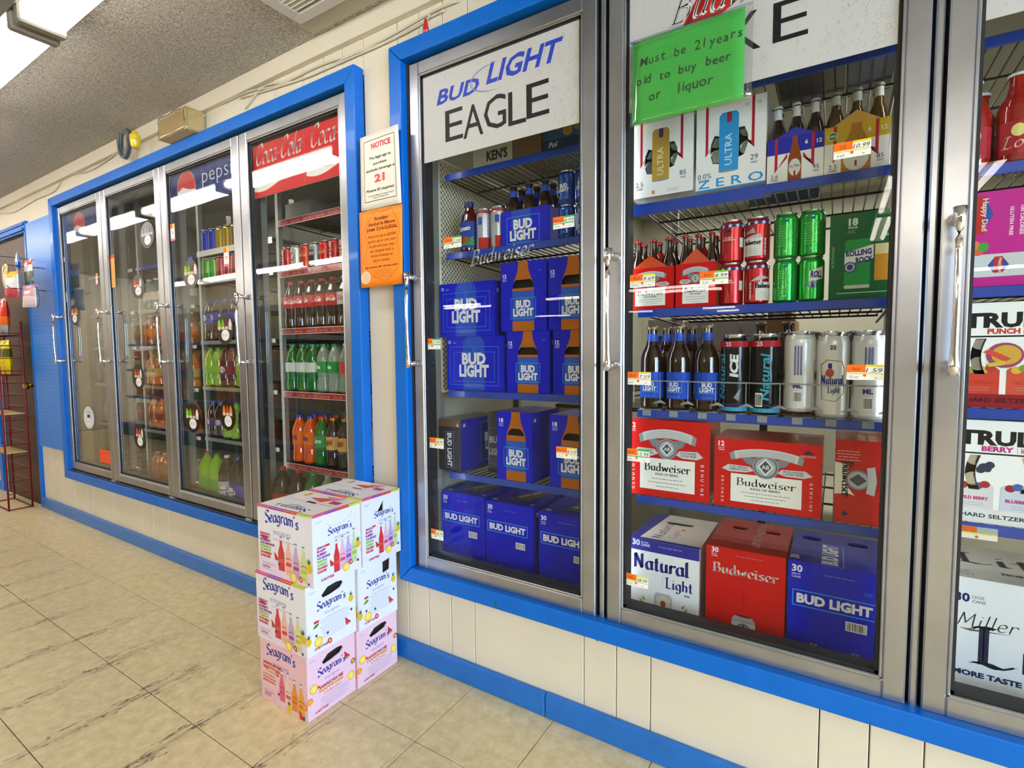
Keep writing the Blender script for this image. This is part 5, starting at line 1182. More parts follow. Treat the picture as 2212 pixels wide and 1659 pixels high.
for lv in (0, 1):
    for k in (0, 1):
        can('beer_can', '%s %s of the four blue cans stacked at the right of the script shelf' % (('lower', 'upper')[lv], ('left', 'right')[k]), 'can', q(-.768) + k * .062, YR + .036, z2 + lv * (ch2 + .001), .029, ch2, mat('#1c4aa8', .22, .55, coat=.3), l_blc2 if k and lv == 0 else l_blc, 0, group='blue stacked cans')
def l_chel(p, r, h): p.rect(-r * 2.9, h * .88, r * 5.8, h * .05, '#a82a28'); p.rect(-r * .2, h * .03, r * 1.6, h * .26, '#b3231f'); p.rect(-r * .2, h * .6, r * .5, h * .18, '#24489c'); p.text('BUD', 0, h * .62, r * .4, '#24489c', bold=.04, rot=PI / 2) if 0 else None
for i, x in enumerate((q(-1.103), q(-1.039))): can('tall_beer_can', '%s silver and red tall can beside the red juice bottle' % ('left', 'right')[i], 'can', x, YR + .036, z2, .0285, .142, mat('#b7bcc4', .25, .6, coat=.3), l_chel, .3 * i, group='silver and red cans')
def clam_prof(r, h): return [(0, .002), (r * .9, .001), (r, h * .03), (r, h * .42), (r * .96, h * .46), (r * .93, h * .60), (r * .8, h * .72), (r * .52, h * .80), (r * .46, h * .86), (r * .46, h * .97)]
def l_clam(p, r, h): p.rect(-r * 1.9, h * .07, r * 3.8, h * .50, '#1c3f92'); p.text('Clamato', -r * .1, h * .40, r * .42, '#e9e6e4', bold=.03, shear=.25, rot=.1, w=r * 1.5); p.ell(0, h * .22, r * .6, r * .38, '#a32318', 14); p.ell(r * .35, h * .2, r * .35, r * .4, '#3d7a34', 12); p.poly([(-r, h * .12), (r, h * .3), (r * 1.1, h * .12)], '#3f8a4a')
bottle('juice_bottle', 'dark red juice bottle with blue label at the left end of the script shelf', 'bottle', q(-1.172), YR + .04, z2, .036, .182, mat('#4a0f0a', .08, coat=.7), '#1d2f6a', l_clam, prof=clam_prof, caph=.09)
bottle('juice_bottle', 'second dark red juice bottle, behind the silver and red cans', 'bottle', q(-1.10), YR + .12, z2, .036, .182, mat('#4a0f0a', .08, coat=.7), '#1d2f6a', None, prof=clam_prof, caph=.09)
z1_ = qz(1.786)
carton('grocery_box', 'grey-white carton with upside dark lettering under the eagle sign', 'box', q(-1.13), q(-.965), z1_, z1_ + .15, .25, '#b5b3a2', lambda p, W, H: p.text("KEN'S", W * .62, H * .12, .03, '#26251f', bold=.04, w=.085), y=YR + .01)
carton('grocery_box', 'plain brown carton between the grey carton and the blue box, top shelf', 'box', q(-.96), q(-.85), z1_, z1_ + .15, .25, '#6e563c', None, y=YR + .01)
carton('grocery_box', 'blue cookie box with yellow shapes on the top shelf under the eagle sign', 'box', q(-.845), q(-.66), z1_, z1_ + .15, .25, '#27507c', lambda p, W, H: (p.rect(0, 0, W, H * .22, '#1c3358'), p.text('Pol', W * .2, H * .07, .016, '#c9ccd0', shear=.2, bold=.03), [p.ell(W * a, H * b_, .018, .016, c, 12) for a, b_, c in ((.3, .5, '#b08a2a'), (.45, .62, '#c9a63a'), (.66, .72, '#c9b45a'), (.7, .42, '#8a7340'), (.5, .35, '#a8842c'))]), y=YR + .01)

# expanded-metal side screen and stock seen behind the shelves of the beer cooler
ms = thing('mesh_screen', 'pale diamond mesh screen standing behind the left end of the beer shelves', 'screen', (-1.262, YR + .03, .98)); b = MB()
MW = mat('#e0d6ba', .45); w_, h_ = .55, .86
for s in (1, -1):
    k = -h_
    while k < w_:
        a = max(0, k); e = min(w_, k + h_)
        if e > a:
            za, ze = (a - k, e - k)
            if s < 0: za, ze = h_ - za, h_ - ze
            b.tube([(.002, a, za), (.002, e, ze)], .0022, MW, 3, False)
        k += .02
o = b.build('mesh', ms); o['kind'] = 'stuff'
fr = MB()
for a in ((0, 0, 0, h_), (w_, w_, 0, h_)): fr.tube([(0, a[0], a[2]), (0, a[1], a[3])], .005, MW, 6)
for z in (0, h_): fr.tube([(0, 0, z), (0, w_, z)], .005, MW, 6)
fr.build('frame', ms)
# stock shelf far inside
stk = thing('stock_rack', 'steel rack with cartons behind the pusher lanes, inside the walk-in cooler', 'rack', (-.3, 1.15, .325))
for nm, bx in (('deck', (-1.1, .55, 0, .5, .50, .52)), ('post', (-1.1, -1.07, 0, .03, 0, 1.6)), ('post', (.02, .05, 0, .03, 0, .5)), ('post', (.52, .55, .47, .5, 0, .5)), ('post', (-1.1, -1.07, .47, .5, 0, 1.6))): sbox(nm, *bx, WIRE, .002, stk)
def stock(label, px0, px1, py0, py1, col, y=1.2, fn=None, depth=.3):
    a = at(px0, py1, y); c = at(px1, py0, y); return carton('stock_carton', label, 'carton', a.x, c.x, a.z, c.z, depth, col, fn, y=y, rough=.7, sheen=0)
zd = .845
def stockz(label, px0, px1, z0, z1, col, y=1.17, fn=None, depth=.3):
    a = at(px0, 720, y); c = at(px1, 720, y); return carton('stock_carton', label, 'carton', a.x, c.x, z0, z1, depth, col, fn, y=y, rough=.7, sheen=0)
zt = lambda py, y=1.17: at(1600, py, y).z
z_a = zd + .001
stockz('white carton with red print behind the blue-labelled bottles', 1478, 1598, z_a, zt(690), '#d8d2c4', fn=lambda p, W, H: (p.text('Endies', W * .75, H * .62, .035, '#b8443c', bold=.02, shear=.3), p.blurb(W * .2, H * .8, .08, 3, .012, '#a86a62', .003)))
stockz('cream carton with a red mark behind the left dark tall can', 1602, 1650, z_a, zt(686), '#d2ccba', fn=lambda p, W, H: p.blurb(W * .5, H * .8, .08, 3, .012, '#6a7a8a', .003))
stockz('large brown carton behind the right dark tall can', 1655, 1716, z_a, zt(694), '#b98f5c')
stockz('small brown carton with white label on top of the large brown one', 1658, 1708, zt(694) + .002, zt(671), '#b5894f', fn=lambda p, W, H: (p.rect(W * .25, H * .15, W * .5, H * .7, '#e0ddd2'), p.bars(W * .28, H * .2, W * .4, H * .3)), depth=.25)
stockz('flat carton with blue stripe behind the left bottles', 1400, 1475, z_a, zt(684), '#cfc6ac', fn=lambda p, W, H: p.rect(W * .3, H * .7, W * .6, H * .12, '#3c5c94'))
tp = MB(); prof_ = [(-.16, 0), (-.15, .16), (-.08, .27), (.02, .31), (.10, .28), (.17, .15), (.19, 0)]
a = at(1790, 720, 1.5); tp.prism(prof_, 0, .22, mat('#4a4741', .8, bump=.6, bscale=20)); o = tp.build('tarpaulin_bundle', None, (a.x, 1.48, zd + .001 - .0)); tag(o, 'dark grey covered bundle behind the white tall cans', 'bundle')

# ================= soda coolers: bottles and cans in rows
def oz(i, n): return 'leftmost' if i == 0 else ('rightmost' if i == n - 1 else ORD[i])
COLA = mat('#1c0a06', .07, coat=.6); GREENB = mat('#0f7a2c', .07, coat=.6, trans=.3); CLEARB = mat('#b9cdbd', .07, coat=.6, trans=.55); ORANGEB = mat('#e2560c', .08, coat=.6, trans=.1); DEWB = mat('#8fc41c', .08, coat=.6, trans=.15); BROWNB = mat('#2e1408', .08, coat=.6); CHERB = mat('#5a1f1c', .08, coat=.6, trans=.1)
def mixed(rowname, specs, y, z, r, h, prof, door_, caph=.045, back=1, grp=None, dy=None):
    """specs: (x, body, cap, print, description)"""
    n = len(specs)
    for i, (x, bd, cp, pr, ds) in enumerate(specs):
        bottle('soda_bottle', '%s %s on the %s, %s' % (oz(i, n), ds, rowname, door_), 'bottle', x, y, z, r, h, bd, cp, pr, None, random.uniform(-.5, .5), grp or 'bottles on the ' + rowname, prof=prof, caph=caph)
    for k in range(back):
        for i, (x, bd, cp, pr, ds) in enumerate(specs):
            bottle('soda_bottle', 'bottle behind the %s one on the %s, %s' % (oz(i, n), rowname, door_), 'bottle', x + .012, y + (dy or 2.1 * r) * (k + 1), z, r, h, bd, cp, None, None, 0, grp or 'bottles on the ' + rowname, prof=prof, caph=caph)
R4 = 'red banner door'; R3 = 'blue banner door'
ck = band('#b8181c', .42, .66, 'Coca-Cola', pen=True, tw=1.6)
mixed('cola shelf', [(-2.199 + .0755 * i, COLA, '#c01a1c' if i < 5 else '#c9c9c9', ck if i < 5 else band('#b9bcc2', .42, .66, 'Diet', '#b3202a'), 'cola bottle with %s label' % ('red' if i < 5 else 'silver')) for i in range(6)], YL + .045, 1.246, .034, .222, soda_profile, R4)
spr = band('#138a3e', .40, .62, 'Sprite', '#e9f2e6', tw=1.5); sev = band('#c6cfc6', .40, .60, None)
mixed('green bottle shelf', [(-2.199 + .0755 * i, GREENB if i < 3 else CLEARB, '#128a3e' if i < 5 else '#dedede', sev if i < 3 else (spr if i < 5 else band('#c4483c', .38, .62)), ('green bottle' if i < 3 else 'clear bottle with green label' if i < 5 else 'clear bottle with red label')) for i in range(6)], YL + .045, .953, .034, .222, soda_profile, R4)
fan = band('#e06a14', .40, .66, 'Fanta', '#1c2c7c', tw=1.5); aw = band('#c9a060', .36, .62, 'A&W', '#5a2a12', tw=1.2)
mixed('orange bottle shelf', [(-2.165, ORANGEB, '#2348b8', fan, 'orange bottle with blue cap'), (-2.083, ORANGEB, '#2348b8', fan, 'orange bottle with blue cap'), (-2.002, GREENB, '#d8401c', band('#2d8a4c', .38, .62, 'Zero', '#dfe9df'), 'green bottle with orange-red cap'), (-1.922, BROWNB, '#c9781c', aw, 'root beer bottle with tan label'), (-1.842, BROWNB, '#c9781c', aw, 'root beer bottle with tan label'), (-1.76, BROWNB, '#c9781c', aw, 'root beer bottle with tan label')], YL + .045, .613, .035, .228, soda_profile, R4)
mixed('bottom row', [(-2.165, COLA, '#b8181c', band('#b0302a', .2, .56, 'Cola', '#efe6e2', tw=1.2), 'big cola bottle with red label'), (-2.045, COLA, '#b8181c', band('#b0302a', .2, .56), 'big cola bottle with red label'), (-1.945, GREENB, '#128a3e', None, 'big green bottle'), (-1.845, CLEARB, '#8d9a92', None, 'big clear bottle'), (-1.735, GREENB, '#dfe2df', None, 'big green bottle with white cap')], YL - .053, .336, .046, .272, litre_profile, R4, back=0)
def l_coke(v):
    def f(p, r, h):
        if v == 0: p.pen('Coca-Cola', r * .12, h * .48, r * .75, '#f2ebe8', (.06, .04), w=h * .78, slant=.25, rot=PI / 2)
        elif v == 1: p.ell(0, h * .55, r * .5, r * .55, '#b8181c', 16); p.ell(0, h * .55, r * .36, r * .42, '#d9d6d2', 16)
        elif v == 2: p.pen('Coca-Cola', 0, h * .5, r * .5, '#d9b26a', (.06, .04), w=r * 1.5, slant=.25)
        else: p.rect(-r * .5, h * .2, r, h * .5, '#26262a'); p.text('DIET', 0, h * .5, r * .4, '#c9c9cc', bold=.03)
    return f
cs_ = [('#b3141a', 0, 'red can with white script'), ('#c9c6c2', 1, 'silver can with red ring'), ('#c0341a', 2, 'orange-red can'), ('#8f9398', 3, 'silver and black can'), ('#b8161c', 2, 'red can with gold script'), ('#a81018', 0, 'red can with white script'), ('#b01219', 0, 'dark red can')]
for i, (c_, v, ds) in enumerate(cs_):
    can('soda_can', '%s can on the red banner door shelf, a %s' % (oz(i, 7), ds), 'can', -2.20 + .067 * i, YL + .04, 1.511, .031, .112, mat(c_, .25, .5, coat=.3), l_coke(v), 0, group='cans on the upper shelf of the red banner door')
carton('shelf_tray', 'pale folded cardboard tray behind the upper row of red cans', 'tray', -2.21, -1.80, 1.511, 1.652, .2, '#8c8468', None, y=YL + .2, rough=.7, sheen=0)
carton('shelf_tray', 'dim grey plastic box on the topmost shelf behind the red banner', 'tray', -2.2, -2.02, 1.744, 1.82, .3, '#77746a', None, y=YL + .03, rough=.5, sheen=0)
pep = band('#1b3fa0', .42, .66, None, extra=globe(-.2, .54, .019)); dew = band('#8fb82a', .3, .5, None)
mixed('blue label shelf', [(-2.915 + .0755 * i, COLA, '#1b3fa0', pep, 'cola bottle with blue label') for i in range(5)], YL + .045, 1.202, .034, .222, soda_profile, R3)
mixed('middle shelf', [(-2.925, DEWB, '#1e8a3a', dew, 'lime green bottle'), (-2.85, DEWB, '#1e8a3a', dew, 'lime green bottle'), (-2.775, CHERB, '#5a1a1c', band('#7a2422', .3, .5, None, extra=globe(.1, .42, .018)), 'dark cherry bottle'), (-2.70, CHERB, '#5a1a1c', band('#7a2422', .3, .5), 'dark cherry bottle'), (-2.625, DEWB, '#c9c9c9', dew, 'lime green bottle')], YL + .045, .955, .034, .215, soda_profile, R3)
mixed('fourth shelf', [(-2.92, COLA, '#1b3fa0', band('#5a4a8c', .3, .5, None, extra=globe(0, .40, .016)), 'cola bottle with purple label'), (-2.845, COLA, '#1b3fa0', band('#5a4a8c', .3, .5, None, extra=globe(0, .40, .016)), 'cola bottle with purple label'), (-2.77, DEWB, '#1e8a3a', dew, 'lime green bottle'), (-2.695, DEWB, '#1e8a3a', dew, 'lime green bottle'), (-2.62, COLA, '#333333', band('#3c3c44', .3, .5), 'dark cola bottle')], YL + .045, .677, .034, .20, soda_profile, R3)
mixed('bottom row', [(-2.885, DEWB, '#b8403a', band('#6ca03a', .25, .5), 'big lime green bottle with red cap'), (-2.79, DEWB, '#2a8a4a', band('#6ca03a', .25, .5), 'big lime green bottle with green cap'), (-2.69, COLA, '#d0d0d0', band('#b9b9b4', .1, .5, None, extra=globe(0, .33, .03)), 'big cola bottle with white label'), (-2.59, COLA, '#2a4ab0', band('#4a4aa0', .1, .5, None, extra=globe(0, .33, .03)), 'big cola bottle with blue-violet label'), (-2.49, COLA, '#d0d0d0', band('#5a66b0', .1, .5), 'big cola bottle with pale blue label')], YL - .02, .336, .046, .268, litre_profile, R3, back=0)
for i, c_ in enumerate(('#1c34b8', '#1c34b8', '#b0922a', '#b0922a', '#8a7a3a')):
    can('soda_can', '%s tall can on the pale tray of the %s, %s' % (oz(i, 5), R3, 'blue' if i < 2 else 'gold'), 'can', -2.905 + .068 * i, YL + .04, 1.680, .028, .115, mat(c_, .2, .7, coat=.3), None, 0, group='tall cans on the pale tray')
for i, c_ in enumerate(('#3f9a2c', '#3f9a2c', '#a82a3a', '#a82a3a', '#a04a3a')):
    can('soda_can', '%s can on the second shelf of the %s, %s' % (oz(i, 5), R3, 'green' if i < 2 else 'red'), 'can', -2.905 + .068 * i, YL + .04, 1.532, .031, .110, mat(c_, .25, .5, coat=.3), None, 0, group='cans on the second shelf of the blue banner door')
PEACH = mat('#c9702a', .1, coat=.6, trans=.1); TEA = mat('#8a4a14', .1, coat=.6, trans=.1); WATER = mat('#9fb0ac', .08, coat=.6, trans=.6)
D2 = 'second glass door from the left'; D1_ = 'leftmost glass door'
for zz_, bd, nm, cp, lb in ((1.402, WATER, 'water shelf', '#d5d8da', '#c9b8b0'), (1.182, TEA, 'tea shelf', '#b8b0a0', '#c96a2a'), (.942, PEACH, 'juice shelf', '#d0602a', '#c9a050'), (.672, PEACH, 'lower juice shelf', '#c9502a', '#7a3f2a'), (.336, PEACH, 'bottom row', '#c9a080', '#b0765a')):
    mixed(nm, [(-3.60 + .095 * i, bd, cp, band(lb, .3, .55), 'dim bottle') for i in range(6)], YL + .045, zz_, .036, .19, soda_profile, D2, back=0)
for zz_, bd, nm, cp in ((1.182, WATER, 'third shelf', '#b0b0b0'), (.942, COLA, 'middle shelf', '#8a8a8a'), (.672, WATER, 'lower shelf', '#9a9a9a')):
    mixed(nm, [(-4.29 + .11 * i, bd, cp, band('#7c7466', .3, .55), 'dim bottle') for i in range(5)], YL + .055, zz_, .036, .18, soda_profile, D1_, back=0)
def basket(label, x0, x1, y0, y1, z, h):
    t = thing('wire_basket', label, 'basket', (x0, y0, z)); b = MB(); W_, D_ = x1 - x0, y1 - y0
    for zz_ in (0, h): 
        for p in (((0, 0), (W_, 0)), ((W_, 0), (W_, D_)), ((W_, D_), (0, D_)), ((0, D_), (0, 0))): b.tube([(*p[0], zz_ + .003), (*p[1], zz_ + .003)], .003, WIRE, 5)
    b.build('rim', t); c = MB(); k = 0
    while k < W_: c.tube([(k, 0, h), (k, 0, .003), (k, D_, .003), (k, D_, h)], .0015, WIRE, 4); k += .03
    c.build('grid', t)
basket('dark wire basket on the floor of the leftmost glass door', -4.32, -3.76, YL, YL + .35, .337, .07); basket('second dark wire basket, above the floor of the leftmost glass door', -4.32, -3.76, YL + .02, YL + .35, .50, .08)

# ------------------------------------------------------------------ stacked cartons on the floor
NAVY2 = '#2c3aa0'
def fruit(p, kind, x, y, s):
    if kind == 'melon': p.poly([(x - s * .5, y + s * .6), (x - s * .35, y - s * .6), (x + s * .55, y - s * .45)], '#c42f2c'); p.line([(x - s * .35, y - s * .62), (x + s * .15, y - s * .68), (x + s * .55, y - s * .48)], s * .12, '#3d7a3a')
    elif kind == 'lemon': p.ell(x, y, s * .6, s * .6, '#e2b81e', 16); p.ell(x, y, s * .48, s * .48, '#efd65a', 16); [p.line([(x, y), (x + s * .45 * math.cos(k * PI / 3), y + s * .45 * math.sin(k * PI / 3))], s * .05, '#f6eda8') for k in range(6)]
    elif kind == 'pine':
        p.ell(x, y, s * .5, s * .6, '#e0b52a', 14); [p.poly([(x - s * .12, y + s * .5), (x + s * .12, y + s * .5), (x + s * (.25 * k), y + s * (1.35 - abs(k) * .2))], '#3f6e2c') for k in (-2, -1, 0, 1, 2)]
    elif kind == 'berry': p.ell(x, y, s * .22, s * .22, '#2c3358', 10); p.ell(x + s * .04, y + s * .05, s * .08, s * .08, '#6c7090', 8)
    elif kind == 'straw': p.ell(x, y, s * .35, s * .45, '#c3372e', 14, .5); p.ell(x, y, s * .18, s * .25, '#e9a59a', 12, .5)
    elif kind == 'leaf': p.ell(x, y, s * .5, s * .22, '#4f8a3a', 12, .4)
    elif kind == 'orange': p.ell(x, y, s * .55, s * .5, '#e07a1c', 16); p.ell(x, y, s * .42, s * .38, '#eda23a', 16)
    elif kind == 'passion': p.ell(x, y, s * .5, s * .5, '#5a2a5a', 14); p.ell(x, y, s * .36, s * .36, '#d6a63a', 12)
def bot_small(p, cx, y0, h, w, col, lab):
    p.poly([(cx - w * .5, y0), (cx + w * .5, y0), (cx + w * .5, y0 + h * .52), (cx + w * .2, y0 + h * .75), (cx + w * .17, y0 + h * .88), (cx - w * .17, y0 + h * .88), (cx - w * .2, y0 + h * .75), (cx - w * .5, y0 + h * .52)], col)
    p.rect(cx - w * .17, y0 + h * .88, w * .34, h * .09, '#d7d9dc'); p.rect(cx - w * .2, y0 + h * .965, w * .4, h * .035, '#77797c')
    p.line([(cx - w * .4, y0 + h * .42), (cx, y0 + h * .46), (cx + w * .4, y0 + h * .42)], w * .1, '#7c5a78'); p.rect(cx - w * .42, y0 + h * .24, w * .84, h * .10, lab); p.blurb(cx, y0 + h * .12, w * .6, 2, h * .04, '#8a6a80', h * .008)
def logo_s(p, cx, y, w, arc=.0):
    p.pen("Seagram's", cx, y, w * .23, NAVY2, (.075, .06), w=w, arc=arc, track=.02); p.text('escapes', cx, y - w * .19, w * .105, '#4a55a8', bold=-.01, w=w * .52)
    p.rect(cx - w * .62, y - w * .33, w * .17, w * .07, '#c9302c'); p.blurb(cx + w * .08, y - w * .295, w * .75, 1, .01, '#8a90b8', w * .012)
def f_sea(var):
    def f(p, W, H):
        p.rect(0, 0, W, H, '#e4e0e4' if var != 'pink' else '#e6b9bd')
        if var != 'pink':
            p.raw([(0, 0), (W, 0), (W, H * .2), (0, H * .28)], [(0, 1, 2, 3)], '#e6d3e0')
        logo_s(p, W * .46, H * .76, W * .62, H * .04)
        if var != 'pink':
            for i, (t, c) in enumerate((('JAMAICAN', '#b9306c'), ('ME HAPPY', '#b9306c'), ('BLUEBERRY', '#8e3a7c'), ('ACAI LEMONADE', '#8e3a7c'), ('PINEAPPLE', '#9db83a'), ('STARFRUIT', '#9db83a'), ('STRAWBERRY', '#c23a3a'), ('DAIQUIRI', '#c23a3a'))): p.text(t, W * .04, H * (.575 - .047 * i), H * .03, c, 'l', bold=.07, w=W * (.055 + .017 * len(t)))
            cols = (('#cf3f38', '#d9584c'), ('#e8b39c', '#cf4a52'), ('#c9a3c0', '#b9407c'), ('#cfd184', '#b9bf3a')); x0 = .44
        else:
            for t, y, c, w_ in (('JAMAICAN ME', .60, '#b9305c', .40), ('HAPPINESS', .535, '#cf7a2c', .42)): p.text(t, W * .06, H * y, H * .042, c, 'l', bold=.06, w=W * w_)
            p.text('Collection', W * .12, H * .48, H * .035, '#b03a6c', 'l', shear=.35, w=W * .3); 
            for i in range(3): p.text(('STRAWBERRY', 'PINEAPPLE', 'MANGO')[i], W * .05, H * (.41 - .05 * i), H * .028, ('#d98a3c', '#d9703c', '#c9503c')[i], 'l', bold=.05, w=W * .28)
            cols = (('#d9607c', '#c94a6c'), ('#e8c9b0', '#c9505c'), ('#e08a2a', '#c9642a'), ('#e0a22a', '#c9741c')); x0 = .47
        for i, (c, l) in enumerate(cols): bot_small(p, W * (x0 + .135 * i), H * (.09 - .012 * i + (.02 if i == 0 else .0)), H * (.54 if i == 1 else .50 - .0 * i), W * .115, c, l)
        fruit(p, 'melon', W * .35, H * .31, .02) if var != 'pink' else fruit(p, 'straw', W * .38, H * .52, .02)
        fruit(p, 'pine', W * .94 if var != 'pink' else W * .62, H * .27 if var != 'pink' else H * .06, .026 if var != 'pink' else .022); fruit(p, 'lemon' if var != 'pink' else 'melon', W * (.66 if var != 'pink' else .88), H * .07, .026); fruit(p, 'straw', W * .79, H * .08, .022) if var != 'pink' else fruit(p, 'orange', W * .95, H * .22, .02)
        fruit(p, 'berry', W * .40, H * .20, .02); fruit(p, 'berry', W * .93, H * .05, .02)
        p.text('12 BOTTLES', W * .08, H * .10, H * .025, '#b9305c', 'l', bold=.04, w=W * .15); p.blurb(W * .07, H * .17, W * .3, 2, .005, '#7a80a8', .001, 'l'); p.blurb(W * .07, H * .075, W * .3, 1, .005, '#7a80a8', .001, 'l')
    return f
def r_sea(var, tab=False):
    def f(p, W, H):
        p.rect(0, 0, W, H, '#dfe3ef' if var != 'pink' else '#e3c3d8')
        if var == 'front':
            if tab: p.line([(W * .30, H * .84), (W * .34, H * .78), (W * .6, H * .78), (W * .78, H * .84), (W * .82, H * .90)], .0012, '#b3b5c4')
            logo_s(p, W * .56, H * .66, W * .50, H * .02)
            for i, (t, c) in enumerate((('JAMAICAN', '#a8307c'), ('ME HAPPY', '#a8307c'), ('BLUEBERRY', '#8e3a9c'), ('ACAI LEMONADE', '#8e3a9c'), ('PINEAPPLE', '#7db83a'), ('STARFRUIT', '#7db83a'), ('STRAWBERRY', '#c23a4a'), ('DAIQUIRI', '#c23a4a'))): p.text(t, W * .08, H * (.52 - .048 * i), H * .03, c, 'l', bold=.07, w=W * (.05 + .016 * len(t)))
            for i, (c, l) in enumerate((('#cf3038', '#d94a4c'), ('#dfb3c8', '#cf4a72'), ('#b9a3d8', '#a0409c'), ('#bfd1a4', '#99bf4a'))): bot_small(p, W * (.47 + .125 * i), H * (.10 + .01 * i), H * (.46 + .015 * i), W * .12, c, l)
            fruit(p, 'melon', W * .37, H * .27, .018); fruit(p, 'lemon', W * .66, H * .11, .022); fruit(p, 'pine', W * .93, H * .38, .02); fruit(p, 'berry', W * .92, H * .14, .02); fruit(p, 'straw', W * .76, H * .16, .02)
        else:
            logo_s(p, W * .5, H * .60, W * .58, H * .02)
            if var == 'pink':
                for t, y, c, w_ in (('JAMAICAN ME', .40, '#b9305c', .5), ('HAPPINESS', .34, '#cf9a2c', .5)): p.text(t, W * .48, H * y, H * .04, c, bold=.06, w=W * w_)
                p.text('Collection', W * .5, H * .28, H * .035, '#b03a6c', shear=.35, w=W * .36); p.blurb(W * .55, H * .24, W * .62, 6, .0065, '#7a80b0', .0012)
                fruit(p, 'melon', W * .82, H * .70, .022); fruit(p, 'passion', W * .95, H * .52, .018); fruit(p, 'lemon', W * .90, H * .30, .024); fruit(p, 'lemon', W * .12, H * .46, .024); fruit(p, 'orange', W * .04, H * .30, .02)
            else:
                p.blurb(W * .55, H * .44, W * .62, 9, .0075, '#7a86c0', .0012); fruit(p, 'pine', W * .90, H * .55, .020); fruit(p, 'melon', W * .82, H * .25, .022); fruit(p, 'lemon', W * .22, H * .16, .026); fruit(p, 'straw', W * .44, H * .09, .022); fruit(p, 'leaf', W * .18, H * .40, .022); fruit(p, 'berry', W * .18, H * .26, .02); fruit(p, 'berry', W * .4, H * .22, .02); fruit(p, 'berry', W * .9, H * .38, .02)
                fruit(p, 'pine', W * .03, H * .22, .02)
        p.text('12 BOTTLES', W * .14, H * .06, H * .03, '#c0305c', 'l', bold=.04, w=W * .26)
        p.blurb(W * .06, H * .90, W * .12, 2, .004, '#9aa4d8', .001, 'l')
    return f
EDGE = ['#e0447c', '#9a3aa0', '#d8402c', '#c9d02c']
def t_sea(p, W, H):
    p.rect(0, 0, W, H, '#e8e4e0')
    for i, c in enumerate(EDGE): p.rect(W * i / 4, 0, W / 4, .007, c); p.rect(W - .006, H * i / 4, .006, H / 4, c)
    p.pen("Seagram's", W * .5, H * .22, .028, NAVY2, (.075, .06), w=W * .58, rot=PI, track=.02); p.text('escapes', W * .5, H * .30, .013, '#4a55a8', rot=PI, w=W * .26)
    p.line([(0, H * .52), (W, H * .52)], .0014, '#6c665e'); fruit(p, 'pine', W * .2, H * .8, .02); p.poly([(W * .35, H * .72), (W * .75, H * .9), (W * .62, H * .60)], '#d95a48'); p.poly([(W * .5, H * .9), (W * .82, H * .95), (W * .72, H * .74)], '#d98a9c'); p.rect(W * .74, H * .62, W * .16, H * .14, '#b9407c')
def edge_front(f):
    def g(p, W, H):
        f(p, W, H)
        for i, c in enumerate(EDGE): p.rect(W * i / 4, H - .005, W / 4, .005, c)
    return g
def hole_blob(W, H, s=1.0): return [[(W * .30, H * .80), (W * .33, H * .755), (W * .48, H * .76), (W * .68, H * .79), (W * .74, H * .84), (W * .72, H * .885), (W * .60, H * .90), (W * .42, H * .885)]]
DP, H1, H2, H3 = .183, .2045, .425, .646
boxes = [ # label, x0, x1, y0, y1, z0, z1, rz, front, right, hole, var
 ('pink bottom carton of the front stack, nearest the camera on the floor', -1.577, -1.338, -.398, -.214, .0005, H1, 0, 'pink', 'pink', 1),
 ('white middle carton of the front stack, with an open black handle hole', -1.582, -1.330, -.400, -.212, H1 + .001, H2, .0, 'w', 'back', 1),
 ('white top carton of the front stack, its side showing four pictured bottles', -1.568, -1.302, -.395, -.210, H2 + .001, H3, .018, 'w', 'front', 0),
 ('pink bottom carton of the rear stack, against the baseboard', -1.577, -1.332, -.210, -.026, .0005, H1 - .004, 0, 'pink', 'pink', 1),
 ('white middle carton of the rear stack, with a square black handle hole', -1.577, -1.322, -.206, -.030, H1 - .003, H2 - .002, 0, 'w', 'back', 2),
 ('white top carton of the rear stack, with a torn triangular hole', -1.565, -1.300, -.202, -.029, H2 - .001, H3 + .004, 0, 'w', 'front', 3)]
for lb, x0, x1, y0, y1, z0, z1, rz, fv, rv, hv in boxes:
    D_, H_ = y1 - y0, z1 - z0; holes = {}
    if hv == 1: holes['right'] = hole_blob(D_, H_)
    if hv == 2: holes['right'] = [[(D_ * .62, H_ * .72), (D_ * .80, H_ * .74), (D_ * .82, H_ * .92), (D_ * .62, H_ * .90)]]
    if hv == 3: holes['right'] = [[(D_ * .38, H_ * .74), (D_ * .54, H_ * .74), (D_ * .55, H_ * .90)]]
    if z1 > .6: holes['top'] = [[((x1 - x0) * .36, D_ * .50), ((x1 - x0) * .62, D_ * .50), ((x1 - x0) * .58, D_ * .60), ((x1 - x0) * .40, D_ * .60)]]
    o = carton('bottle_carton', lb, 'carton', x0, x1, z0, z1, D_, '#dedbe0' if fv != 'pink' else '#e2bfc9', edge_front(f_sea(fv)) if fv != 'pink' else f_sea(fv), right=None, top=t_sea if z1 > .4 else None, y=y0, rz=rz, holes=holes, group='stacked bottle cartons')
    p = Print(); r_sea(rv, hv == 0)(p, D_, H_)
    if fv != 'pink' and z1 > .6:
        for i, c in enumerate(EDGE): p.rect(D_ * i / 4, H_ - .006, D_ / 4, .006, c)
    p.build('side_print', o, on_right(x1 - x0, 0, 0), holes=holes.get('right', ()))

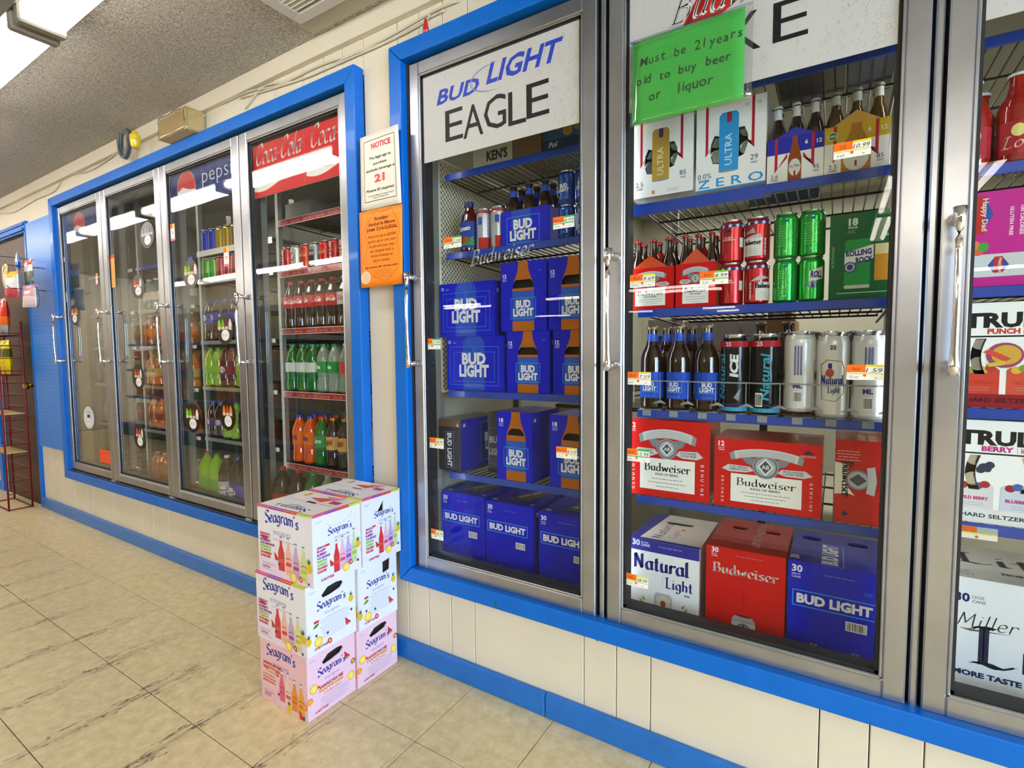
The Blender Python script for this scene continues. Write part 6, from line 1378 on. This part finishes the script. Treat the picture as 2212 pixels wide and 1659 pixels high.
# ------------------------------------------------------------------ paper signs and stickers
def sheet(name, label, cat, x0, x1, z0, z1, y, col, draw, curl=lambda u, v: 0.0, th=.0005, mt=None, glossy=.5):
    """a thin sheet; curl(u, v) in 0..1 gives the lift off the wall"""
    W_, H_ = x1 - x0, z1 - z0; n = 10; V = []; F = []
    for s in (0, 1):
        for j in range(n + 1):
            for i in range(n + 1): u, v = i / n, j / n; V.append((u * W_, -curl(u, v) - (0 if s else th), v * H_))
    N = (n + 1) ** 2
    for j in range(n):
        for i in range(n):
            a = j * (n + 1) + i; F.append((a, a + 1, a + n + 2, a + n + 1)); F.append((N + a, N + a + n + 1, N + a + n + 2, N + a + 1))
    rim = [i for i in range(n + 1)] + [(j + 1) * (n + 1) - 1 for j in range(1, n + 1)] + [N - 1 - i for i in range(1, n + 1)] + [j * (n + 1) for j in range(n - 1, 0, -1)]
    for a, c in zip(rim, rim[1:] + rim[:1]): F.append((a, N + a, N + c, c))
    b = MB(); b.add(V, F, mt or mat(col, glossy), True); o = b.build(name, None, (x0, y, z0)); tag(o, label, cat)
    p = Print(.00004); draw(p, W_, H_); p.build('print', o, lambda u, v, d: (u, -curl(u / W_, v / H_) - th - .0003 - d, v), cut=W_ / 10, rough=glossy); return o
def d_notice(p, W, H):
    p.frame(W * .10, H * .10, W * .80, H * .82, .0022, '#3b3833')
    p.text('NOTICE', W * .55, H * .80, .017, '#d8465c', bold=.05, w=W * .5)
    for t, y, w_ in (('The legal age to', .66, .56), ('purchase', .58, .34), ('alcoholic beverage is', .50, .72)): p.text(t, W * .52, H * y, .0085, '#2e2b2a', bold=.025, w=W * w_)
    p.text('21', W * .5, H * .35, .024, '#dd5a5a', bold=.05, w=W * .26); p.text('Picture ID required', W * .5, H * .23, .0085, '#2e2b2a', bold=.025, w=W * .68)
    p.text('THE DEPARTMENT OF PUBLIC SAFETY', W * .52, H * .165, .0042, '#5a5550', bold=.01, w=W * .66); p.text('LIQUOR LICENSING UNIT', W * .52, H * .135, .0042, '#5a5550', bold=.01, w=W * .4)
sheet('notice_sheet', 'white framed age notice pinned between the two blue cooler frames', 'sign', -1.452, -1.256, 1.632, 1.888, -.031, '#e6e0d2', d_notice, lambda u, v: .012 * u * u * v + .004 * math.sin(u * PI) + .006 * (1 - v) * abs(u - .5))
def d_orange(p, W, H):
    pts = [(.12, .30), (.10, .42), (.20, .52), (.22, .60), (.10, .72), (.12, .76), (.35, .95), (.42, .985), (.50, .95), (.68, .96), (.76, .985), (.80, .94), (.93, .77), (.94, .70), (.88, .56), (.93, .42), (.96, .34), (.90, .22), (.76, .12), (.62, .05), (.5, .09), (.32, .14), (.22, .2)]
    p.line([(W * a, H * b_) for a, b_ in pts], .0009, '#7a2c10', close=True); K = '#6c1d10'
    for t, y, w_, s in (('Providing', .855, .32, 0), ('Alcohol to Minors', .79, .62, 0), ('(Under 21) is ILLEGAL', .725, .72, 0)): p.text(t, W * .54, H * y, .011, K, bold=.03, w=W * w_)
    for i, (t, w_) in enumerate((('Fines are up to $2000', .64), ('and/or up to one year', .64), ('in jail and you may', .58), ('be charged with a', .54), ('felony if death or', .52), ('injury results.', .40))): p.text(t, W * .54, H * (.635 - .063 * i), .0095, K, bold=.0, shear=.2, w=W * w_)
    p.text("It's not your call - It's the LAW", W * .52, H * .245, .006, K, bold=.03, w=W * .76); p.blurb(W * .55, H * .205, W * .5, 6, .005, '#a8501c', .0008)
    p.ell(W * .14, H * .13, W * .13, H * .085, '#ecc9a4', 16); p.blurb(W * .14, H * .17, W * .16, 5, .006, '#9a7a5c', .0007)
sheet('warning_sheet', 'bright orange warning sheet hanging under the white notice', 'sign', -1.466, -1.256, 1.362, 1.630, -.031, '#ff8a0a', d_orange, lambda u, v: .004 * math.sin(u * PI) + .006 * (1 - v) * u)
def d_green(p, W, H):
    K = '#1d3c22'
    def hand(t, x, y, h, sp):
        for ch in t:
            if ch != ' ': p.text(ch, x, y + random.uniform(-.0015, .0015), h * random.uniform(.94, 1.06), K, bold=.006, shear=.08, rot=random.uniform(-.05, .05), sx=.95)
            x += sp * (.62 if ch in 'il1 ' else (1.25 if ch in 'Mm' else 1))
    hand('Must  be  21 years', .030, .142, .021, .0152); hand('old  to  buy  beer', .018, .096, .021, .0150); hand('or   liquor', .052, .052, .023, .0175)
sheet('age_sign', 'handwritten bright green sign in a clear sleeve on the middle beer door', 'sign', *[v for v in (at(1366, 94, -.004).x, at(1610, 18, -.004).x)], at(1366, 272, -.004).z, at(1366, 94, -.004).z, -.003, '#2fd14c', d_green, lambda u, v: .002 * math.sin(u * PI), glossy=.55)
a = at(1364, 90, -.008); c = at(1618, 12, -.008)
sl = thing('plastic_sleeve', 'clear glossy plastic sleeve round the green handwritten sign', 'sleeve', (a.x - .002, -.0078, at(1366, 274, -.008).z - .003)); b = MB(); n = 12; W_ = c.x - a.x + .012; H_ = .215
fn = lambda u, v: (u * W_, -.0012 - .0022 * abs(math.sin(u * 9)) * (.3 + u) - .002 * math.sin(v * 7 + u * 3) ** 2 * u, v * H_)
V = [fn(i / n, j / n) for j in range(n + 1) for i in range(n + 1)]; b.add(V, [(j * (n + 1) + i, j * (n + 1) + i + 1, (j + 1) * (n + 1) + i + 1, (j + 1) * (n + 1) + i) for j in range(n) for i in range(n)], FILM, True)
o = b.build('film', sl); o.modifiers.new('t', 'SOLIDIFY').thickness = .0002

def tagcard(label, px0, py0, px1, py1, price, stripe='#3fae3c', note='Bud', ncol='#1f6a2c'):
    a = at(px0, py0, .0115); c = at(px1, py1, .0115); W_ = c.x - a.x; H_ = W_ * .50; zc = (a.z + c.z) / 2
    o = MB(); V = []; o.box(0, W_, -.0008, 0, 0, H_, mat('#efeee8', .4), .0003); t = o.build('price_tag', None, (a.x, .0112, zc - H_ / 2)); tag(t, label, 'price tag', 'handwritten price tags on the beer doors')
    p = Print(.00004); p.rect(0, H_ * .5, W_ * .52, H_ * .5, '#f0701c'); p.rect(W_ * .52, H_ * .86, W_ * .48, H_ * .14, stripe); p.rect(0, H_ * .38, W_, H_ * .07, stripe); p.ell(W_ * .5, H_ * .30, W_ * .045, W_ * .045, '#e0552a', 12)
    p.text(note, W_ * .26, H_ * .62, H_ * .22, '#7a2a14', shear=.25, bold=-.01); p.text(price, W_ * .74, H_ * .50, H_ * .27, ncol, shear=.25, bold=-.005, w=W_ * .42); p.text('12 oz' if random.random() < .5 else '6 pk', W_ * .2, H_ * .12, H_ * .16, '#333333', shear=.2, bold=-.01); p.text('ea', W_ * .8, H_ * .1, H_ * .12, '#444444', bold=-.01)
    p.build('print', t, on_front(0, -.0008, 0))
TG = [(959, 514, 997, 533, '2.68', '#3fae3c', 'Clam', 'price tag reading 2.68 in front of the dark red juice bottle'), (1195, 470, 1241, 490, '8.99', '#3fae3c', 'Bud Lt', 'price tag reading 8.99 in front of the stacked blue cans'),
 (916, 734, 952, 752, '17.99', '#3fae3c', 'Lite', 'price tag at the left edge of the leftmost beer door, below the handle top'), (924, 947, 959, 967, '18.99', '#e9c52c', 'Bud', 'price tag in front of the black-fronted case'),
 (1202, 967, 1247, 990, '$19.99', '#e9c52c', 'Bud Lt', 'price tag reading 19.99 on the right eighteen-bottle case'), (925, 1144, 958, 1164, '28.99', '#d8dc3c', 'Bud', 'lowest price tag on the leftmost beer door'),
 (1361, 595, 1415, 618, '9.69', '#e9d52c', 'Bud', 'price tag in front of the leftmost red carrier'), (1512, 590, 1573, 610, '8.99', '#6fbe2c', 'Bud', 'price tag with a green stripe in front of the second red carrier'),
 (1352, 807, 1406, 828, '7.59', '#e9d52c', 'Bud', 'price tag in front of the leftmost tall brown bottle'), (1829, 791, 1908, 818, '1.59', '#e9d52c', 'Nat', 'price tag reading 1.59 in front of the right white tall can'),
 (1349, 972, 1403, 995, '13.98', '#3fae3c', 'Bud', 'price tag at the left edge of the red twelve-bottle case'), (1349, 1241, 1400, 1268, '28.99', '#d8dc3c', 'Nat', 'price tag in front of the white thirty-can case')]
for t in TG: tagcard(t[7], t[0], t[1], t[2], t[3], t[4], t[5], t[6], '#222222' if t[5] != '#3fae3c' else '#1f6a2c')
a = at(1801, 318, .0115); c = at(1880, 318, .0115)
tagcard('price tag reading 10.99 on the yellow-topped carrier', 1801, 310, 1881, 335, '10.99', '#e9d52c', 'UL', '#222222')
o = sbox('price_tag', LX + .008, LX + .076, YR - .0062, YR - .0050, qz(.696), qz(.724), mat('#e9e6dc', .4)); tag(o, 'wide orange and yellow price tag on the channel under the berry case', 'price tag'); p = Print(); p.rect(0, .014, .034, .013, '#d8642a'); p.rect(.034, .014, .034, .013, '#a9aeb4'); p.rect(0, .011, .068, .003, '#e9d52c'); p.ell(.034, .005, .003, .003, '#e0552a'); p.build('print', o, on_front(LX + .008, YR - .0062, qz(.696)))
# small orange-headed price slips and oval stickers on the soda doors
def slip(label, px, py, w=.042, h=.085, body='#f0e6e4', pink=True):
    a = at(px, py, .011); t = MB(); t.box(-w / 2, w / 2, -.0006, 0, -h / 2, h / 2, mat(body, .4)); o = t.build('price_slip', None, (a.x, .0112, a.z)); tag(o, label, 'price tag', 'price slips on the soda doors')
    p = Print(.00004); p.rect(0, h * .74, w * .55, h * .26, '#f2661e'); p.rect(w * .55, h * .74, w * .45, h * .26, '#f0c43a'); 
    if pink: p.text('2/5', w * .5, h * .42, h * .13, '#d04a6c', bold=.02); p.rect(0, 0, w, h * .12, '#e07a8c')
    p.build('print', o, on_front(-w / 2, -.0006, -h / 2))
slip('price slip at the left edge of the blue banner door', 373, 502); slip('price slip at the right edge of the blue banner door, over the red cans', 489, 555)
slip('price slip at the right edge of the leftmost glass door', 209, 603, .03, .07); slip('price slip low at the left edge of the leftmost glass door', 142, 642, .03, .07); slip('small price slip near the top left corner of the leftmost glass door', 129, 485, .03, .03, pink=False); slip('small price slip second from the top on the leftmost glass door', 137, 561, .03, .03, pink=False)
o = sbox('price_strip', at(233, 550, .011).x, at(243, 550, .011).x + .02, .0106, .0112, at(238, 622, .011).z, at(238, 552, .011).z, mat('#e8b04a', .4)); tag(o, 'tall yellow list strip with red top at the left of the second glass door', 'price tag'); p = Print(); W_ = .0; x0_ = at(233, 550, .011).x; zb = at(238, 622, .011).z; zt_ = at(238, 552, .011).z; ww = at(243, 550, .011).x + .02 - x0_; p.rect(0, zt_ - zb - .02, ww, .02, '#e8402a'); [p.rect(.01, (zt_ - zb) * k / 16, ww - .015, .002, '#b5702a') for k in range(1, 14)]; p.build('print', o, on_front(x0_, .0106, zb))
o = sbox('orange_sticker', *sorted((at(216, 985, .011).x, at(240, 985, .011).x)), .0106, .0112, at(228, 1000, .011).z, at(228, 972, .011).z, mat('#f24a18', .4)); tag(o, 'bright orange square sticker low on the leftmost glass door', 'sticker')
def oval(label, px, py, pw, ph, kind=0):
    a = at(px, py, .011); w = abs(at(px + pw / 2, py, .011).x - at(px - pw / 2, py, .011).x) / 2; h = abs(at(px, py - ph / 2, .011).z - at(px, py + ph / 2, .011).z) / 2
    b = MB(); P = [(w * math.cos(2 * PI * i / 28), h * math.sin(2 * PI * i / 28)) for i in range(28)]; b.prism(P, -.0008, 0, mat('#15130f' if kind != 3 else '#d6d8dc', .3)); o = b.build('oval_sticker', None, (a.x, .0112, a.z), fix=True); tag(o, label, 'sticker', 'oval promotion stickers on the soda doors')
    p = Print(.00004); cols = {0: ('#e07a1c', '#c9402a', '#d98a3c'), 1: ('#8fc41c', '#6fa81c', '#7a2c2c', '#e4e4dc'), 2: ('#d0502a', '#b8402a', '#d8d8dc'), 3: ('#1c2f7a',), 4: ('#8a8a9c', '#9a9aac', '#8a8a9c', '#77778a')}[kind]
    n = len(cols)
    for i, c_ in enumerate(cols):
        x = w + (i - (n - 1) / 2) * w * .42; bw = w * .34
        if kind == 3: p.rect(w * .72, h * .98, w * .56, h * .28, c_); p.blurb(w, h * 1.5, w, 2, h * .1, '#1c2f7a', h * .03)
        else: p.poly([(x - bw / 2, h * .95), (x + bw / 2, h * .95), (x + bw / 2, h * 1.35), (x + bw * .15, h * 1.62), (x - bw * .15, h * 1.62), (x - bw / 2, h * 1.35)], c_); p.rect(x - bw / 2, h * 1.0, bw, h * .16, '#d8c9b8')
    p.ell(w * 1.05, h * .62, w * .46, h * .36, '#eceae6', 20); p.text({0: '2/3', 1: '$2.52', 2: '2/4', 3: '99', 4: '1.79'}[kind], w * 1.05, h * .56, h * .14, '#9a7a8c', bold=-.01, w=w * .6)
    p.build('print', o, on_front(-w, -.0008, -h))
for i, q_ in enumerate([(318, 508, 30, 58, 4, 'upper oval sticker on the second glass door'), (298, 619, 28, 52, 2, 'second oval sticker from the top on the second glass door'), (299, 815, 26, 54, 2, 'third oval sticker from the top on the second glass door'), (302, 943, 25, 54, 2, 'lowest oval sticker on the second glass door'),
   (161, 680, 20, 46, 0, 'black oval sticker on the leftmost glass door'), (192, 902, 22, 48, 3, 'pale oval sticker on the leftmost glass door'), (412, 592, 33, 64, 1, 'upper left oval sticker on the blue banner door'), (486, 711, 37, 68, 1, 'upper right oval sticker on the blue banner door'), (416, 903, 33, 63, 1, 'lower left oval sticker on the blue banner door'), (492, 897, 34, 66, 0, 'lower right oval sticker on the blue banner door')]):
    oval(q_[5], *q_[:5])

# ------------------------------------------------------------------ on the wall over the coolers
def wirepts(px, y): return [at(a, b_, y) for a, b_ in px]
CW = mat('#cfc6ae', .5)
def cable(label, px, y=.013, r=.0035, col=CW):
    b = MB(); P = [at(a, b_, y) for a, b_ in px]; out = []
    pts2 = [(p.x, p.z) for p in P]; c_ = cr(pts2, 4); b.tube([(u, y, v) for u, v in c_], r, col, 6); o = b.build('cable', None); tag(o, label, 'cable'); return o
cable('thin cable along the wall, uppermost over the soda cooler', [(480, 224), (540, 197), (600, 185), (690, 142), (760, 118), (830, 85), (906, 42), (950, 18), (990, 2)])
cable('thin cable along the wall, second over the soda cooler', [(520, 212), (600, 188), (680, 160), (757, 120), (830, 92), (912, 46), (960, 22)])
cable('thin cable along the wall, lowest by the red plug', [(530, 235), (572, 186), (640, 175), (770, 120), (850, 84), (916, 48), (928, 30)])
cable('slack cable running left along the wall to the door', [(0, 460), (30, 458), (75, 432), (118, 412), (140, 380), (190, 370), (240, 340), (285, 300)])
cable('straight cable stapled left of the wrapped box', [(0, 440), (60, 415), (110, 395), (170, 372), (230, 338), (262, 322)])
cable('cable draped over the blue frame right of the wrapped box', [(380, 268), (420, 250), (470, 222), (530, 194), (560, 184)])
b = MB()
for k, (dx, rr) in enumerate(((0, 1.0), (.012, .9), (.02, 1.05))):
    c0 = at(272, 308, -.01); b.tube([(c0.x + dx + .055 * rr * math.cos(t), -.012 - .01 * k, c0.z + .085 * rr * math.sin(t)) for t in [i * PI / 8 for i in range(17)]], .007, mat('#5b646a', .4), 6)
o = b.build('cable_coil', None); tag(o, 'dark grey coil of thick cable hanging beside the yellow plug', 'cable')
b = MB(); c0 = at(292, 305, -.06); b.lathe([(0, -.035), (.014, -.035), (.02, -.025), (.024, .0), (.024, .028), (.018, .032), (.01, .05), (0, .05)], mat('#d8b80f', .4, coat=.3), 18, c0.x, c0.y, c0.z); o = b.build('plug', None); tag(o, 'yellow plug hanging by the wrapped box', 'plug')
# wrapped box on top of the blue frame
bx = carton('wrapped_box', 'cream cardboard box wrapped in clear film on top of the blue frame', 'box', -2.80, -2.55, 2.160, 2.262, .085, '#d8b878', None, y=-.07, rough=.6, sheen=0)
b = MB(); n = 14; V = []
for i in range(n + 1):
    for j in range(6): u = i / n; V.append((u * .256 - .003, -.003 - .004 * abs(math.sin(u * 20 + j)), -.004 + j * .021 + (.004 if j == 5 else 0) * math.sin(u * 12)))
b.add(V, [(i * 6 + j, (i + 1) * 6 + j, (i + 1) * 6 + j + 1, i * 6 + j + 1) for i in range(n) for j in range(5)], FILM, True); 
V = [( .254 + .003 * math.sin(j * 2 + k), -.003 + .09 * k / 6, -.004 + j * .021) for k in range(7) for j in range(6)]; b.add(V, [(k * 6 + j, (k + 1) * 6 + j, (k + 1) * 6 + j + 1, k * 6 + j + 1) for k in range(6) for j in range(5)], FILM, True)
o = b.build('film_wrap', bx); o.modifiers.new('t', 'SOLIDIFY').thickness = .0003
p = at_z(208, 257, 2.322); b = MB(); b.prism([(p.x, p.y), (p.x + .07, p.y - .005), (-3.10, .0), (-3.17, .0)], 2.322, 2.329, mat('#d3cfc2', .5)); o = b.build('ceiling_bracket', None, fix=True); tag(o, 'flat pale bracket strip on the ceiling left of the wrapped box', 'bracket')
b = MB(); c0 = at(921, 66, -.01); b.lathe([(0, 0), (.009, .001), (.011, .008), (.008, .028), (.0045, .045), (0, .05)], mat('#c01a24', .35, coat=.3), 14, c0.x, -.012, 2.1585); o = b.build('wire_nut', None); tag(o, 'small red pointed wire nut on top of the right blue frame', 'wire nut')

# ------------------------------------------------------------------ the left end: pegboard, hanging packs, wire rack
pgm = bpy.data.materials.new('pegboard_paint'); pgm.use_nodes = True; nt = pgm.node_tree; B_ = nt.nodes['Principled BSDF']; g = nt.nodes.new('ShaderNodeNewGeometry'); vm = nt.nodes.new('ShaderNodeVectorMath'); vm.operation = 'SCALE'; vm.inputs['Scale'].default_value = 1 / .0254; fr = nt.nodes.new('ShaderNodeVectorMath'); fr.operation = 'FRACTION'; sb_ = nt.nodes.new('ShaderNodeVectorMath'); sb_.operation = 'SUBTRACT'; sb_.inputs[1].default_value = (.5, 0, .5); ml = nt.nodes.new('ShaderNodeVectorMath'); ml.operation = 'MULTIPLY'; ml.inputs[1].default_value = (1, 0, 1); ln = nt.nodes.new('ShaderNodeVectorMath'); ln.operation = 'LENGTH'; lt_ = nt.nodes.new('ShaderNodeMath'); lt_.operation = 'LESS_THAN'; lt_.inputs[1].default_value = .14; mx = nt.nodes.new('ShaderNodeMix'); mx.data_type = 'RGBA'; mx.inputs[6].default_value = lin('#1f7fe0'); mx.inputs[7].default_value = lin('#0b2a52')
for a_, b_ in ((g.outputs['Position'], vm.inputs[0]), (vm.outputs[0], fr.inputs[0]), (fr.outputs[0], sb_.inputs[0]), (sb_.outputs[0], ml.inputs[0]), (ml.outputs[0], ln.inputs[0]), (ln.outputs['Value'], lt_.inputs[0]), (lt_.outputs[0], mx.inputs[0]), (mx.outputs[2], B_.inputs['Base Color'])): nt.links.new(a_, b_)
B_.inputs['Roughness'].default_value = .35
pg = sbox('pegboard', -4.915, -4.452, -.012, -.004, .475, 2.065, pgm); tag(pg, 'bright blue pegboard panel between the brown door and the soda cooler', 'pegboard')
for x_ in (-4.905, -4.48): sbox('batten', x_, x_ + .02, -.004, .0195, .48, 2.06, BLUE, parent=pg)
def bag(label, x, y, z, w, h, t, cols, rz=0, grp=None, name='snack_bag', cat='snack bag', tilt=0, hang=False):
    b = MB(); n, m = 8, 8; V = []; mats_ = [mat(c, .25, coat=.5, bump=.6, bscale=45) for c in cols]
    for s in (-1, 1):
        for j in range(m + 1):
            for i in range(n + 1):
                u, v = i / n, j / m; k = (math.sin(PI * u) ** .6) * (math.sin(PI * min(1, max(0, v))) ** .5); ww = w * (1 - .08 * math.sin(PI * v)); V.append(((u - .5) * ww, s * t / 2 * k, v * h))
    N = (n + 1) * (m + 1)
    for s in (0, 1):
        for j in range(m):
            F = []
            for i in range(n): a = s * N + j * (n + 1) + i; F.append((a, a + 1, a + n + 2, a + n + 1) if s == 0 else (a, a + n + 1, a + n + 2, a + 1))
            mt = mats_[min(len(mats_) - 1, int(j / m * len(mats_)))]; o0 = len(b.v); idx = sorted({q for f in F for q in f}); mp = {q: i for i, q in enumerate(idx)}
            b.add([V[q] for q in idx], [[mp[q] for q in f] for f in F], mt, True)
    o = b.build(name, None, (x, y, z), rz); o.rotation_euler = (tilt, 0, rz); tag(o, label, cat, grp); return o
hk = thing('display_hook', 'wire hook holding small packs on the blue pegboard', 'hook', (-4.60, -.012, 1.72)); b = MB(); b.tube([(0, 0, 0), (0, -.18, .0), (0, -.20, .015)], .0025, WIRE, 6); b.build('wire', hk); hk2 = dup(hk, (-4.60, -.012, 1.57)); hk2['label'] = 'lower wire hook on the blue pegboard'; hk3 = dup(hk, (-4.80, -.012, 1.80)); hk3['label'] = 'left wire hook over the yellow pack on the pegboard'
for i, (x, y, z, w, h, cols, lb) in enumerate([(-4.83, -.10, 1.70, .10, .12, ('#2c55b8', '#c9cbd6'), 'pack with a blue header on the pegboard, top left'), (-4.86, -.16, 1.60, .10, .14, ('#d8c9a8', '#b8903c'), 'tan pack hanging left of the pegboard'), (-4.80, -.15, 1.52, .12, .16, ('#b83a4c', '#d8d0d0', '#d9b03c'), 'red and white pack with yellow header on the pegboard'), (-4.72, -.13, 1.54, .11, .16, ('#e0e0e0', '#c9cdd4', '#e0b02c'), 'silvery pack with yellow header on the pegboard'),
   (-4.60, -.11, 1.60, .15, .15, ('#2c5a3c', '#1d2f2a', '#d8d4d0', '#b82c34'), 'white pack with red print above a green one'), (-4.60, -.11, 1.45, .14, .13, ('#d9c9cc', '#c98a98'), 'white pack with pink print lower on the pegboard'), (-4.52, -.10, 1.44, .09, .13, ('#d8d8dc', '#b9c0c8'), 'clear pack at the lower right of the pegboard packs')]):
    bag(lb, x + .05, y, z, w * 1.1, h * 1.1, .03, cols, .3 * (i % 3 - 1), name='hanging_pack', cat='pack')
# red wire rack with snack bags in front of the brown door
RW_ = mat('#7a1018', .4, .3); rk = thing('wire_rack', 'dark red wire snack rack standing before the brown door', 'rack', (-5.46, -.165, 0)); RWd, RDp = .40, .13
for i, (x_, y_) in enumerate(((0, 0), (RWd, 0), (0, RDp), (RWd, RDp))):
    b = MB(); b.tube([(x_, y_, .0), (x_, y_, 1.38)], .006, RW_, 6); b.build('post', rk)
b = MB(); b.tube([(0, 0, .006), (RWd, 0, .006), (RWd, RDp, .006), (0, RDp, .006), (0, 0, .006)], .005, RW_, 6); b.build('foot_loop', rk)
for k in range(14):
    b = MB(); z_ = .12 + .09 * k; b.tube([(0, RDp, z_), (RWd, RDp, z_)], .003, RW_, 5); b.build('rung', rk)
    b = MB(); b.tube([(RWd, 0, z_), (RWd, RDp, z_)], .003, RW_, 5); b.build('rung', rk)
for z_, cb in ((.42, 1), (.705, 1), (.985, 0), (1.275, 0)):
    b = MB()
    if cb: b.box(-.0, RWd - .008, -.0, RDp - .008, z_ - .004, z_ + .002, mat('#c9b07a', .8))
    b.build('shelf_board', rk) if cb else None
    b = MB(); b.tube([(0, 0, z_), (RWd, 0, z_)], .004, RW_, 5); b.tube([(0, 0, z_ + .06), (RWd, 0, z_ + .06)], .003, RW_, 5); [b.tube([(RWd * q_ / 7, 0, z_), (RWd * q_ / 7, RDp, z_)], .003, RW_, 4) for q_ in range(1, 7)]; b.build('shelf_rail', rk)
for i in range(3): bag('%s yellow snack bag on the red wire rack' % ('left', 'middle', 'right')[i], -5.385 + .13 * i, -.105, .992, .135, .25, .06, ('#d8b800', '#e8d000', '#5a5a20', '#e8d000'), 0, 'yellow snack bags')
for i in range(3): bag('%s red and orange snack bag on top of the red wire rack' % ('left', 'middle', 'right')[i], -5.385 + .13 * i, -.105, 1.282, .138, .26, .06, ('#9aa0a4', '#e0641c', '#c8281c', '#b8181c'), 0, 'red snack bags')

# ------------------------------------------------------------------ gondola across the aisle, mirrored in the left doors
gd = thing('gondola_shelf', 'gondola shelving across the aisle, seen mirrored in the left doors', 'shelf', (-8.6, -2.35, 0)); GW = 4.6
GM = mat('#c8c2b0', .5); sbox('kick_base', 0, GW, -.0, .48, 0, .16, mat('#1c4a58', .5), parent=gd); sbox('back_panel', 0, GW, 0, .03, .16, 1.70, GM, parent=gd)
for z_, d_ in ((.18, .46), (.55, .38), (.92, .36), (1.28, .34)):
    s_ = sbox('shelf', 0, GW, .03, .03 + d_, z_ - .025, z_, GM, parent=gd); sbox('price_channel', 0, GW, .03 + d_, .036 + d_, z_ - .03, z_ + .006, mat('#2450a8', .4), parent=s_)
PAL = [('#c9762c', '#d89a4c'), ('#b8442c', '#d8b08c'), ('#c98a3c', '#e0c9a0'), ('#8a2c24', '#c9702c'), ('#d8c2a0', '#b86a3c'), ('#2c6a3c', '#c9b03c'), ('#c05a24', '#d8a24c')]
protos = [bag('bag', 0, 0, 0, .2, .26, .07, c_, 0) for c_ in PAL]
used = set()
for r_i, (z_, nm) in enumerate(((.182, 'lowest'), (.552, 'second'), (.922, 'third'), (1.282, 'top'))):
    for k in range(17):
        j = (k // 2 + r_i * 2) % 7; x = -8.45 + k * .265; pos = (x, -2.35 + .30 + .0, z_)
        if j not in used: used.add(j); o = protos[j]; o.location = pos
        else: o = dup(protos[j], pos, random.uniform(-.1, .1))
        o['label'] = 'snack bag in the mirrored row on the %s gondola shelf' % nm; o['group'] = 'snack bags on the %s gondola shelf' % nm
bpy.data.objects.remove(_fo)
